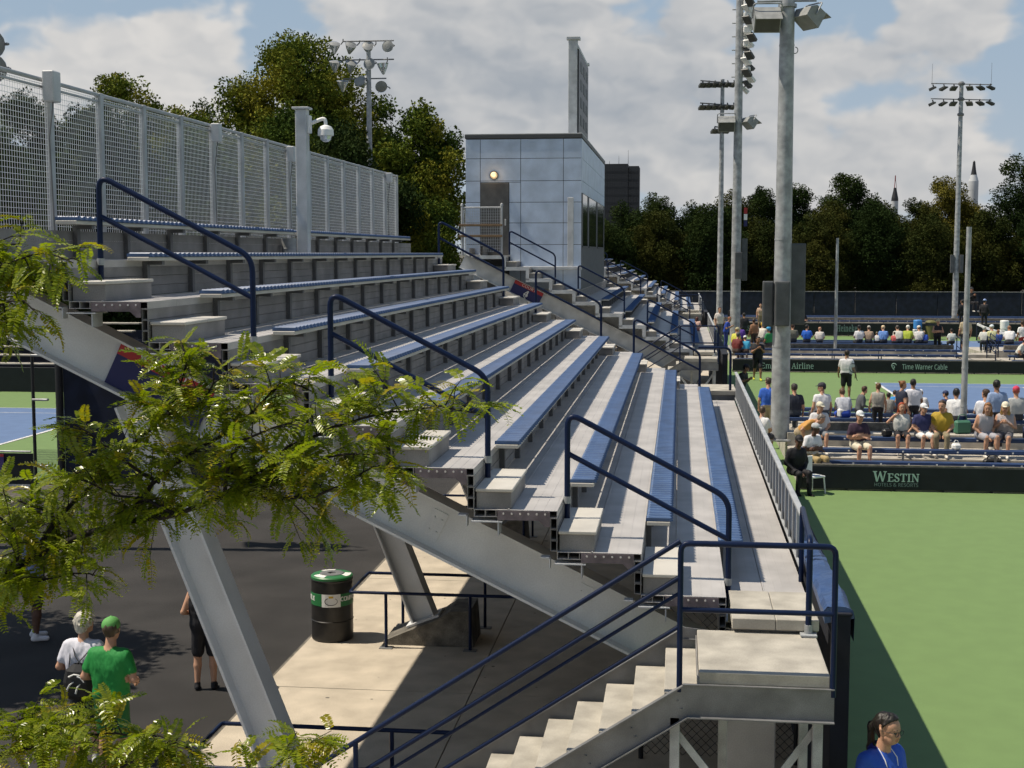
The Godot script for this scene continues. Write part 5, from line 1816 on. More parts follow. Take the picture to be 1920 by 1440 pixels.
func crown(parent: Node3D, lobes: Array, n: int, size: float, cols: Array, sd: int, gap := -0.18) -> void:
	var r := RandomNumberGenerator.new()
	r.seed = sd
	var nz := FastNoiseLite.new()
	nz.seed = sd
	nz.frequency = 0.42 / maxf(size, 0.3)
	nz.frequency = 0.35
	var tints := FastNoiseLite.new()
	tints.seed = sd + 5
	tints.frequency = 0.22
	var total := 0.0
	for l: Array in lobes:
		total += l[1].x * l[1].y
	var xf: Array[Transform3D] = []
	var cs: Array[Color] = []
	for l: Array in lobes:
		var m := int(n * l[1].x * l[1].y / total)
		for i in m:
			var d := Vector3(r.randfn(), r.randfn(), r.randfn()).normalized()
			var t := pow(r.randf(), 0.42)
			var p: Vector3 = l[0] + d * l[1] * t
			if nz.get_noise_3dv(p) < gap and r.randf() < 0.9:
				continue
			var s := size * r.randf_range(0.65, 1.3)
			var bs := Basis.from_euler(Vector3(r.randf() * TAU, r.randf() * TAU, r.randf() * TAU)).scaled(Vector3.ONE * s)
			xf.append(Transform3D(bs, p))
			var k := clampf(0.5 + tints.get_noise_3dv(p) * 1.1 + r.randf_range(-0.2, 0.2), 0.0, 0.999) * (cols.size() - 1)
			var c: Color = cols[int(k)].lerp(cols[mini(int(k) + 1, cols.size() - 1)], k - int(k))
			cs.append(c * r.randf_range(0.9, 1.12))
	var mm := MultiMesh.new()
	mm.transform_format = MultiMesh.TRANSFORM_3D
	mm.use_colors = true
	mm.mesh = clumps[sd % clumps.size()]
	mm.instance_count = xf.size()
	for i in xf.size():
		mm.set_instance_transform(i, xf[i])
		mm.set_instance_color(i, cs[i])
	var o := MultiMeshInstance3D.new()
	o.name = numbered(parent, "crown")
	o.multimesh = mm
	o.set_meta("kind", "stuff")
	parent.add_child(o)


var clumps: Array[ArrayMesh] = []


func tree(label: String, called: String, at: Vector3, h: float, w: float, n: int, size: float, cols: Array, sd: int, trunk_share := 0.3, group := "", gap := -0.18) -> Node3D:
	var t := thing(called, label, "tree", at, group)
	var r := RandomNumberGenerator.new()
	r.seed = sd * 7 + 1
	var tr := MB.new()
	var lean := Vector3(r.randf_range(-0.03, 0.03), 0, r.randf_range(-0.03, 0.03)) * h
	tr.tube(PackedVector3Array([Vector3.ZERO, Vector3(0, h * 0.2, 0) + lean * 0.2, Vector3(0, h * 0.45, 0) + lean, Vector3(0, h * 0.75, 0) + lean]), 0.025 * h, 0.006 * h, 9)
	obj("trunk", tr, mats["bark"], t)
	var lobes := []
	var ch := h * (1.0 - trunk_share)
	var base := h * trunk_share
	var k := 13
	for i in k:
		var f := (i + 0.5) / k
		var y := base + ch * (0.12 + 0.78 * f)
		# widest a third of the way up, uneven
		var reach := w * 0.5 * sqrt(maxf(0.05, 1.0 - pow(absf(f - 0.38) / 0.64, 2.2)))
		var a := i * 2.4 + r.randf_range(-0.5, 0.5)
		var rad := (0.24 + 0.16 * (1.0 - f) + r.randf_range(-0.05, 0.07)) * w * 0.75
		var off := maxf(0.0, reach - rad * 0.8)
		var c := Vector3(cos(a) * off, y, sin(a) * off) + lean
		lobes.append([c, Vector3(rad, minf(rad * 0.85, maxf(h - y, 0.6) * 0.98), rad)])
		if i % 2 == 0 and i < 11:
			var lm := MB.new()
			var b := Vector3(0, lerpf(base * 0.8, y, 0.4), 0) + lean * 0.6
			lm.tube(PackedVector3Array([b, b.lerp(c, 0.5) + Vector3(0, -0.02 * h, 0), c + Vector3(0, rad * 0.3, 0)]), 0.010 * h, 0.002 * h, 6)
			obj("limb", lm, mats["bark"], t)
	lobes.append([Vector3(0, base + ch * 0.45, 0) + lean, Vector3(w * 0.3, ch * 0.36, w * 0.3)])
	crown(t, lobes, n, size, cols, sd, gap)
	return t


func make_trees() -> void:
	var fm := plain("foliage", Color.WHITE, 0.55)
	fm.vertex_color_use_as_albedo = true
	fm.metallic_specular = 0.12
	fm.roughness = 0.8
	fm.backlight_enabled = true
	fm.backlight = Color(0.45, 0.45, 0.30)
	for i in 5:
		clumps.append(leaf_clump(i + 1, 44))
	var olive := [Color(0.036, 0.060, 0.012), Color(0.064, 0.098, 0.016), Color(0.120, 0.145, 0.020), Color(0.200, 0.185, 0.024)]
	var green := [Color(0.026, 0.044, 0.012), Color(0.045, 0.074, 0.018), Color(0.070, 0.100, 0.024)]
	var dark := [Color(0.014, 0.025, 0.008), Color(0.023, 0.039, 0.011), Color(0.036, 0.052, 0.014)]
	var brown := [Color(0.024, 0.034, 0.009), Color(0.042, 0.049, 0.012), Color(0.064, 0.064, 0.015)]
	var gold := [Color(0.055, 0.058, 0.012), Color(0.115, 0.100, 0.018), Color(0.165, 0.145, 0.028)]
	# behind the mesh fence, left to right
	tree("tallest broad tree behind the bell-lamp mast, olive and green", "broad_tree", Vector3(-18.7, 0, -67), 16.0, 9.6, 6800, 0.42, olive, 11, 0.24, "trees behind the stand")
	tree("olive tree right of the bell-lamp mast, left of the booth", "broad_tree", Vector3(-12.0, 0, -65), 12.9, 5.2, 2600, 0.40, olive, 12, 0.2, "trees behind the stand")
	tree("low yellow-green tree tight against the booth's left side", "broad_tree", Vector3(-11.0, 0, -58), 8.6, 4.6, 1900, 0.34, olive, 13, 0.06, "trees behind the stand")
	tree("small green tree between the bell-lamp mast and the olive tree", "broad_tree", Vector3(-15.2, 0, -70), 12.0, 4.6, 1500, 0.4, green, 24, 0.2, "trees behind the stand")
	tree("round-topped green tree left of the tallest tree", "broad_tree", Vector3(-26.6, 0, -74), 14.2, 7.6, 2600, 0.44, olive, 14, 0.18, "trees behind the stand")
	tree("brown-green tree seen above the mesh fence at left", "broad_tree", Vector3(-31.2, 0, -76), 16.0, 7.6, 2600, 0.44, olive, 15, 0.2, "trees behind the stand")
	tree("dark tree at the left edge behind the mesh fence", "broad_tree", Vector3(-35.5, 0, -72), 14.6, 6.6, 2000, 0.44, dark, 16, 0.15, "trees behind the stand")
	for i in 7:
		tree(["dark leafy mass low behind the mesh fence, leftmost clump", "second dark clump low behind the mesh fence", "third dark clump low behind the mesh fence", "fourth clump behind the mesh fence under the tallest tree", "fifth clump behind the mesh fence under the tallest tree", "sixth clump behind the mesh fence near the bell-lamp mast", "seventh clump behind the mesh fence beside the low yellow-green tree"][i], "understorey_tree", Vector3(-36.0 + i * 3.7, 0, -60.0 - (i % 3) * 2.5 + i * 0.6), 10.8 + (i % 2) * 1.3, 6.2, 2000, 0.42, [dark, green, olive][i % 3], 40 + i, 0.08, "understorey behind the mesh fence", -0.6)
	tree("tree just beyond the left edge, shading the asphalt beside the couple", "shade_tree", Vector3(-12.3, 0, -16.6), 7.6, 4.6, 1500, 0.34, green, 31, 0.42, "")
	# the dark line of trees beyond the far fence
	var row := [
		[-4.5, 9.4, 6.0, "dark"], [-1.6, 10.4, 5.2, "dark"], [1.4, 10.0, 4.6, "dark"], [4.2, 10.6, 4.8, "brown"], [7.0, 11.2, 4.4, "dark"], [9.9, 12.1, 4.2, "dark"], [12.2, 9.8, 4.0, "brown"],
		[14.6, 12.2, 4.6, "dark"], [17.0, 10.0, 4.4, "brown"], [19.6, 10.0, 4.6, "brown"], [22.4, 12.2, 4.8, "gold"], [25.0, 10.2, 4.2, "gold"], [27.6, 13.6, 5.6, "dark"], [31.5, 13.0, 6.0, "dark"],
	]
	var words := ["leftmost dark tree of the far row, beside the office tower", "second tree of the far row from the tower", "third tree of the far row, left of the slim mast", "brownish tree behind the slim mast and floodlight mast", "dark tree between the floodlight mast and the thick mast", "dark tree peeping out right of the thick mast", "low brownish tree right of the thick mast", "dark round-headed tree standing above the far row", "low brownish tree under the slim rocket", "brown tree left of the golden tree", "golden yellow tree in front of the white rocket", "lower golden tree right of the white rocket", "tall dark tree near the right edge", "dark tree at the far right edge"]
	for i in row.size():
		var q: Array = row[i]
		var c: Array = {"dark": dark, "brown": brown, "gold": gold}[q[3]]
		tree(words[i], "park_tree", Vector3(q[0] * 1.0, 0, -119.0 - (i % 3) * 3.0), q[1] + 0.1, q[2] * 1.25, 1700, 0.40, c, 60 + i, 0.12 if i != 7 else 0.3, "row of trees beyond the navy fence", -0.3)
	for i in 10:
		tree(["first", "second", "third", "fourth", "fifth", "sixth", "seventh", "eighth", "ninth", "tenth"][i] + " low dark tree from the left just behind the navy fence", "screen_tree", Vector3(-6.0 + i * 4.3, 0, -112.5 - (i % 2) * 1.5), 8.2 + (i % 3) * 0.7, 5.6, 1250, 0.42, [dark, brown, dark, brown, brown][i % 5] if i < 7 else [gold, brown, dark][i % 3], 90 + i, 0.14, "low trees just behind the navy fence", -0.5)


func compound_leaf(sd: int, c0: Color, c1: Color) -> ArrayMesh:
	# a pinnate leaf of unit length along +x: stalk and eleven pairs of leaflets
	var r := RandomNumberGenerator.new()
	r.seed = sd
	var mb := MB.new()
	var curl := r.randf_range(0.22, 0.62)
	var at := func(t: float) -> Vector3: return Vector3(t * (1.0 - curl * 0.3 * t), -curl * t * t, 0.06 * sin(t * 3.0))
	mb.col = c1 * 0.7
	var pts := PackedVector3Array()
	for i in 7:
		pts.append(at.call(i / 6.0))
	mb.tube(pts, 0.008, 0.004, 4, false)
	for i in 11:
		for s: float in [-1.0, 1.0]:
			var t := 0.12 + 0.86 * i / 10.0 + r.randf_range(-0.012, 0.012)
			var p: Vector3 = at.call(t)
			var ln := 0.195 * (1.0 - 0.45 * pow(absf(t - 0.45) / 0.55, 2.0)) * r.randf_range(0.9, 1.1)
			var d := Vector3(0.40, r.randf_range(-0.42, 0.02), s).normalized()
			var side := d.cross(Vector3(0, 1, 0)).normalized()
			var upn := side.cross(d) * r.randf_range(0.1, 0.35)
			var w := ln * 0.235
			var k := r.randf()
			mb.col = c0.lerp(c1, k)
			var a := p
			var m1 := p + d * ln * 0.35
			var m2 := p + d * ln * 0.7
			var e := p + d * ln
			for q: float in [-1.0, 1.0]:
				var o1 := m1 + side * w * q + upn * w
				var o2 := m2 + side * w * 0.9 * q + upn * w
				mb.quad(a, m1, o2.lerp(m2, 0.0) , o1, Vector3.UP)
				mb.tri(m1, m2, o2, Vector3.UP)
				mb.tri(m2, e, o2, Vector3.UP)
	return mb.mesh(mats["locust_leaf"], true)


func make_locust() -> void:
	var lm := plain("locust_leaf", Color.WHITE, 0.27)
	lm.vertex_color_use_as_albedo = true
	lm.backlight_enabled = true
	lm.backlight = Color(0.95, 1.0, 0.36)
	var leaves: Array[ArrayMesh] = []
	for i in 6:
		var a := Color(0.165, 0.225, 0.016)
		var b := Color(0.30, 0.33, 0.026)
		if i >= 4:
			a = Color(0.29, 0.29, 0.024)
			b = Color(0.38, 0.30, 0.022)
		leaves.append(compound_leaf(200 + i, a, b))
	var t := thing("locust_tree", "honey locust with feathery yellow-green leaves reaching in from the left", "tree", Vector3(-4.6, 0, -6.7))
	var off := Vector3(4.6, 0, 6.7)
	var limbs: Array[PackedVector3Array] = [
		PackedVector3Array([Vector3(-4.09, 3.30, -6.70), Vector3(-3.67, 3.51, -6.60), Vector3(-3.38, 3.67, -6.50), Vector3(-3.15, 3.81, -6.45), Vector3(-2.93, 3.91, -6.40), Vector3(-2.67, 4.00, -6.35), Vector3(-2.38, 4.06, -6.30), Vector3(-2.17, 4.14, -6.25), Vector3(-2.01, 4.18, -6.20), Vector3(-1.85, 4.16, -6.20), Vector3(-1.64, 4.20, -6.10), Vector3(-1.47, 4.28, -6.00), Vector3(-1.29, 4.38, -5.90), Vector3(-1.21, 4.32, -5.85)]),
		PackedVector3Array([Vector3(-3.18, 3.79, -6.45), Vector3(-3.07, 3.98, -6.50), Vector3(-2.97, 4.09, -6.55), Vector3(-2.80, 4.24, -6.50), Vector3(-2.63, 4.38, -6.45), Vector3(-2.46, 4.52, -6.40), Vector3(-2.35, 4.68, -6.35), Vector3(-2.31, 4.79, -6.30), Vector3(-2.33, 4.87, -6.30)]),
		PackedVector3Array([Vector3(-2.17, 4.14, -6.25), Vector3(-1.97, 4.27, -6.20), Vector3(-1.78, 4.41, -6.15), Vector3(-1.56, 4.51, -6.10), Vector3(-1.34, 4.58, -6.00), Vector3(-1.14, 4.62, -5.95), Vector3(-0.99, 4.64, -5.90), Vector3(-0.87, 4.61, -5.90)]),
		PackedVector3Array([Vector3(-2.01, 4.18, -6.20), Vector3(-1.79, 4.29, -6.10), Vector3(-1.60, 4.38, -6.05), Vector3(-1.44, 4.41, -6.00), Vector3(-1.28, 4.43, -5.90)]),
		PackedVector3Array([Vector3(-2.67, 4.00, -6.35), Vector3(-2.50, 4.20, -6.35), Vector3(-2.34, 4.33, -6.30), Vector3(-2.16, 4.43, -6.30), Vector3(-2.00, 4.54, -6.30), Vector3(-1.91, 4.63, -6.25), Vector3(-1.80, 4.71, -6.25), Vector3(-1.66, 4.66, -6.20)]),
		PackedVector3Array([Vector3(-2.93, 3.91, -6.40), Vector3(-3.12, 4.02, -6.50), Vector3(-3.28, 4.06, -6.55), Vector3(-3.47, 4.06, -6.60)]),
		PackedVector3Array([Vector3(-3.49, 5.09, -6.00), Vector3(-3.22, 5.14, -6.00), Vector3(-3.07, 5.24, -6.00), Vector3(-2.91, 5.29, -5.95), Vector3(-2.78, 5.30, -5.90), Vector3(-2.67, 5.26, -5.90)]),
		PackedVector3Array([Vector3(-3.49, 4.99, -6.00), Vector3(-3.33, 5.24, -6.10), Vector3(-3.14, 5.35, -6.10), Vector3(-3.01, 5.34, -6.10)]),
		PackedVector3Array([Vector3(-3.44, 4.90, -5.90), Vector3(-3.18, 5.00, -5.90), Vector3(-3.02, 5.07, -5.90), Vector3(-2.90, 5.10, -5.85), Vector3(-2.82, 5.03, -5.85)]),
		PackedVector3Array([Vector3(-3.61, 3.51, -6.60), Vector3(-3.33, 3.62, -6.50), Vector3(-3.08, 3.70, -6.40), Vector3(-2.89, 3.75, -6.35), Vector3(-2.76, 3.74, -6.30)]),
		PackedVector3Array([Vector3(-3.82, 2.54, -6.20), Vector3(-3.42, 2.78, -6.10), Vector3(-3.15, 2.94, -6.00), Vector3(-2.91, 3.03, -5.95), Vector3(-2.68, 3.10, -5.90), Vector3(-2.46, 3.13, -5.85), Vector3(-2.26, 3.14, -5.80), Vector3(-2.14, 3.09, -5.80)]),
		PackedVector3Array([Vector3(-3.42, 2.78, -6.10), Vector3(-3.25, 3.00, -6.10), Vector3(-3.06, 3.12, -6.05), Vector3(-2.88, 3.14, -6.00)]),
		PackedVector3Array([Vector3(-2.84, 2.75, -6.00), Vector3(-2.56, 2.93, -5.90), Vector3(-2.38, 3.04, -5.85), Vector3(-2.21, 3.12, -5.80)]),
		PackedVector3Array([Vector3(-2.06, 2.76, -5.70), Vector3(-1.91, 2.94, -5.70), Vector3(-1.75, 3.07, -5.65), Vector3(-1.63, 3.15, -5.60), Vector3(-1.53, 3.22, -5.60)]),
		PackedVector3Array([Vector3(-2.47, 4.20, -6.35), Vector3(-2.64, 4.32, -6.30), Vector3(-2.77, 4.42, -6.30), Vector3(-2.86, 4.49, -6.25)]),
		PackedVector3Array([Vector3(-2.38, 4.06, -6.30), Vector3(-2.53, 4.11, -6.35), Vector3(-2.67, 4.14, -6.30), Vector3(-2.80, 4.20, -6.30), Vector3(-2.90, 4.27, -6.30)]),
		PackedVector3Array([Vector3(-3.38, 3.67, -6.50), Vector3(-3.16, 3.87, -6.30), Vector3(-3.16, 4.02, -6.20), Vector3(-3.29, 4.07, -6.20)]),
		PackedVector3Array([Vector3(-2.10, 4.17, -6.20), Vector3(-2.04, 4.36, -6.10), Vector3(-1.96, 4.46, -6.10), Vector3(-1.80, 4.52, -6.05), Vector3(-1.66, 4.55, -6.00)]),
		PackedVector3Array([Vector3(-2.46, 4.52, -6.40), Vector3(-2.26, 4.58, -6.30), Vector3(-2.16, 4.67, -6.25), Vector3(-2.14, 4.77, -6.20)]),
	]
	var tk := MB.new()
	tk.tube(PackedVector3Array([Vector3.ZERO, Vector3(0.04, 1.2, 0), Vector3(-0.03, 2.4, 0.02), Vector3(0.1, 3.1, 0.0), Vector3(0.5, 3.30, 0.0)]), 0.13, 0.05, 12)
	tk.tube(PackedVector3Array([Vector3(-0.03, 2.4, 0.02), Vector3(0.05, 3.6, 0.3), Vector3(0.2, 4.9, 0.6), Vector3(0.5, 5.5, 0.7)]), 0.09, 0.03, 10)
	tk.tube(PackedVector3Array([Vector3(0.04, 1.2, 0), Vector3(0.3, 1.9, 0.3), Vector3(0.55, 2.3, 0.5)]), 0.07, 0.03, 10)
	obj("trunk", tk, mats["bark"], t)
	var r := RandomNumberGenerator.new()
	r.seed = 77
	var places: Array[Transform3D] = []
	var twigs := MB.new()
	for bi in limbs.size():
		var pts := limbs[bi]
		for i in pts.size():
			pts[i] += off
		var cv := Curve3D.new()
		for i in pts.size():
			var tan := Vector3.ZERO
			if i > 0 and i < pts.size() - 1:
				tan = (pts[i + 1] - pts[i - 1]) / 6.0
			cv.add_point(pts[i], -tan, tan)
		var len := cv.get_baked_length()
		var sp := PackedVector3Array()
		var n := maxi(6, int(len / 0.08))
		for i in n + 1:
			sp.append(cv.sample_baked(len * i / n) + Vector3(r.randf_range(-1, 1), r.randf_range(-1, 1), r.randf_range(-1, 1)) * 0.006)
		var br := MB.new()
		br.tube(sp, 0.026 if bi == 0 else (0.014 if bi in [1, 10, 4] else 0.010), 0.003, 8)
		obj("branch", br, mats["bark"], t)
		var s := len * (0.42 if bi == 0 else 0.10)
		while s < len:
			var p := cv.sample_baked(s)
			var d := (cv.sample_baked(minf(s + 0.03, len)) - cv.sample_baked(maxf(s - 0.03, 0.0))).normalized()
			var near_tip := s / len
			# a short side shoot with leaves on both sides
			var q := Vector3(r.randf_range(-1, 1), r.randf_range(-0.75, 1.0), r.randf_range(-1, 1)).normalized()
			var sd := (d * 0.55 + q).normalized()
			var sl := r.randf_range(0.06, 0.26) * (0.65 if near_tip > 0.9 else 1.0)
			var e := p + sd * sl + Vector3(0, -0.3 * sl * sl, 0)
			twigs.tube(PackedVector3Array([p, p.lerp(e, 0.5) + Vector3(0, 0.012, 0), e]), 0.0035, 0.0015, 5, false)
			var m := int(sl / 0.040) + 1
			for i in m:
				var f := float(i + 1) / m
				for rep in (2 if r.randf() < 0.7 else 1):
					var o := p.lerp(e, f) + Vector3(0, 0.012 * sin(f * PI), 0)
					var ld := (sd * 0.5 + Vector3(r.randf_range(-1, 1), r.randf_range(-0.7, 0.45), r.randf_range(-1, 1))).normalized()
					var up := (Vector3.UP + Vector3(r.randf_range(-0.5, 0.5), 0, r.randf_range(-0.5, 0.5))).normalized()
					var zz := ld.cross(up).normalized()
					var yy := zz.cross(ld).normalized()
					var sc := r.randf_range(0.115, 0.185)
					places.append(Transform3D(Basis(ld * sc, yy * sc, zz * sc), o))
			s += r.randf_range(0.032, 0.054)
	obj("twigs", twigs, mats["bark"], t).set_meta("kind", "stuff")
	# the leaves nearest the camera stand alone, the rest are one mass
	var eye := Vector3(0, 5.3, 0) + off
	places.sort_custom(func(a: Transform3D, b: Transform3D) -> bool: return a.origin.distance_to(eye) < b.origin.distance_to(eye))
	var lots: Array = [[], [], [], [], [], []]
	for i in places.size():
		var k := r.randi() % 6
		if k >= 4 and r.randf() < 0.55:
			k -= 3
		if i < 240:
			var o := put("leaf", leaves[k], t)
			o.transform = places[i]
		else:
			lots[k].append(places[i])
	for k in 6:
		var mm := MultiMesh.new()
		mm.transform_format = MultiMesh.TRANSFORM_3D
		mm.mesh = leaves[k]
		mm.instance_count = lots[k].size()
		for i in lots[k].size():
			mm.set_instance_transform(i, lots[k][i])
		var o := MultiMeshInstance3D.new()
		o.name = numbered(t, "foliage")
		o.multimesh = mm
		o.set_meta("kind", "stuff")
		t.add_child(o)


# ---- people: distance fields of tapered limbs, meshed as surface nets
class Field:
	var lo: Vector3
	var cell: float
	var nx: int
	var ny: int
	var nz: int
	var f := PackedFloat32Array()
	var own := PackedFloat32Array()
	var reg := PackedByteArray()
	func _init(a: Vector3, b: Vector3, s: float) -> void:
		lo = a
		cell = s
		nx = int((b.x - a.x) / s) + 2
		ny = int((b.y - a.y) / s) + 2
		nz = int((b.z - a.z) / s) + 2
		f.resize(nx * ny * nz)
		f.fill(9.0)
		own.resize(nx * ny * nz)
		own.fill(9.0)
		reg.resize(nx * ny * nz)
	func bone(a: Vector3, b: Vector3, ra: float, rb: float, region: int, k: float) -> void:
		var m := maxf(ra, rb) + k + cell * 2.0
		var mn := (a.min(b) - Vector3(m, m, m) - lo) / cell
		var mx := (a.max(b) + Vector3(m, m, m) - lo) / cell
		var x0 := maxi(0, int(mn.x))
		var x1 := mini(nx - 1, int(mx.x) + 1)
		var y0 := maxi(0, int(mn.y))
		var y1 := mini(ny - 1, int(mx.y) + 1)
		var z0 := maxi(0, int(mn.z))
		var z1 := mini(nz - 1, int(mx.z) + 1)
		var ab := b - a
		var l2 := maxf(ab.length_squared(), 1e-9)
		var dr := rb - ra
		for z in range(z0, z1 + 1):
			for y in range(y0, y1 + 1):
				var row := (z * ny + y) * nx
				var p := lo + Vector3(x0 * cell, y * cell, z * cell) - a
				for x in range(x0, x1 + 1):
					var t := clampf(p.dot(ab) / l2, 0.0, 1.0)
					var d := (p - ab * t).length() - ra - dr * t
					var i := row + x
					if d < own[i]:
						own[i] = d
						reg[i] = region
					var o := f[i]
					if d < o + k:
						var h := maxf(k - absf(o - d), 0.0) / k
						f[i] = minf(o, d) - h * h * k * 0.25
					p.x += cell
	func mesh() -> Array:
		# [vertices, normals, regions, indices]
		var vs := PackedVector3Array()
		var rg := PackedByteArray()
		var ids := PackedInt32Array()
		ids.resize(nx * ny * nz)
		ids.fill(-1)
		var sx := 1
		var sy := nx
		var sz := nx * ny
		var corner := [0, sx, sy, sx + sy, sz, sx + sz, sy + sz, sx + sy + sz]
		var cp: Array[Vector3] = [Vector3(0, 0, 0), Vector3(1, 0, 0), Vector3(0, 1, 0), Vector3(1, 1, 0), Vector3(0, 0, 1), Vector3(1, 0, 1), Vector3(0, 1, 1), Vector3(1, 1, 1)]
		var edges := [[0, 1], [2, 3], [4, 5], [6, 7], [0, 2], [1, 3], [4, 6], [5, 7], [0, 4], [1, 5], [2, 6], [3, 7]]
		var far := cell * 1.8
		for z in nz - 1:
			for y in ny - 1:
				var row := (z * ny + y) * nx
				for x in nx - 1:
					var i := row + x
					if absf(f[i]) > far:
						continue
					var inside := 0
					for c: int in corner:
						if f[i + c] < 0.0:
							inside += 1
					if inside == 0 or inside == 8:
						continue
					var sum := Vector3.ZERO
					var m := 0
					for e: Array in edges:
						var fa := f[i + corner[e[0]]]
						var fb := f[i + corner[e[1]]]
						if (fa < 0.0) != (fb < 0.0):
							sum += cp[e[0]].lerp(cp[e[1]], fa / (fa - fb))
							m += 1
					ids[i] = vs.size()
					vs.append(lo + (Vector3(x, y, z) + sum / m) * cell)
					rg.append(reg[i])
		var idx := PackedInt32Array()
		for z in range(1, nz - 1):
			for y in range(1, ny - 1):
				var row := (z * ny + y) * nx
				for x in range(1, nx - 1):
					var i := row + x
					var v := f[i]
					if absf(v) > far:
						continue
					for ax in 3:
						var st: int = [sx, sy, sz][ax]
						var w := f[i + st]
						if (v < 0.0) == (w < 0.0):
							continue
						var p: int = [sy, sz, sx][ax]
						var q: int = [sz, sx, sy][ax]
						var a := ids[i]
						var b := ids[i - p]
						var c := ids[i - p - q]
						var d := ids[i - q]
						if a < 0 or b < 0 or c < 0 or d < 0:
							continue
						if v < 0.0:
							idx.append_array(PackedInt32Array([a, b, c, a, c, d]))
						else:
							idx.append_array(PackedInt32Array([a, c, b, a, d, c]))
		var ns := PackedVector3Array()
		ns.resize(vs.size())
		for t in range(0, idx.size(), 3):
			var n := (vs[idx[t + 2]] - vs[idx[t]]).cross(vs[idx[t + 1]] - vs[idx[t]])
			ns[idx[t]] += n
			ns[idx[t + 1]] += n
			ns[idx[t + 2]] += n
		for k in ns.size():
			ns[k] = ns[k].normalized()
		return [vs, ns, rg, idx]


var shapes := {}
const SKINS := [Color(0.55, 0.33, 0.22), Color(0.46, 0.255, 0.165), Color(0.26, 0.135, 0.08), Color(0.11, 0.058, 0.036)]


func head_shape(cell: float) -> Array:
	# chin to crown about 0.23, centre of the skull at the origin, face towards +z
	var key := "head%f" % cell
	if shapes.has(key):
		return shapes[key]
	var F := Field.new(Vector3(-0.12, -0.19, -0.13), Vector3(0.12, 0.15, 0.15), cell)
	F.bone(Vector3(0, 0.035, -0.022), Vector3(0, 0.030, 0.02), 0.082, 0.078, 0, 0.02)
	F.bone(Vector3(0, -0.02, 0.02), Vector3(0, -0.045, 0.036), 0.066, 0.058, 0, 0.03)
	F.bone(Vector3(-0.022, -0.078, 0.050), Vector3(0.022, -0.078, 0.050), 0.032, 0.032, 0, 0.03)
	F.bone(Vector3(-0.045, -0.055, 0.015), Vector3(-0.02, -0.082, 0.05), 0.030, 0.026, 0, 0.02)
	F.bone(Vector3(0.045, -0.055, 0.015), Vector3(0.02, -0.082, 0.05), 0.030, 0.026, 0, 0.02)
	F.bone(Vector3(-0.03, 0.012, 0.083), Vector3(0.03, 0.012, 0.083), 0.012, 0.012, 0, 0.015)
	F.bone(Vector3(0, 0.000, 0.090), Vector3(0, -0.034, 0.108), 0.009, 0.012, 0, 0.012)
	F.bone(Vector3(-0.011, -0.037, 0.098), Vector3(0.011, -0.037, 0.098), 0.009, 0.009, 0, 0.008)
	F.bone(Vector3(-0.038, -0.025, 0.066), Vector3(-0.03, -0.04, 0.07), 0.020, 0.018, 0, 0.02)
	F.bone(Vector3(0.038, -0.025, 0.066), Vector3(0.03, -0.04, 0.07), 0.020, 0.018, 0, 0.02)
	F.bone(Vector3(-0.017, -0.061, 0.088), Vector3(0.017, -0.061, 0.088), 0.0075, 0.0075, 5, 0.006)
	F.bone(Vector3(-0.015, -0.071, 0.086), Vector3(0.015, -0.071, 0.086), 0.008, 0.008, 5, 0.006)
	for s: float in [-1.0, 1.0]:
		F.bone(Vector3(0.083 * s, 0.012, -0.012), Vector3(0.078 * s, -0.035, -0.004), 0.014, 0.010, 0, 0.010)
		F.bone(Vector3(0.031 * s, -0.006, 0.079), Vector3(0.031 * s, -0.006, 0.080), 0.0115, 0.0115, 6, 0.004)
		F.bone(Vector3(0.018 * s, 0.017, 0.092), Vector3(0.043 * s, 0.015, 0.080), 0.005, 0.004, 7, 0.004)
	F.bone(Vector3(0, -0.06, -0.015), Vector3(0, -0.17, -0.03), 0.052, 0.056, 0, 0.03)
	shapes[key] = F.mesh()
	return shapes[key]


func hand_shape(cell: float) -> Array:
	# wrist at the origin, fingers towards -y, palm facing +z, thumb towards +x
	var key := "hand%f" % cell
	if shapes.has(key):
		return shapes[key]
	var F := Field.new(Vector3(-0.06, -0.21, -0.03), Vector3(0.085, 0.03, 0.09), cell)
	F.bone(Vector3(0, 0.015, 0), Vector3(0, -0.02, 0), 0.026, 0.026, 0, 0.012)
	for x: float in [-0.026, -0.009, 0.009, 0.026]:
		F.bone(Vector3(x * 0.6, -0.025, 0), Vector3(x, -0.085, 0.002), 0.016, 0.0135, 0, 0.012)
	var ln := [0.055, 0.072, 0.078, 0.070]
	for i in 4:
		var x: float = [-0.030, -0.010, 0.011, 0.031][i]
		var l: float = ln[i]
		var a := Vector3(x, -0.088, 0.003)
		var b := a + Vector3(x * 0.05, -l * 0.48, 0.012)
		var c := b + Vector3(0, -l * 0.26, 0.020)
		var d := c + Vector3(0, -l * 0.12, 0.020)
		F.bone(a, b, 0.0095, 0.0085, 0, 0.003)
		F.bone(b, c, 0.0085, 0.008, 0, 0.003)
		F.bone(c, d, 0.008, 0.007, 0, 0.003)
	F.bone(Vector3(0.020, -0.03, 0.006), Vector3(0.044, -0.058, 0.022), 0.015, 0.011, 0, 0.008)
	F.bone(Vector3(0.044, -0.058, 0.022), Vector3(0.050, -0.086, 0.036), 0.0105, 0.0095, 0, 0.004)
	F.bone(Vector3(0.050, -0.086, 0.036), Vector3(0.046, -0.108, 0.046), 0.0095, 0.008, 0, 0.004)
	shapes[key] = F.mesh()
	return shapes[key]


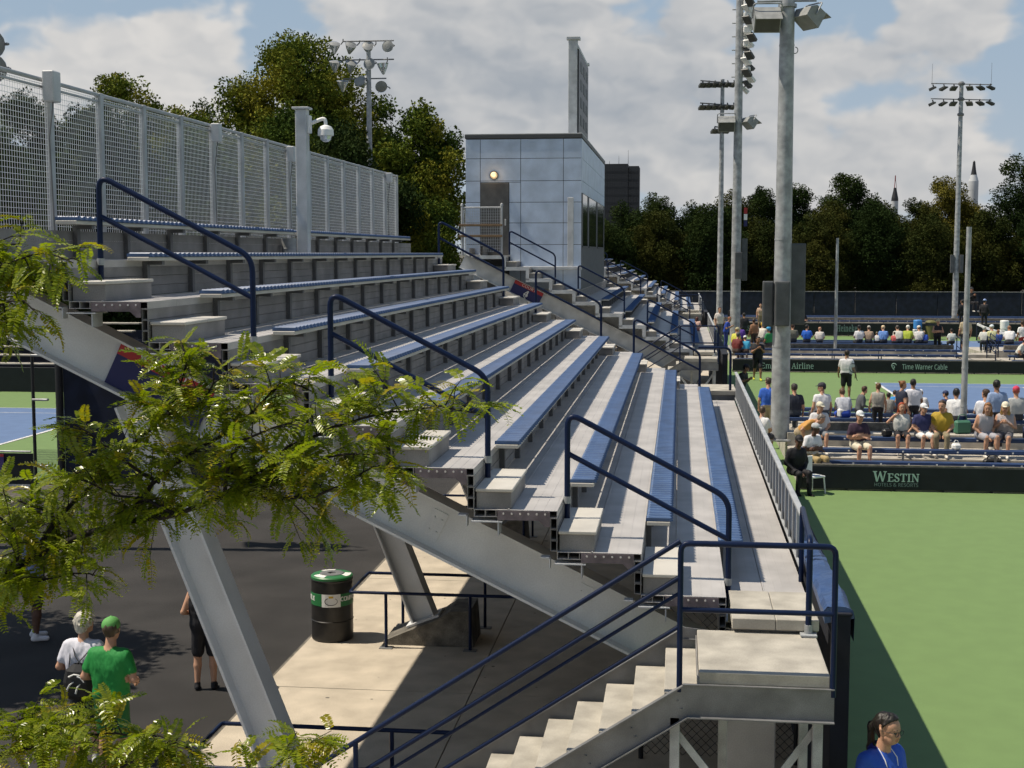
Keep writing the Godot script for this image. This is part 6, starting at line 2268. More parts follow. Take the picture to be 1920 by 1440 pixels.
func hair_shape(style: String, cell: float) -> Array:
	var key := "hair%s%f" % [style, cell]
	if shapes.has(key):
		return shapes[key]
	var F := Field.new(Vector3(-0.17, -0.42, -0.24), Vector3(0.17, 0.19, 0.22), cell)
	if style == "cap":
		F.bone(Vector3(0, 0.052, -0.022), Vector3(0, 0.050, 0.016), 0.089, 0.085, 0, 0.02)
		F.bone(Vector3(0, 0.135, -0.003), Vector3(0, 0.137, -0.003), 0.012, 0.012, 0, 0.008)
		for x: float in [-0.045, -0.022, 0.0, 0.022, 0.045]:
			F.bone(Vector3(x, 0.052, 0.07), Vector3(x * 0.92, 0.036, 0.165 - absf(x) * 0.7), 0.011, 0.007, 0, 0.012)
		F.lo = F.lo
	elif style == "curly":
		F.bone(Vector3(0, 0.05, -0.03), Vector3(0, 0.055, 0.0), 0.095, 0.088, 0, 0.02)
		F.bone(Vector3(0, 0.0, -0.045), Vector3(0, -0.05, -0.05), 0.085, 0.07, 0, 0.02)
		var r := RandomNumberGenerator.new()
		r.seed = 5
		for i in 110:
			var d := Vector3(r.randfn(), r.randfn(), r.randfn()).normalized()
			if d.z > 0.35 and d.y < 0.55:
				continue
			if d.y < -0.75:
				continue
			var p := Vector3(0, 0.03, -0.012) + d * Vector3(0.094, 0.096, 0.098)
			F.bone(p, p + Vector3(r.randf_range(-1, 1), r.randf_range(-1, 0.5), r.randf_range(-1, 1)) * 0.03, 0.019, 0.012, 0, 0.010)
	else:
		# scalp
		F.bone(Vector3(0, 0.052, -0.030), Vector3(0, 0.060, 0.012), 0.086, 0.080, 0, 0.02)
		F.bone(Vector3(0, 0.01, -0.045), Vector3(0, -0.035, -0.048), 0.072, 0.058, 0, 0.03)
		for s: float in [-1.0, 1.0]:
			F.bone(Vector3(0.064 * s, 0.045, 0.02), Vector3(0.074 * s, -0.01, -0.018), 0.026, 0.016, 0, 0.02)
		if style == "long":
			F.bone(Vector3(0, 0.0, -0.05), Vector3(0, -0.20, -0.085), 0.078, 0.060, 0, 0.04)
			F.bone(Vector3(0, -0.20, -0.085), Vector3(0, -0.32, -0.08), 0.062, 0.03, 0, 0.04)
			for s: float in [-1.0, 1.0]:
				F.bone(Vector3(0.070 * s, 0.02, 0.0), Vector3(0.088 * s, -0.14, -0.01), 0.032, 0.032, 0, 0.03)
				F.bone(Vector3(0.088 * s, -0.14, -0.01), Vector3(0.085 * s, -0.26, 0.02), 0.034, 0.016, 0, 0.03)
		elif style == "bun":
			F.bone(Vector3(0, 0.09, -0.10), Vector3(0, 0.10, -0.115), 0.042, 0.036, 0, 0.015)
		elif style == "ponytail":
			F.bone(Vector3(0, 0.04, -0.11), Vector3(0, -0.02, -0.155), 0.032, 0.034, 0, 0.02)
			F.bone(Vector3(0, -0.02, -0.155), Vector3(0, -0.20, -0.155), 0.036, 0.030, 0, 0.02)
			F.bone(Vector3(0, -0.20, -0.155), Vector3(0.01, -0.38, -0.13), 0.030, 0.010, 0, 0.02)
	if style == "cap":
		# hollow underside: keep only what lies above the brow line
		for z in F.nz:
			for y in F.ny:
				var py := F.lo.y + y * cell
				for x in F.nx:
					var pz := F.lo.z + z * cell
					var cut := 0.028 - 0.10 * minf(pz, 0.0) * -0.3 - py
					var i := (z * F.ny + y) * F.nx + x
					if cut > F.f[i] and F.f[i] < 0.03:
						F.f[i] = cut
	elif style != "curly":
		# the hairline: nothing in front of the forehead and cheeks
		for z in F.nz:
			for y in F.ny:
				for x in F.nx:
					var p := F.lo + Vector3(x, y, z) * cell
					var i := (z * F.ny + y) * F.nx + x
					var cut := p.z - (0.012 + 1.25 * maxf(p.y - 0.045, -0.01)) if p.y < 0.11 else -1.0
					if p.y < -0.05 and style == "short":
						cut = maxf(cut, -0.05 - p.y)
					if cut > F.f[i] and F.f[i] < 0.05:
						F.f[i] = cut
	shapes[key] = F.mesh()
	return shapes[key]


func body_shape(pose: String, arms: String, slv: float, leg: int, lean: float, cell: float) -> Dictionary:
	# joints of a 1.75 m adult facing +z; the pelvis of a sitting body rests on y = 0
	var key := "%s/%s/%f/%d/%f/%f" % [pose, arms, slv, leg, lean, cell]
	if shapes.has(key):
		return shapes[key]
	var sit := pose == "sit"
	var py := 0.11 if sit else 0.94
	var pel := Vector3(0, py, 0)
	var rot := Basis(Vector3.RIGHT, deg_to_rad(lean))
	var up := func(p: Vector3) -> Vector3: return pel + rot * p
	var F := Field.new(Vector3(-0.52, -0.52 if sit else -0.02, -0.42), Vector3(0.52, 0.86 if sit else 1.62, 0.72), cell)
	var k := 0.085
	# trunk
	F.bone(pel + Vector3(-0.075, -0.01, -0.01), pel + Vector3(0.075, -0.01, -0.01), 0.115, 0.115, 2, k)
	F.bone(up.call(Vector3(-0.07, 0.12, 0.0)), up.call(Vector3(0.07, 0.12, 0.0)), 0.108, 0.108, 1, k)
	F.bone(up.call(Vector3(-0.085, 0.24, 0.005)), up.call(Vector3(0.085, 0.24, 0.005)), 0.112, 0.112, 1, k)
	F.bone(up.call(Vector3(-0.078, 0.18, 0.0)), up.call(Vector3(0.078, 0.18, 0.0)), 0.108, 0.108, 1, k)
	F.bone(up.call(Vector3(-0.093, 0.30, 0.002)), up.call(Vector3(0.093, 0.30, 0.002)), 0.112, 0.112, 1, k)
	F.bone(up.call(Vector3(-0.10, 0.36, 0.0)), up.call(Vector3(0.10, 0.36, 0.0)), 0.112, 0.112, 1, k)
	F.bone(up.call(Vector3(-0.15, 0.455, -0.015)), up.call(Vector3(0.15, 0.455, -0.015)), 0.068, 0.068, 1, k)
	if not sit:
		# shirt hem hanging over the hips
		F.bone(pel + Vector3(-0.085, 0.02, 0.0), pel + Vector3(0.085, 0.02, 0.0), 0.118, 0.118, 1, 0.05)
	F.bone(up.call(Vector3(0, 0.49, -0.015)), up.call(Vector3(0, 0.60, 0.01)), 0.058, 0.052, 0, 0.03)
	# legs
	for s: float in [-1.0, 1.0]:
		var hip := pel + Vector3(0.092 * s, -0.03, 0)
		var knee: Vector3
		var ank: Vector3
		if sit:
			knee = Vector3(0.13 * s, 0.075, 0.44)
			ank = Vector3(0.12 * s, -0.36, 0.42 + 0.05 * s)
		elif pose == "walk":
			knee = Vector3(0.09 * s, 0.50, 0.14 * s + 0.05)
			ank = Vector3(0.09 * s, 0.09, 0.24 * s - 0.02)
		else:
			knee = Vector3(0.105 * s, 0.49, 0.025)
			ank = Vector3(0.115 * s, 0.085, -0.01)
		if leg == 1:
			F.bone(hip, knee, 0.094, 0.070, 2, 0.03)
			F.bone(knee, ank + Vector3(0, 0.02, 0), 0.070, 0.058, 2, 0.02)
		else:
			var mid := hip.lerp(knee, 0.86)
			F.bone(hip, mid, 0.098, 0.088, 2, 0.03)
			F.bone(mid, knee, 0.060, 0.056, 0, 0.015)
			F.bone(knee, knee.lerp(ank, 0.35), 0.054, 0.056, 0, 0.02)
			F.bone(knee.lerp(ank, 0.35), ank, 0.054, 0.036, 0, 0.02)
		F.bone(ank + Vector3(0, -0.005, 0), ank + Vector3(0, -0.04, 0.0), 0.044, 0.042, 3, 0.015)
		F.bone(ank + Vector3(0, -0.045, -0.03), ank + Vector3(0.015 * s, -0.052, 0.14), 0.040, 0.034, 3, 0.02)
	# arms: elbow and wrist in the trunk's axes
	var wrists: Array = []
	for s: float in [-1.0, 1.0]:
		var sh: Vector3 = up.call(Vector3(0.185 * s, 0.45, -0.015))
		var el: Vector3
		var wr: Vector3
		var el_l := Vector3(0.26 * s, 0.17, -0.03)
		var wr_l := Vector3(0.27 * s, -0.07, 0.07)
		match arms:
			"lap":
				el_l = Vector3(0.27 * s, 0.18, 0.03)
				wr_l = Vector3(0.10 * s, 0.04, 0.25)
			"crossed":
				el_l = Vector3(0.27 * s, 0.19, 0.05)
				wr_l = Vector3(-0.09 * s, 0.23 + 0.03 * s, 0.17)
			"fold":
				el_l = Vector3(0.26 * s, 0.18, 0.03)
				wr_l = Vector3(0.05 * s, 0.16, 0.25)
			"phone":
				el_l = Vector3(0.25 * s, 0.20, 0.08)
				wr_l = Vector3(0.07 * s, 0.38, 0.27)
			"front":
				el_l = Vector3(0.285 * s, 0.20, -0.05)
				wr_l = Vector3(0.20 * s, 0.12, 0.19)
			"hips":
				el_l = Vector3(0.34 * s, 0.22, 0.0)
				wr_l = Vector3(0.14 * s, 0.03, 0.22)
				if s < 0:
					el_l = Vector3(-0.36, 0.28, 0.0)
					wr_l = Vector3(-0.20, 0.47, 0.06)
			"racket":
				el_l = Vector3(0.26 * s, 0.17, 0.0)
				wr_l = Vector3(0.30 * s, -0.04, 0.12)
		el = up.call(el_l)
		wr = up.call(wr_l)
		if slv > 0.9:
			F.bone(sh, el, 0.060, 0.050, 1, 0.03)
			F.bone(el, wr.lerp(el, 0.06), 0.048, 0.036, 1, 0.015)
			F.bone(wr.lerp(el, 0.1), wr, 0.028, 0.026, 0, 0.01)
		else:
			if slv > 0.05:
				F.bone(sh, sh.lerp(el, minf(slv * 1.25, 0.95)), 0.064, 0.060, 1, 0.03)
			F.bone(sh, el, 0.048, 0.040, 0, 0.012)
			F.bone(el, wr, 0.041, 0.027, 0, 0.012)
		# a frame for the hand: -y along the forearm
		var dy := (el - wr).normalized()
		var palm := Vector3(-s, 0, 0.3)
		if arms in ["lap", "fold", "crossed"]:
			palm = Vector3(0, -1, 0.1)
		elif arms == "phone":
			palm = Vector3(-s, 0.0, -0.2)
		elif arms == "front":
			palm = Vector3(-s, -0.4, 0)
		var dx := dy.cross(palm).normalized()
		var dz := dx.cross(dy).normalized()
		wrists.append(Transform3D(Basis(dx, dy, dz), wr))
	var d := {"m": F.mesh(), "head": up.call(Vector3(0, 0.70, 0.035)), "wrists": wrists, "rot": rot}
	shapes[key] = d
	return d


var folds := FastNoiseLite.new()
var seedy := Vector3.ZERO


func add_part(acc: Array, m: Array, xf: Transform3D, cols: Array, flip := false, fold := 0.0) -> void:
	var base: int = acc[0].size()
	var vs: PackedVector3Array = m[0]
	var ns: PackedVector3Array = m[1]
	var rg: PackedByteArray = m[2]
	var nv := PackedVector3Array()
	var nn := PackedVector3Array()
	nv.resize(vs.size())
	nn.resize(vs.size())
	var cc := PackedColorArray()
	cc.resize(vs.size())
	for i in vs.size():
		var q := vs[i]
		var nrm := ns[i]
		var shade := 1.0
		if fold > 0.0 and (cols.size() == 1 or rg[i] == 1 or rg[i] == 2):
			# creases in cloth, strands in hair
			var stretch := Vector3(1.0, 0.45, 1.0) if cols.size() > 1 else Vector3(2.6, 0.7, 2.6)
			var h := folds.get_noise_3dv((q + seedy) * stretch)
			var e := 0.012
			var gx := folds.get_noise_3dv((q + seedy + Vector3(e, 0, 0)) * stretch) - h
			var gy := folds.get_noise_3dv((q + seedy + Vector3(0, e, 0)) * stretch) - h
			var gz := folds.get_noise_3dv((q + seedy + Vector3(0, 0, e)) * stretch) - h
			q += nrm * h * fold
			var g := Vector3(gx, gy, gz) / e
			g -= nrm * g.dot(nrm)
			nrm = (nrm - g * fold).normalized()
			if cols.size() == 1:
				shade = 1.0 + 0.5 * h
		nv[i] = xf * q
		nn[i] = (xf.basis * nrm).normalized()
		cc[i] = cols[rg[i]] * shade
	acc[0].append_array(nv)
	acc[1].append_array(nn)
	acc[2].append_array(cc)
	var idx: PackedInt32Array = m[3]
	var ni := PackedInt32Array()
	ni.resize(idx.size())
	for i in range(0, idx.size(), 3):
		ni[i] = idx[i] + base
		ni[i + 1] = idx[i + (2 if flip else 1)] + base
		ni[i + 2] = idx[i + (1 if flip else 2)] + base
	acc[3].append_array(ni)


func acc_mesh(acc: Array, mat: Material) -> ArrayMesh:
	var arr := []
	arr.resize(Mesh.ARRAY_MAX)
	arr[Mesh.ARRAY_VERTEX] = acc[0]
	arr[Mesh.ARRAY_NORMAL] = acc[1]
	arr[Mesh.ARRAY_COLOR] = acc[2]
	arr[Mesh.ARRAY_INDEX] = acc[3]
	var m := ArrayMesh.new()
	m.add_surface_from_arrays(Mesh.PRIMITIVE_TRIANGLES, arr)
	m.surface_set_material(0, mat)
	return m


func fresh() -> Array:
	return [PackedVector3Array(), PackedVector3Array(), PackedColorArray(), PackedInt32Array()]


func cloth(hex: String) -> Color:
	var c := Color(hex).srgb_to_linear()
	return Color(c.r * 0.82, c.g * 0.82, c.b * 0.82)


func person(label: String, at: Vector3, face: float, sc: float, pose: String, arms: String, slv: float, leg: int, shirt: String, pants: String, hair: String, style: String, hat: String, skin: int, lean: float, turn: float, shoes: String, group: String) -> Node3D:
	var near := at.z > -20.0
	if at.z < -30.0:
		# nobody in a crowd sits quite like the next one
		var h := absi(hash(label))
		face += float(h % 25) - 12.0
		turn += float((h / 32) % 70) - 35.0
		sc *= 0.95 + 0.10 * float((h / 4096) % 100) / 100.0
		if pose == "sit" and arms == "down":
			arms = ["down", "lap", "lap", "fold", "crossed", "phone"][(h / 512) % 6]
			lean = [0.0, 6.0, 12.0, 22.0][(h / 64) % 4] if lean < 15.0 else lean
	var t := thing("person", label, "person", at, group, deg_to_rad(face))
	t.scale = Vector3.ONE * sc
	var b := body_shape(pose, arms, slv, leg, lean, 0.014 if near else 0.027)
	var sk: Color = SKINS[skin]
	var cols := [sk, cloth(shirt), cloth(pants), cloth(shoes), sk, sk.lerp(Color(0.30, 0.07, 0.06), 0.5), Color(0.03, 0.025, 0.022), Color(0.04, 0.03, 0.022)]
	var acc := fresh()
	folds.frequency = 8.0
	folds.fractal_octaves = 3
	seedy = at * 0.37
	add_part(acc, b.m, Transform3D.IDENTITY, cols, false, 0.011)
	var hx := Transform3D(Basis(Vector3.UP, deg_to_rad(turn)) * Basis(Vector3.RIGHT, deg_to_rad(lean * 0.6)), b.head)
	add_part(acc, head_shape(0.005 if near else 0.009), hx, cols)
	for i in 2:
		var w: Transform3D = b.wrists[i]
		var mirror := Basis.from_scale(Vector3(1 if i == 0 else -1, 1, 1))
		# the thumb points forwards on both hands
		add_part(acc, hand_shape(0.0035 if near else 0.007), Transform3D(w.basis * mirror, w.origin), cols, i == 1)
	put("body", acc_mesh(acc, mats["body"]), t)
	var hc: Color = Color(hair).srgb_to_linear() * 0.7
	if style != "none":
		var ha := fresh()
		add_part(ha, hair_shape(style, 0.007 if near else 0.011), hx, [hc], false, 0.009)
		put("hair", acc_mesh(ha, mats["hair"]), t)
	if hat:
		var ca := fresh()
		add_part(ca, hair_shape("cap", 0.006 if near else 0.010), Transform3D(hx.basis.scaled(Vector3.ONE * 1.06), hx.origin), [cloth(hat)])
		put("cap", acc_mesh(ca, mats["body"]), t)
	if label.begins_with("man in green"):
		# the near couple gets shirts that hang looser
		pass
	return t


func make_people() -> void:
	person("man in orange flowered shirt bending forward beside the thick lamp pole", Vector3(2.93, 0.90, -34.00), 65, 0.93, "sit", "down", 0.50, 0, "c9934a", "b5a285", "8a8078", "short", "", 1, 55, 0, "ddd8d0", "")
	person("person in white v-neck shirt and cream cap next to the bending man", Vector3(3.38, 0.90, -34.00), 0, 0.93, "sit", "lap", 0.50, 0, "dadade", "7d8288", "9a9288", "short", "d8d2bc", 1, 10, 0, "ddd8d0", "")
	person("red-haired woman in white tank top and black shorts on top bench", Vector3(5.33, 0.90, -34.00), -8, 0.93, "sit", "hips", 0.00, 0, "d4d4ce", "15161a", "b04a1c", "long", "", 1, 0, 0, "ddd8d0", "")
	person("man in navy and white polo, white shorts and white cap on bench", Vector3(5.80, 0.90, -34.00), 12, 0.93, "sit", "lap", 0.50, 0, "2b3160", "e4e4e2", "5a4030", "short", "e8e8ea", 1, 8, 0, "ddd8d0", "")
	person("man in mustard yellow shirt with a dark strap across his chest", Vector3(6.27, 0.90, -34.00), -6, 0.93, "sit", "lap", 0.50, 1, "b79a2c", "8a7f66", "4a3628", "short", "", 1, 6, 0, "ddd8d0", "")
	person("woman with long curly light brown hair looking down at her lap", Vector3(7.22, 0.90, -34.00), 10, 0.93, "sit", "lap", 0.00, 0, "b9b4b8", "a8a8b0", "9a6a3c", "long", "", 1, 16, 0, "ddd8d0", "")
	person("blonde woman in wide white sun visor with crossed legs", Vector3(7.75, 0.90, -34.00), -8, 0.93, "sit", "phone", 0.00, 0, "b0a8a8", "6d6a70", "c09a5a", "long", "e4dcc4", 1, 10, 0, "ddd8d0", "")
	person("man in dark purple shirt, beige shorts and white cap on middle bench", Vector3(4.19, 0.73, -33.10), 18, 1.00, "sit", "crossed", 0.60, 0, "3a2038", "d8d0b8", "5a4838", "short", "dfe2e4", 1, 8, 10, "ddd8d0", "")
	person("boy in white polo, khaki trousers and grey cap on lowest bench", Vector3(3.03, 0.56, -32.25), 30, 0.95, "sit", "down", 0.50, 1, "e6e6ea", "b09a6c", "1c1612", "short", "b9bcbe", 3, 12, 30, "ddd8d0", "")
	person("guard in dark navy uniform sitting on court by the banner wall", Vector3(2.58, 0.42, -31.00), 35, 0.98, "sit", "lap", 1.00, 1, "10131f", "10131f", "141210", "short", "14161c", 3, 12, 0, "0c0c0e", "")
	person("man in bright blue shirt standing half behind the thick lamp pole", Vector3(2.42, 0.30, -38.00), 180, 0.93, "stand", "down", 0.50, 0, "2c62c8", "b0a080", "4a3a2c", "short", "", 1, 0, 0, "ddd8d0", "")
	person("person in white shirt sitting left of the thick lamp pole", Vector3(2.09, 0.62, -35.20), 150, 0.93, "sit", "down", 0.50, 0, "e2e2e2", "3a3a40", "4a3828", "short", "", 1, 10, 0, "ddd8d0", "")
	person("ball crew person in black uniform standing at the court corner", Vector3(2.05, 0.00, -46.50), 60, 0.95, "stand", "phone", 0.50, 1, "111216", "131418", "1c1814", "short", "15161a", 2, 15, 0, "1a1a1c", "")
	person("man in dark navy shirt seen from behind, just right of thick pole", Vector3(3.08, 0.95, -37.50), 180, 0.93, "sit", "down", 0.50, 1, "252a38", "3a3f4a", "3a342e", "short", "", 1, 0, 0, "ddd8d0", "")
	person("large man in white shirt and dark cap seen from behind", Vector3(3.80, 0.95, -37.50), 185, 1.02, "sit", "down", 0.30, 1, "e8e8ec", "4a5058", "2a2a2e", "short", "2b2f38", 1, 6, 50, "ddd8d0", "")
	person("man in pale grey shirt with brown hair seen from behind", Vector3(4.40, 0.95, -37.50), 180, 0.88, "sit", "down", 0.50, 0, "c4c8d2", "2d50b8", "6a5038", "short", "", 1, 8, 0, "ddd8d0", "")
	person("young man in dark grey top turned sideways on back bench", Vector3(4.71, 0.50, -37.00), 110, 0.80, "stand", "fold", 1.00, 1, "55585c", "1c1e22", "4a3020", "short", "", 1, 12, 0, "ddd8d0", "")
	person("woman in grey sleeveless top and black trousers from behind", Vector3(5.23, 0.52, -37.30), 180, 0.76, "stand", "down", 0.00, 1, "a9a69c", "1a1b20", "6a4c30", "bun", "", 1, 0, 0, "ddd8d0", "")
	person("child with dark hair in grey shirt from behind", Vector3(5.68, 0.93, -38.50), 180, 0.66, "sit", "down", 0.50, 0, "8c8a84", "6a6a70", "2a2018", "short", "", 2, 0, 0, "ddd8d0", "")
	person("child in sky blue shirt behind the back bench", Vector3(6.03, 0.93, -39.40), 180, 0.62, "sit", "down", 0.50, 0, "2f8ad0", "3a3a50", "3a2a1c", "short", "", 1, 0, 0, "ddd8d0", "")
	person("woman in navy top with light brown bun turned sideways", Vector3(5.78, 0.50, -36.90), 120, 0.82, "stand", "down", 0.30, 1, "1c2238", "15171f", "8a5a30", "bun", "", 1, 0, 0, "ddd8d0", "")
	person("man in white polo with dark hair seen from behind on bench", Vector3(6.12, 0.50, -37.20), 185, 0.82, "stand", "down", 0.50, 1, "e6e6ee", "20242e", "1e1a18", "short", "", 2, 0, 0, "ddd8d0", "")
	person("person in white bucket hat half hidden behind white-capped man", Vector3(6.55, 0.95, -38.50), 180, 0.75, "sit", "down", 0.50, 0, "dcdcdc", "c0c0c0", "8a7050", "short", "f0f0f0", 1, 0, 0, "ddd8d0", "")
	person("boy in navy shirt and navy cap beside the thin pole", Vector3(7.21, 0.92, -38.40), 200, 0.74, "sit", "down", 0.50, 0, "26335a", "3a4050", "2a2018", "short", "22305c", 1, 0, 0, "ddd8d0", "")
	person("man in plain white shirt seen from behind left of thin pole", Vector3(7.27, 0.85, -37.40), 180, 1.00, "sit", "down", 0.40, 1, "ececec", "20242a", "1a1614", "short", "", 2, 0, 0, "ddd8d0", "")
	person("man in white polo with brown hair from behind near light blue shirt", Vector3(8.00, 0.80, -37.40), 178, 1.00, "sit", "down", 0.50, 1, "e4e6ee", "1f222c", "4a3626", "short", "", 1, 6, 0, "ddd8d0", "")
	person("tall man in light blue shirt and black trousers standing on bleacher", Vector3(7.80, 0.45, -35.20), 182, 1.00, "stand", "down", 0.60, 1, "8fa4c8", "15171c", "1a1614", "short", "", 2, 0, 0, "ddd8d0", "")
	person("person in grey shirt and bright pink cap from behind", Vector3(8.78, 0.92, -37.40), 178, 0.93, "sit", "down", 0.60, 1, "b8bab8", "2c3038", "b85a4a", "short", "d03a5c", 1, 0, 0, "ddd8d0", "")
	person("tennis player in white shirt and black shorts holding a racket", Vector3(6.04, 0.00, -51.20), 170, 1.00, "stand", "racket", 0.50, 0, "dcdce0", "16181c", "2a1e16", "short", "", 2, 0, 0, "c8c8c8", "")
	person("tennis player in all black walking past the banner wall", Vector3(3.27, 0.00, -58.60), 15, 1.03, "walk", "phone", 0.40, 0, "15161a", "15161a", "241a14", "short", "", 2, 0, -20, "d8d838", "")
	person("person in olive grey shirt from behind, nearest the thick pole", Vector3(5.54, 0.95, -69.00), 180, 0.95, "sit", "down", 0.50, 1, "6a6a60", "2a2e38", "4a2e20", "short", "", 1, 4, 0, "bbbbbb", "")
	person("person in bright blue shirt leaning forward from behind", Vector3(6.21, 0.95, -69.00), 180, 0.90, "sit", "down", 0.50, 1, "2a6ad8", "2a2e38", "1a1614", "short", "", 1, 4, 0, "bbbbbb", "")
	person("person in white shirt bent so low the head is hidden", Vector3(6.82, 0.95, -69.00), 180, 0.85, "sit", "down", 0.50, 1, "d6d2cc", "2a2e38", "d6d2cc", "none", "", 1, 4, 0, "bbbbbb", "")
	person("person in crisp white shirt with black hair from behind", Vector3(8.71, 0.95, -69.00), 180, 0.95, "sit", "down", 0.50, 1, "ececf0", "2a2e38", "14161c", "short", "", 2, 4, 0, "bbbbbb", "")
	person("person in tan shirt and grey hat from behind", Vector3(9.16, 0.95, -69.00), 180, 0.95, "sit", "down", 0.50, 1, "a08a78", "2a2e38", "6a5040", "short", "b0aca4", 1, 4, 0, "bbbbbb", "")
	person("person in light blue shirt from behind", Vector3(9.87, 0.95, -69.00), 180, 0.95, "sit", "down", 0.50, 1, "6f9ae0", "2a2e38", "e0c8a0", "short", "", 1, 4, 0, "bbbbbb", "")
	person("small child in white shirt beside light blue shirt", Vector3(9.57, 0.95, -69.00), 180, 0.60, "sit", "down", 0.50, 1, "e8e8e8", "2a2e38", "8a7a60", "short", "", 1, 4, 0, "bbbbbb", "")
	person("small child in coral pink shirt from behind", Vector3(10.38, 0.95, -69.00), 180, 0.60, "sit", "down", 0.50, 1, "e0706c", "2a2e38", "3a2418", "short", "", 1, 4, 0, "bbbbbb", "")
	person("person in ivory white shirt beside the lime shirt from behind", Vector3(10.60, 0.95, -69.00), 180, 0.95, "sit", "down", 0.50, 1, "d8d6cc", "2a2e38", "4a4038", "short", "", 1, 4, 0, "bbbbbb", "")
	person("person in lime green shirt and white hat from behind", Vector3(11.01, 0.95, -69.00), 180, 0.95, "sit", "down", 0.50, 1, "a8b83a", "2a2e38", "d8d4c8", "short", "e4e4dc", 1, 4, 0, "bbbbbb", "")
	person("person in white jersey and white cap from behind", Vector3(11.56, 0.95, -69.00), 180, 0.92, "sit", "down", 0.50, 1, "e6e4e4", "2a2e38", "8a6a4a", "short", "e2dccc", 1, 4, 0, "bbbbbb", "")
	person("child in royal blue shirt from behind", Vector3(11.84, 0.95, -69.00), 180, 0.72, "sit", "down", 0.50, 1, "2a54c0", "2a2e38", "d8b890", "short", "", 1, 4, 0, "bbbbbb", "")
	person("person in pale mint shirt with dark hair from behind", Vector3(13.09, 0.95, -69.00), 180, 0.80, "sit", "down", 0.50, 1, "dfe6e2", "2a2e38", "2a1c14", "short", "", 1, 4, 0, "bbbbbb", "")
	person("person in white shirt and grey hat behind the railing", Vector3(14.61, 0.95, -69.00), 180, 0.90, "sit", "down", 0.50, 1, "d8dad4", "2a2e38", "b0b4ac", "short", "c4c8c0", 1, 4, 0, "bbbbbb", "")
	person("person in cream yellow shirt and white cap behind the railing", Vector3(14.98, 0.95, -69.00), 180, 0.95, "sit", "down", 0.50, 1, "dcdca8", "2a2e38", "c8c8a8", "short", "d8e4ea", 1, 4, 0, "bbbbbb", "")
	person("child in dark blue shirt behind the railing", Vector3(15.26, 0.95, -69.00), 180, 0.75, "sit", "down", 0.50, 1, "3c5aa8", "2a2e38", "a06a40", "short", "", 1, 4, 0, "bbbbbb", "")
	person("large person in white shirt behind the railing", Vector3(15.80, 0.95, -69.00), 180, 1.00, "sit", "down", 0.50, 1, "f0f0f0", "2a2e38", "1a1614", "none", "", 2, 4, 0, "bbbbbb", "")
	person("woman in black with folded arms and straw-coloured cap facing us", Vector3(12.27, 0.50, -68.20), 5, 0.95, "stand", "crossed", 0.00, 1, "15161a", "101114", "c8b088", "short", "c8b890", 1, 0, 0, "1a1a1a", "")
	person("man in tan shirt and white cap standing behind the thin pole", Vector3(13.43, 0.50, -67.60), 180, 1.05, "stand", "down", 0.50, 0, "b8aa8c", "22262c", "c0b8ac", "short", "d8d8d4", 1, 0, 0, "ddd8d0", "")
	person("person in white shirt and black shorts sitting sideways at far right", Vector3(15.14, 0.62, -64.60), 60, 1.00, "sit", "lap", 0.50, 0, "d8d8d0", "1a1c22", "3a2a1c", "short", "e8e8e8", 1, 25, 0, "ddd8d0", "")
	person("tennis official in white shirt standing at the net post", Vector3(17.56, 0.00, -74.00), 200, 1.00, "stand", "down", 0.50, 0, "ececec", "a02a2a", "3a2a1c", "short", "", 2, 0, 0, "ddd8d0", "")
	person("person in violet shirt from behind", Vector3(2.99, 0.95, -69.20), 180, 1.00, "sit", "down", 0.50, 1, "5a3a9a", "2a2e38", "1a1614", "short", "1a1a20", 2, 0, 0, "ddd8d0", "")
	person("person in pale yellow shirt with light cap turned away", Vector3(2.61, 0.92, -66.00), 150, 0.95, "sit", "down", 0.50, 1, "c8c84a", "4a4a50", "b08050", "short", "c0b890", 1, 0, 0, "ddd8d0", "")
	person("person in dark red shirt and grey cap near the walkway end", Vector3(2.63, 0.72, -64.60), 160, 1.00, "sit", "down", 0.50, 1, "6a1e1e", "4a3830", "4a4a4a", "short", "5a5a5c", 1, 0, 0, "ddd8d0", "")
	person("person in teal and navy shirt and white cap", Vector3(3.05, 0.72, -64.60), 190, 0.90, "sit", "down", 0.50, 0, "3aa0c8", "4a3830", "8a6a50", "short", "ecf0f0", 1, 12, 0, "ddd8d0", "")
	person("bare-armed man in brown vest standing among spectators", Vector3(3.59, 0.60, -67.80), 200, 0.85, "stand", "down", 0.00, 0, "9a7050", "3a3028", "3a281c", "short", "", 2, 0, 0, "ddd8d0", "")
	person("person in white shirt and mustard yellow cap", Vector3(4.04, 0.95, -69.40), 170, 1.00, "sit", "down", 0.50, 1, "e0dcd0", "4a4a50", "c8a030", "short", "c8a428", 1, 0, 0, "ddd8d0", "")
	person("person in green shirt and light blue cap by the thick pole", Vector3(4.22, 0.92, -66.40), 215, 0.95, "sit", "down", 0.50, 0, "1f8a4a", "3a3a40", "4aa8e0", "short", "4ab0e8", 2, 0, 0, "ddd8d0", "")
	person("person in blue shirt with ginger hair leaning on the walkway rail", Vector3(2.05, 1.10, -62.00), 60, 0.85, "stand", "phone", 0.50, 1, "2a4ab0", "2a3a80", "a0603a", "short", "", 1, 15, 0, "ddd8d0", "")
	person("person in white shirt with dark red hair on far walkway", Vector3(1.82, 1.30, -64.00), 40, 0.85, "stand", "down", 0.50, 1, "d8d0c8", "6a6a70", "4a2018", "short", "", 1, 0, 0, "ddd8d0", "")
	person("person in black jacket leaning at the far walkway end", Vector3(2.88, 0.90, -76.00), 190, 0.95, "stand", "phone", 1.00, 1, "14161e", "14161e", "14100e", "short", "", 2, 10, 0, "101010", "")
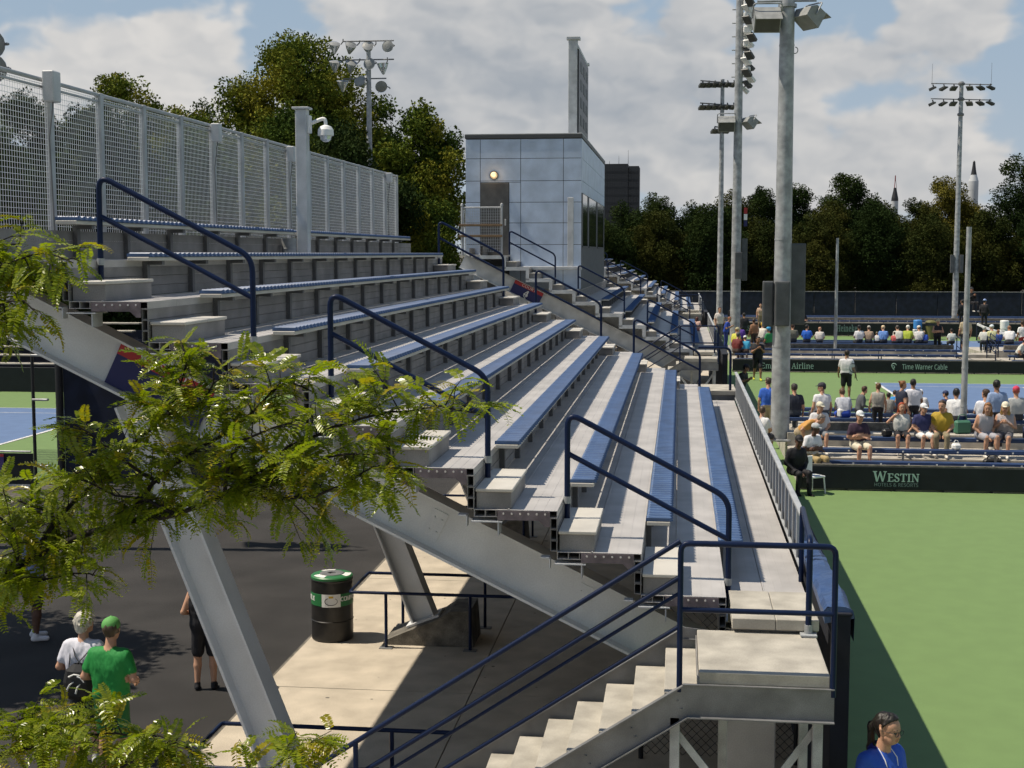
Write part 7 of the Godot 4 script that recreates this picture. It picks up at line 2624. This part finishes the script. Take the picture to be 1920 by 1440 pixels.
	person("red-haired child sitting on the far walkway", Vector3(0.73, 2.13, -57.50), 180, 0.60, "sit", "down", 0.50, 0, "e8c0b0", "c08080", "5a2818", "long", "", 1, 0, 0, "ddd8d0", "")
	person("person in black sitting by the far banner wall at left", Vector3(4.15, 0.45, -90.00), 180, 1.10, "sit", "down", 1.00, 1, "14181a", "20242c", "14100e", "short", "", 2, 0, 0, "ddd8d0", "")
	person("bare-chested looking person in beige by the big grey boxes", Vector3(5.17, 0.50, -90.30), 0, 0.90, "stand", "down", 0.50, 0, "c8a890", "a08870", "5a3a28", "short", "", 1, 0, 0, "ddd8d0", "")
	person("person in black sitting with folded arms on the far stand", Vector3(7.98, 0.62, -92.00), 20, 1.10, "sit", "crossed", 0.50, 0, "1a1418", "1a1a20", "3a2a24", "short", "", 1, 0, 0, "ddd8d0", "")
	person("camera operator in black sitting high on the far stand", Vector3(19.59, 1.90, -97.00), 30, 1.15, "sit", "phone", 1.00, 1, "101218", "14161c", "14100e", "short", "16181c", 2, 0, 0, "ddd8d0", "")
	person("person in black standing left of the tan-shirted man", Vector3(17.85, 0.60, -91.00), 190, 1.00, "stand", "down", 1.00, 1, "12141a", "14161c", "14100e", "short", "", 2, 0, 0, "ddd8d0", "")
	person("person in black with pale cap by the net post", Vector3(19.22, 0.60, -91.00), 160, 1.00, "stand", "down", 1.00, 1, "10131c", "14161c", "1a1614", "short", "8aa0d0", 2, 0, 0, "ddd8d0", "")
	person("white-haired person in white shirt and dark shorts from behind", Vector3(-6.10, 0.00, -13.45), 180, 0.90, "stand", "front", 0.50, 0, "dcdce8", "1f2126", "d8d2c4", "curly", "", 1, 0, -25, "c8c8c8", "")
	person("man in green shirt, green shorts and green cap from behind", Vector3(-5.62, 0.00, -13.00), 176, 0.94, "stand", "front", 0.50, 0, "1f8a3c", "1c6a30", "5a4a38", "short", "62a858", 1, 0, 10, "c0c0c0", "")
	person("blond boy in black and white shorts half hidden by steel column", Vector3(-5.69, 0.00, -15.95), 195, 0.86, "stand", "front", 0.00, 0, "202226", "1c1e24", "c8a468", "long", "", 1, 0, 0, "17181c", "")
	person("person in dark shorts and white trainers partly hidden by leaves", Vector3(-8.76, 0.00, -17.80), 120, 1.02, "stand", "front", 0.50, 0, "8c9cc8", "3a3830", "3a2a20", "short", "", 3, 0, 0, "e8e8ee", "")
	extras()


func extras() -> void:
	# woman in the foreground, at the foot of the wall
	var w := person("woman with dark ponytail and glasses in bright blue polo shirt", Vector3(1.62, 0, -10.92), 40, 0.965, "stand", "down", 0.5, 1, "2a58c0", "1c1e26", "1a1210", "ponytail", "", 1, 3, 8, "d0d0d0", "")
	var hx := Transform3D(Basis(Vector3.UP, deg_to_rad(8)) * Basis(Vector3.RIGHT, deg_to_rad(2)), Vector3(0, 0.94, 0) + Basis(Vector3.RIGHT, deg_to_rad(3)) * Vector3(0, 0.70, 0.035))
	var gl := MB.new()
	for s: float in [-1.0, 1.0]:
		var pts := PackedVector3Array()
		for i in 13:
			var a := TAU * i / 12.0
			var c := cos(a)
			var sn := sin(a)
			pts.append(hx * Vector3(0.034 * s + 0.025 * signf(c) * pow(absf(c), 0.7), -0.008 + 0.018 * signf(sn) * pow(absf(sn), 0.7), 0.112 - 0.006 * absf(c)))
		gl.tube(pts, 0.0022, 0.0022, 5, false)
		gl.tube(PackedVector3Array([hx * Vector3(0.058 * s, 0.0, 0.106), hx * Vector3(0.088 * s, 0.004, 0.0), hx * Vector3(0.090 * s, -0.012, -0.02)]), 0.002, 0.002, 5)
	gl.tube(PackedVector3Array([hx * Vector3(-0.010, -0.004, 0.112), hx * Vector3(0.010, -0.004, 0.112)]), 0.002, 0.002, 5)
	obj("glasses", gl, mats["bag_black"], w)
	var co := MB.new()
	plain("polo_blue", cloth("2a58c0"), 0.75)
	for i in 18:
		var a0 := deg_to_rad(90 + 28 + i * 304.0 / 18.0)
		var a1 := deg_to_rad(90 + 28 + (i + 1) * 304.0 / 18.0)
		var d0 := Vector3(cos(a0), 0, sin(a0))
		var d1 := Vector3(cos(a1), 0, sin(a1))
		var y0 := 1.500 - 0.035 * (0.5 + 0.5 * sin(a0))
		var y1 := 1.500 - 0.035 * (0.5 + 0.5 * sin(a1))
		var o := Vector3(0, 0, -0.005)
		co.quad(o + d0 * 0.066 + Vector3(0, y0, 0), o + d1 * 0.066 + Vector3(0, y1, 0), o + d1 * 0.104 + Vector3(0, y1 - 0.045, 0), o + d0 * 0.104 + Vector3(0, y0 - 0.045, 0), d0 + Vector3.UP)
	obj("collar", co, mats["polo_blue"], w)
	var ld := MB.new()
	for s: float in [-1.0, 1.0]:
		ld.tube(PackedVector3Array([Vector3(0.06 * s, 1.475, 0.03), Vector3(0.07 * s, 1.40, 0.112), Vector3(0.055 * s, 1.27, 0.150), Vector3(0.0, 1.08, 0.14)]), 0.005, 0.005, 5)
	obj("lanyard", ld, mats["soft_white"], w)
	# drawstring bag on the white-haired person's back
	var bag := thing("drawstring_bag", "black and white drawstring bag on the white-haired person's back", "bag", Vector3(-6.08, 0.74, -13.26))
	var bm := MB.new()
	var prof := [[0.0, 0.11], [0.05, 0.16], [0.18, 0.17], [0.30, 0.14], [0.37, 0.05]]
	for i in 4:
		for k in 14:
			var a0 := TAU * k / 14.0
			var a1 := TAU * (k + 1) / 14.0
			var c: Array[Vector3] = []
			for q: Array in [[i, a0], [i + 1, a0], [i + 1, a1], [i, a1]]:
				var rr: float = prof[q[0]][1] * (1.0 + 0.06 * sin(q[1] * 5.0 + q[0]))
				c.append(Vector3(cos(q[1]) * rr, prof[q[0]][0], sin(q[1]) * rr * 0.5))
			bm.quad(c[0], c[1], c[2], c[3], Vector3(cos(a0), 0, sin(a0)))
	obj("sack", bm, mats["bag_black"], bag)
	var pr := MB.new()
	for q: Array in [[-0.07, 0.25, 0.05, 0.27], [0.02, 0.26, 0.09, 0.20], [-0.10, 0.10, -0.02, 0.20], [0.0, 0.08, 0.05, 0.18]]:
		pr.tube(PackedVector3Array([Vector3(q[0], q[1], 0.083), Vector3((q[0] + q[2]) / 2, (q[1] + q[3]) / 2 + 0.02, 0.090), Vector3(q[2], q[3], 0.083)]), 0.012, 0.006, 5)
	obj("white_print", pr, mats["soft_white"], bag)
	var cd := MB.new()
	for s: float in [-1.0, 1.0]:
		cd.tube(PackedVector3Array([Vector3(0.02 * s, 0.36, 0.0), Vector3(-0.05 * s, 0.44, -0.035), Vector3(-0.12 * s, 0.535, -0.13)]), 0.006, 0.006, 5)
		cd.tube(PackedVector3Array([Vector3(0.08 * s, 0.05, 0.0), Vector3(0.115 * s, 0.33, -0.03), Vector3(0.13 * s, 0.52, -0.12)]), 0.006, 0.006, 5)
	obj("cords", cd, mats["bag_black"], bag)
	# rackets
	racket("racket held low by the white-shirted tennis player", Vector3(6.42, 0.70, -51.05), 1.9)
	racket("racket hanging from the hand of the black-clad tennis player", Vector3(3.75, 0.72, -58.5), -0.7)


func racket(label: String, at: Vector3, tilt: float) -> void:
	var t := thing("tennis_racket", label, "racket", at, "tennis rackets")
	t.rotation.z = tilt
	var mb := MB.new()
	var pts := PackedVector3Array()
	for i in 17:
		var a := TAU * i / 16.0
		pts.append(Vector3(0.50 + cos(a) * 0.17, sin(a) * 0.13, 0))
	mb.tube(pts, 0.012, 0.012, 5, false)
	mb.tube(PackedVector3Array([Vector3(0.02, 0, 0), Vector3(0.33, 0, 0)]), 0.014, 0.012, 6)
	obj("frame", mb, mats["board_black"], t)
	var st := MB.new()
	for i in 9:
		var y := -0.10 + i * 0.025
		var h := 0.16 * sqrt(maxf(0.0, 1.0 - pow(y / 0.13, 2.0)))
		st.box(Vector3(0.50 - h, y - 0.001, -0.001), Vector3(0.50 + h, y + 0.001, 0.001))
	obj("strings", st, mats["soft_white"], t)
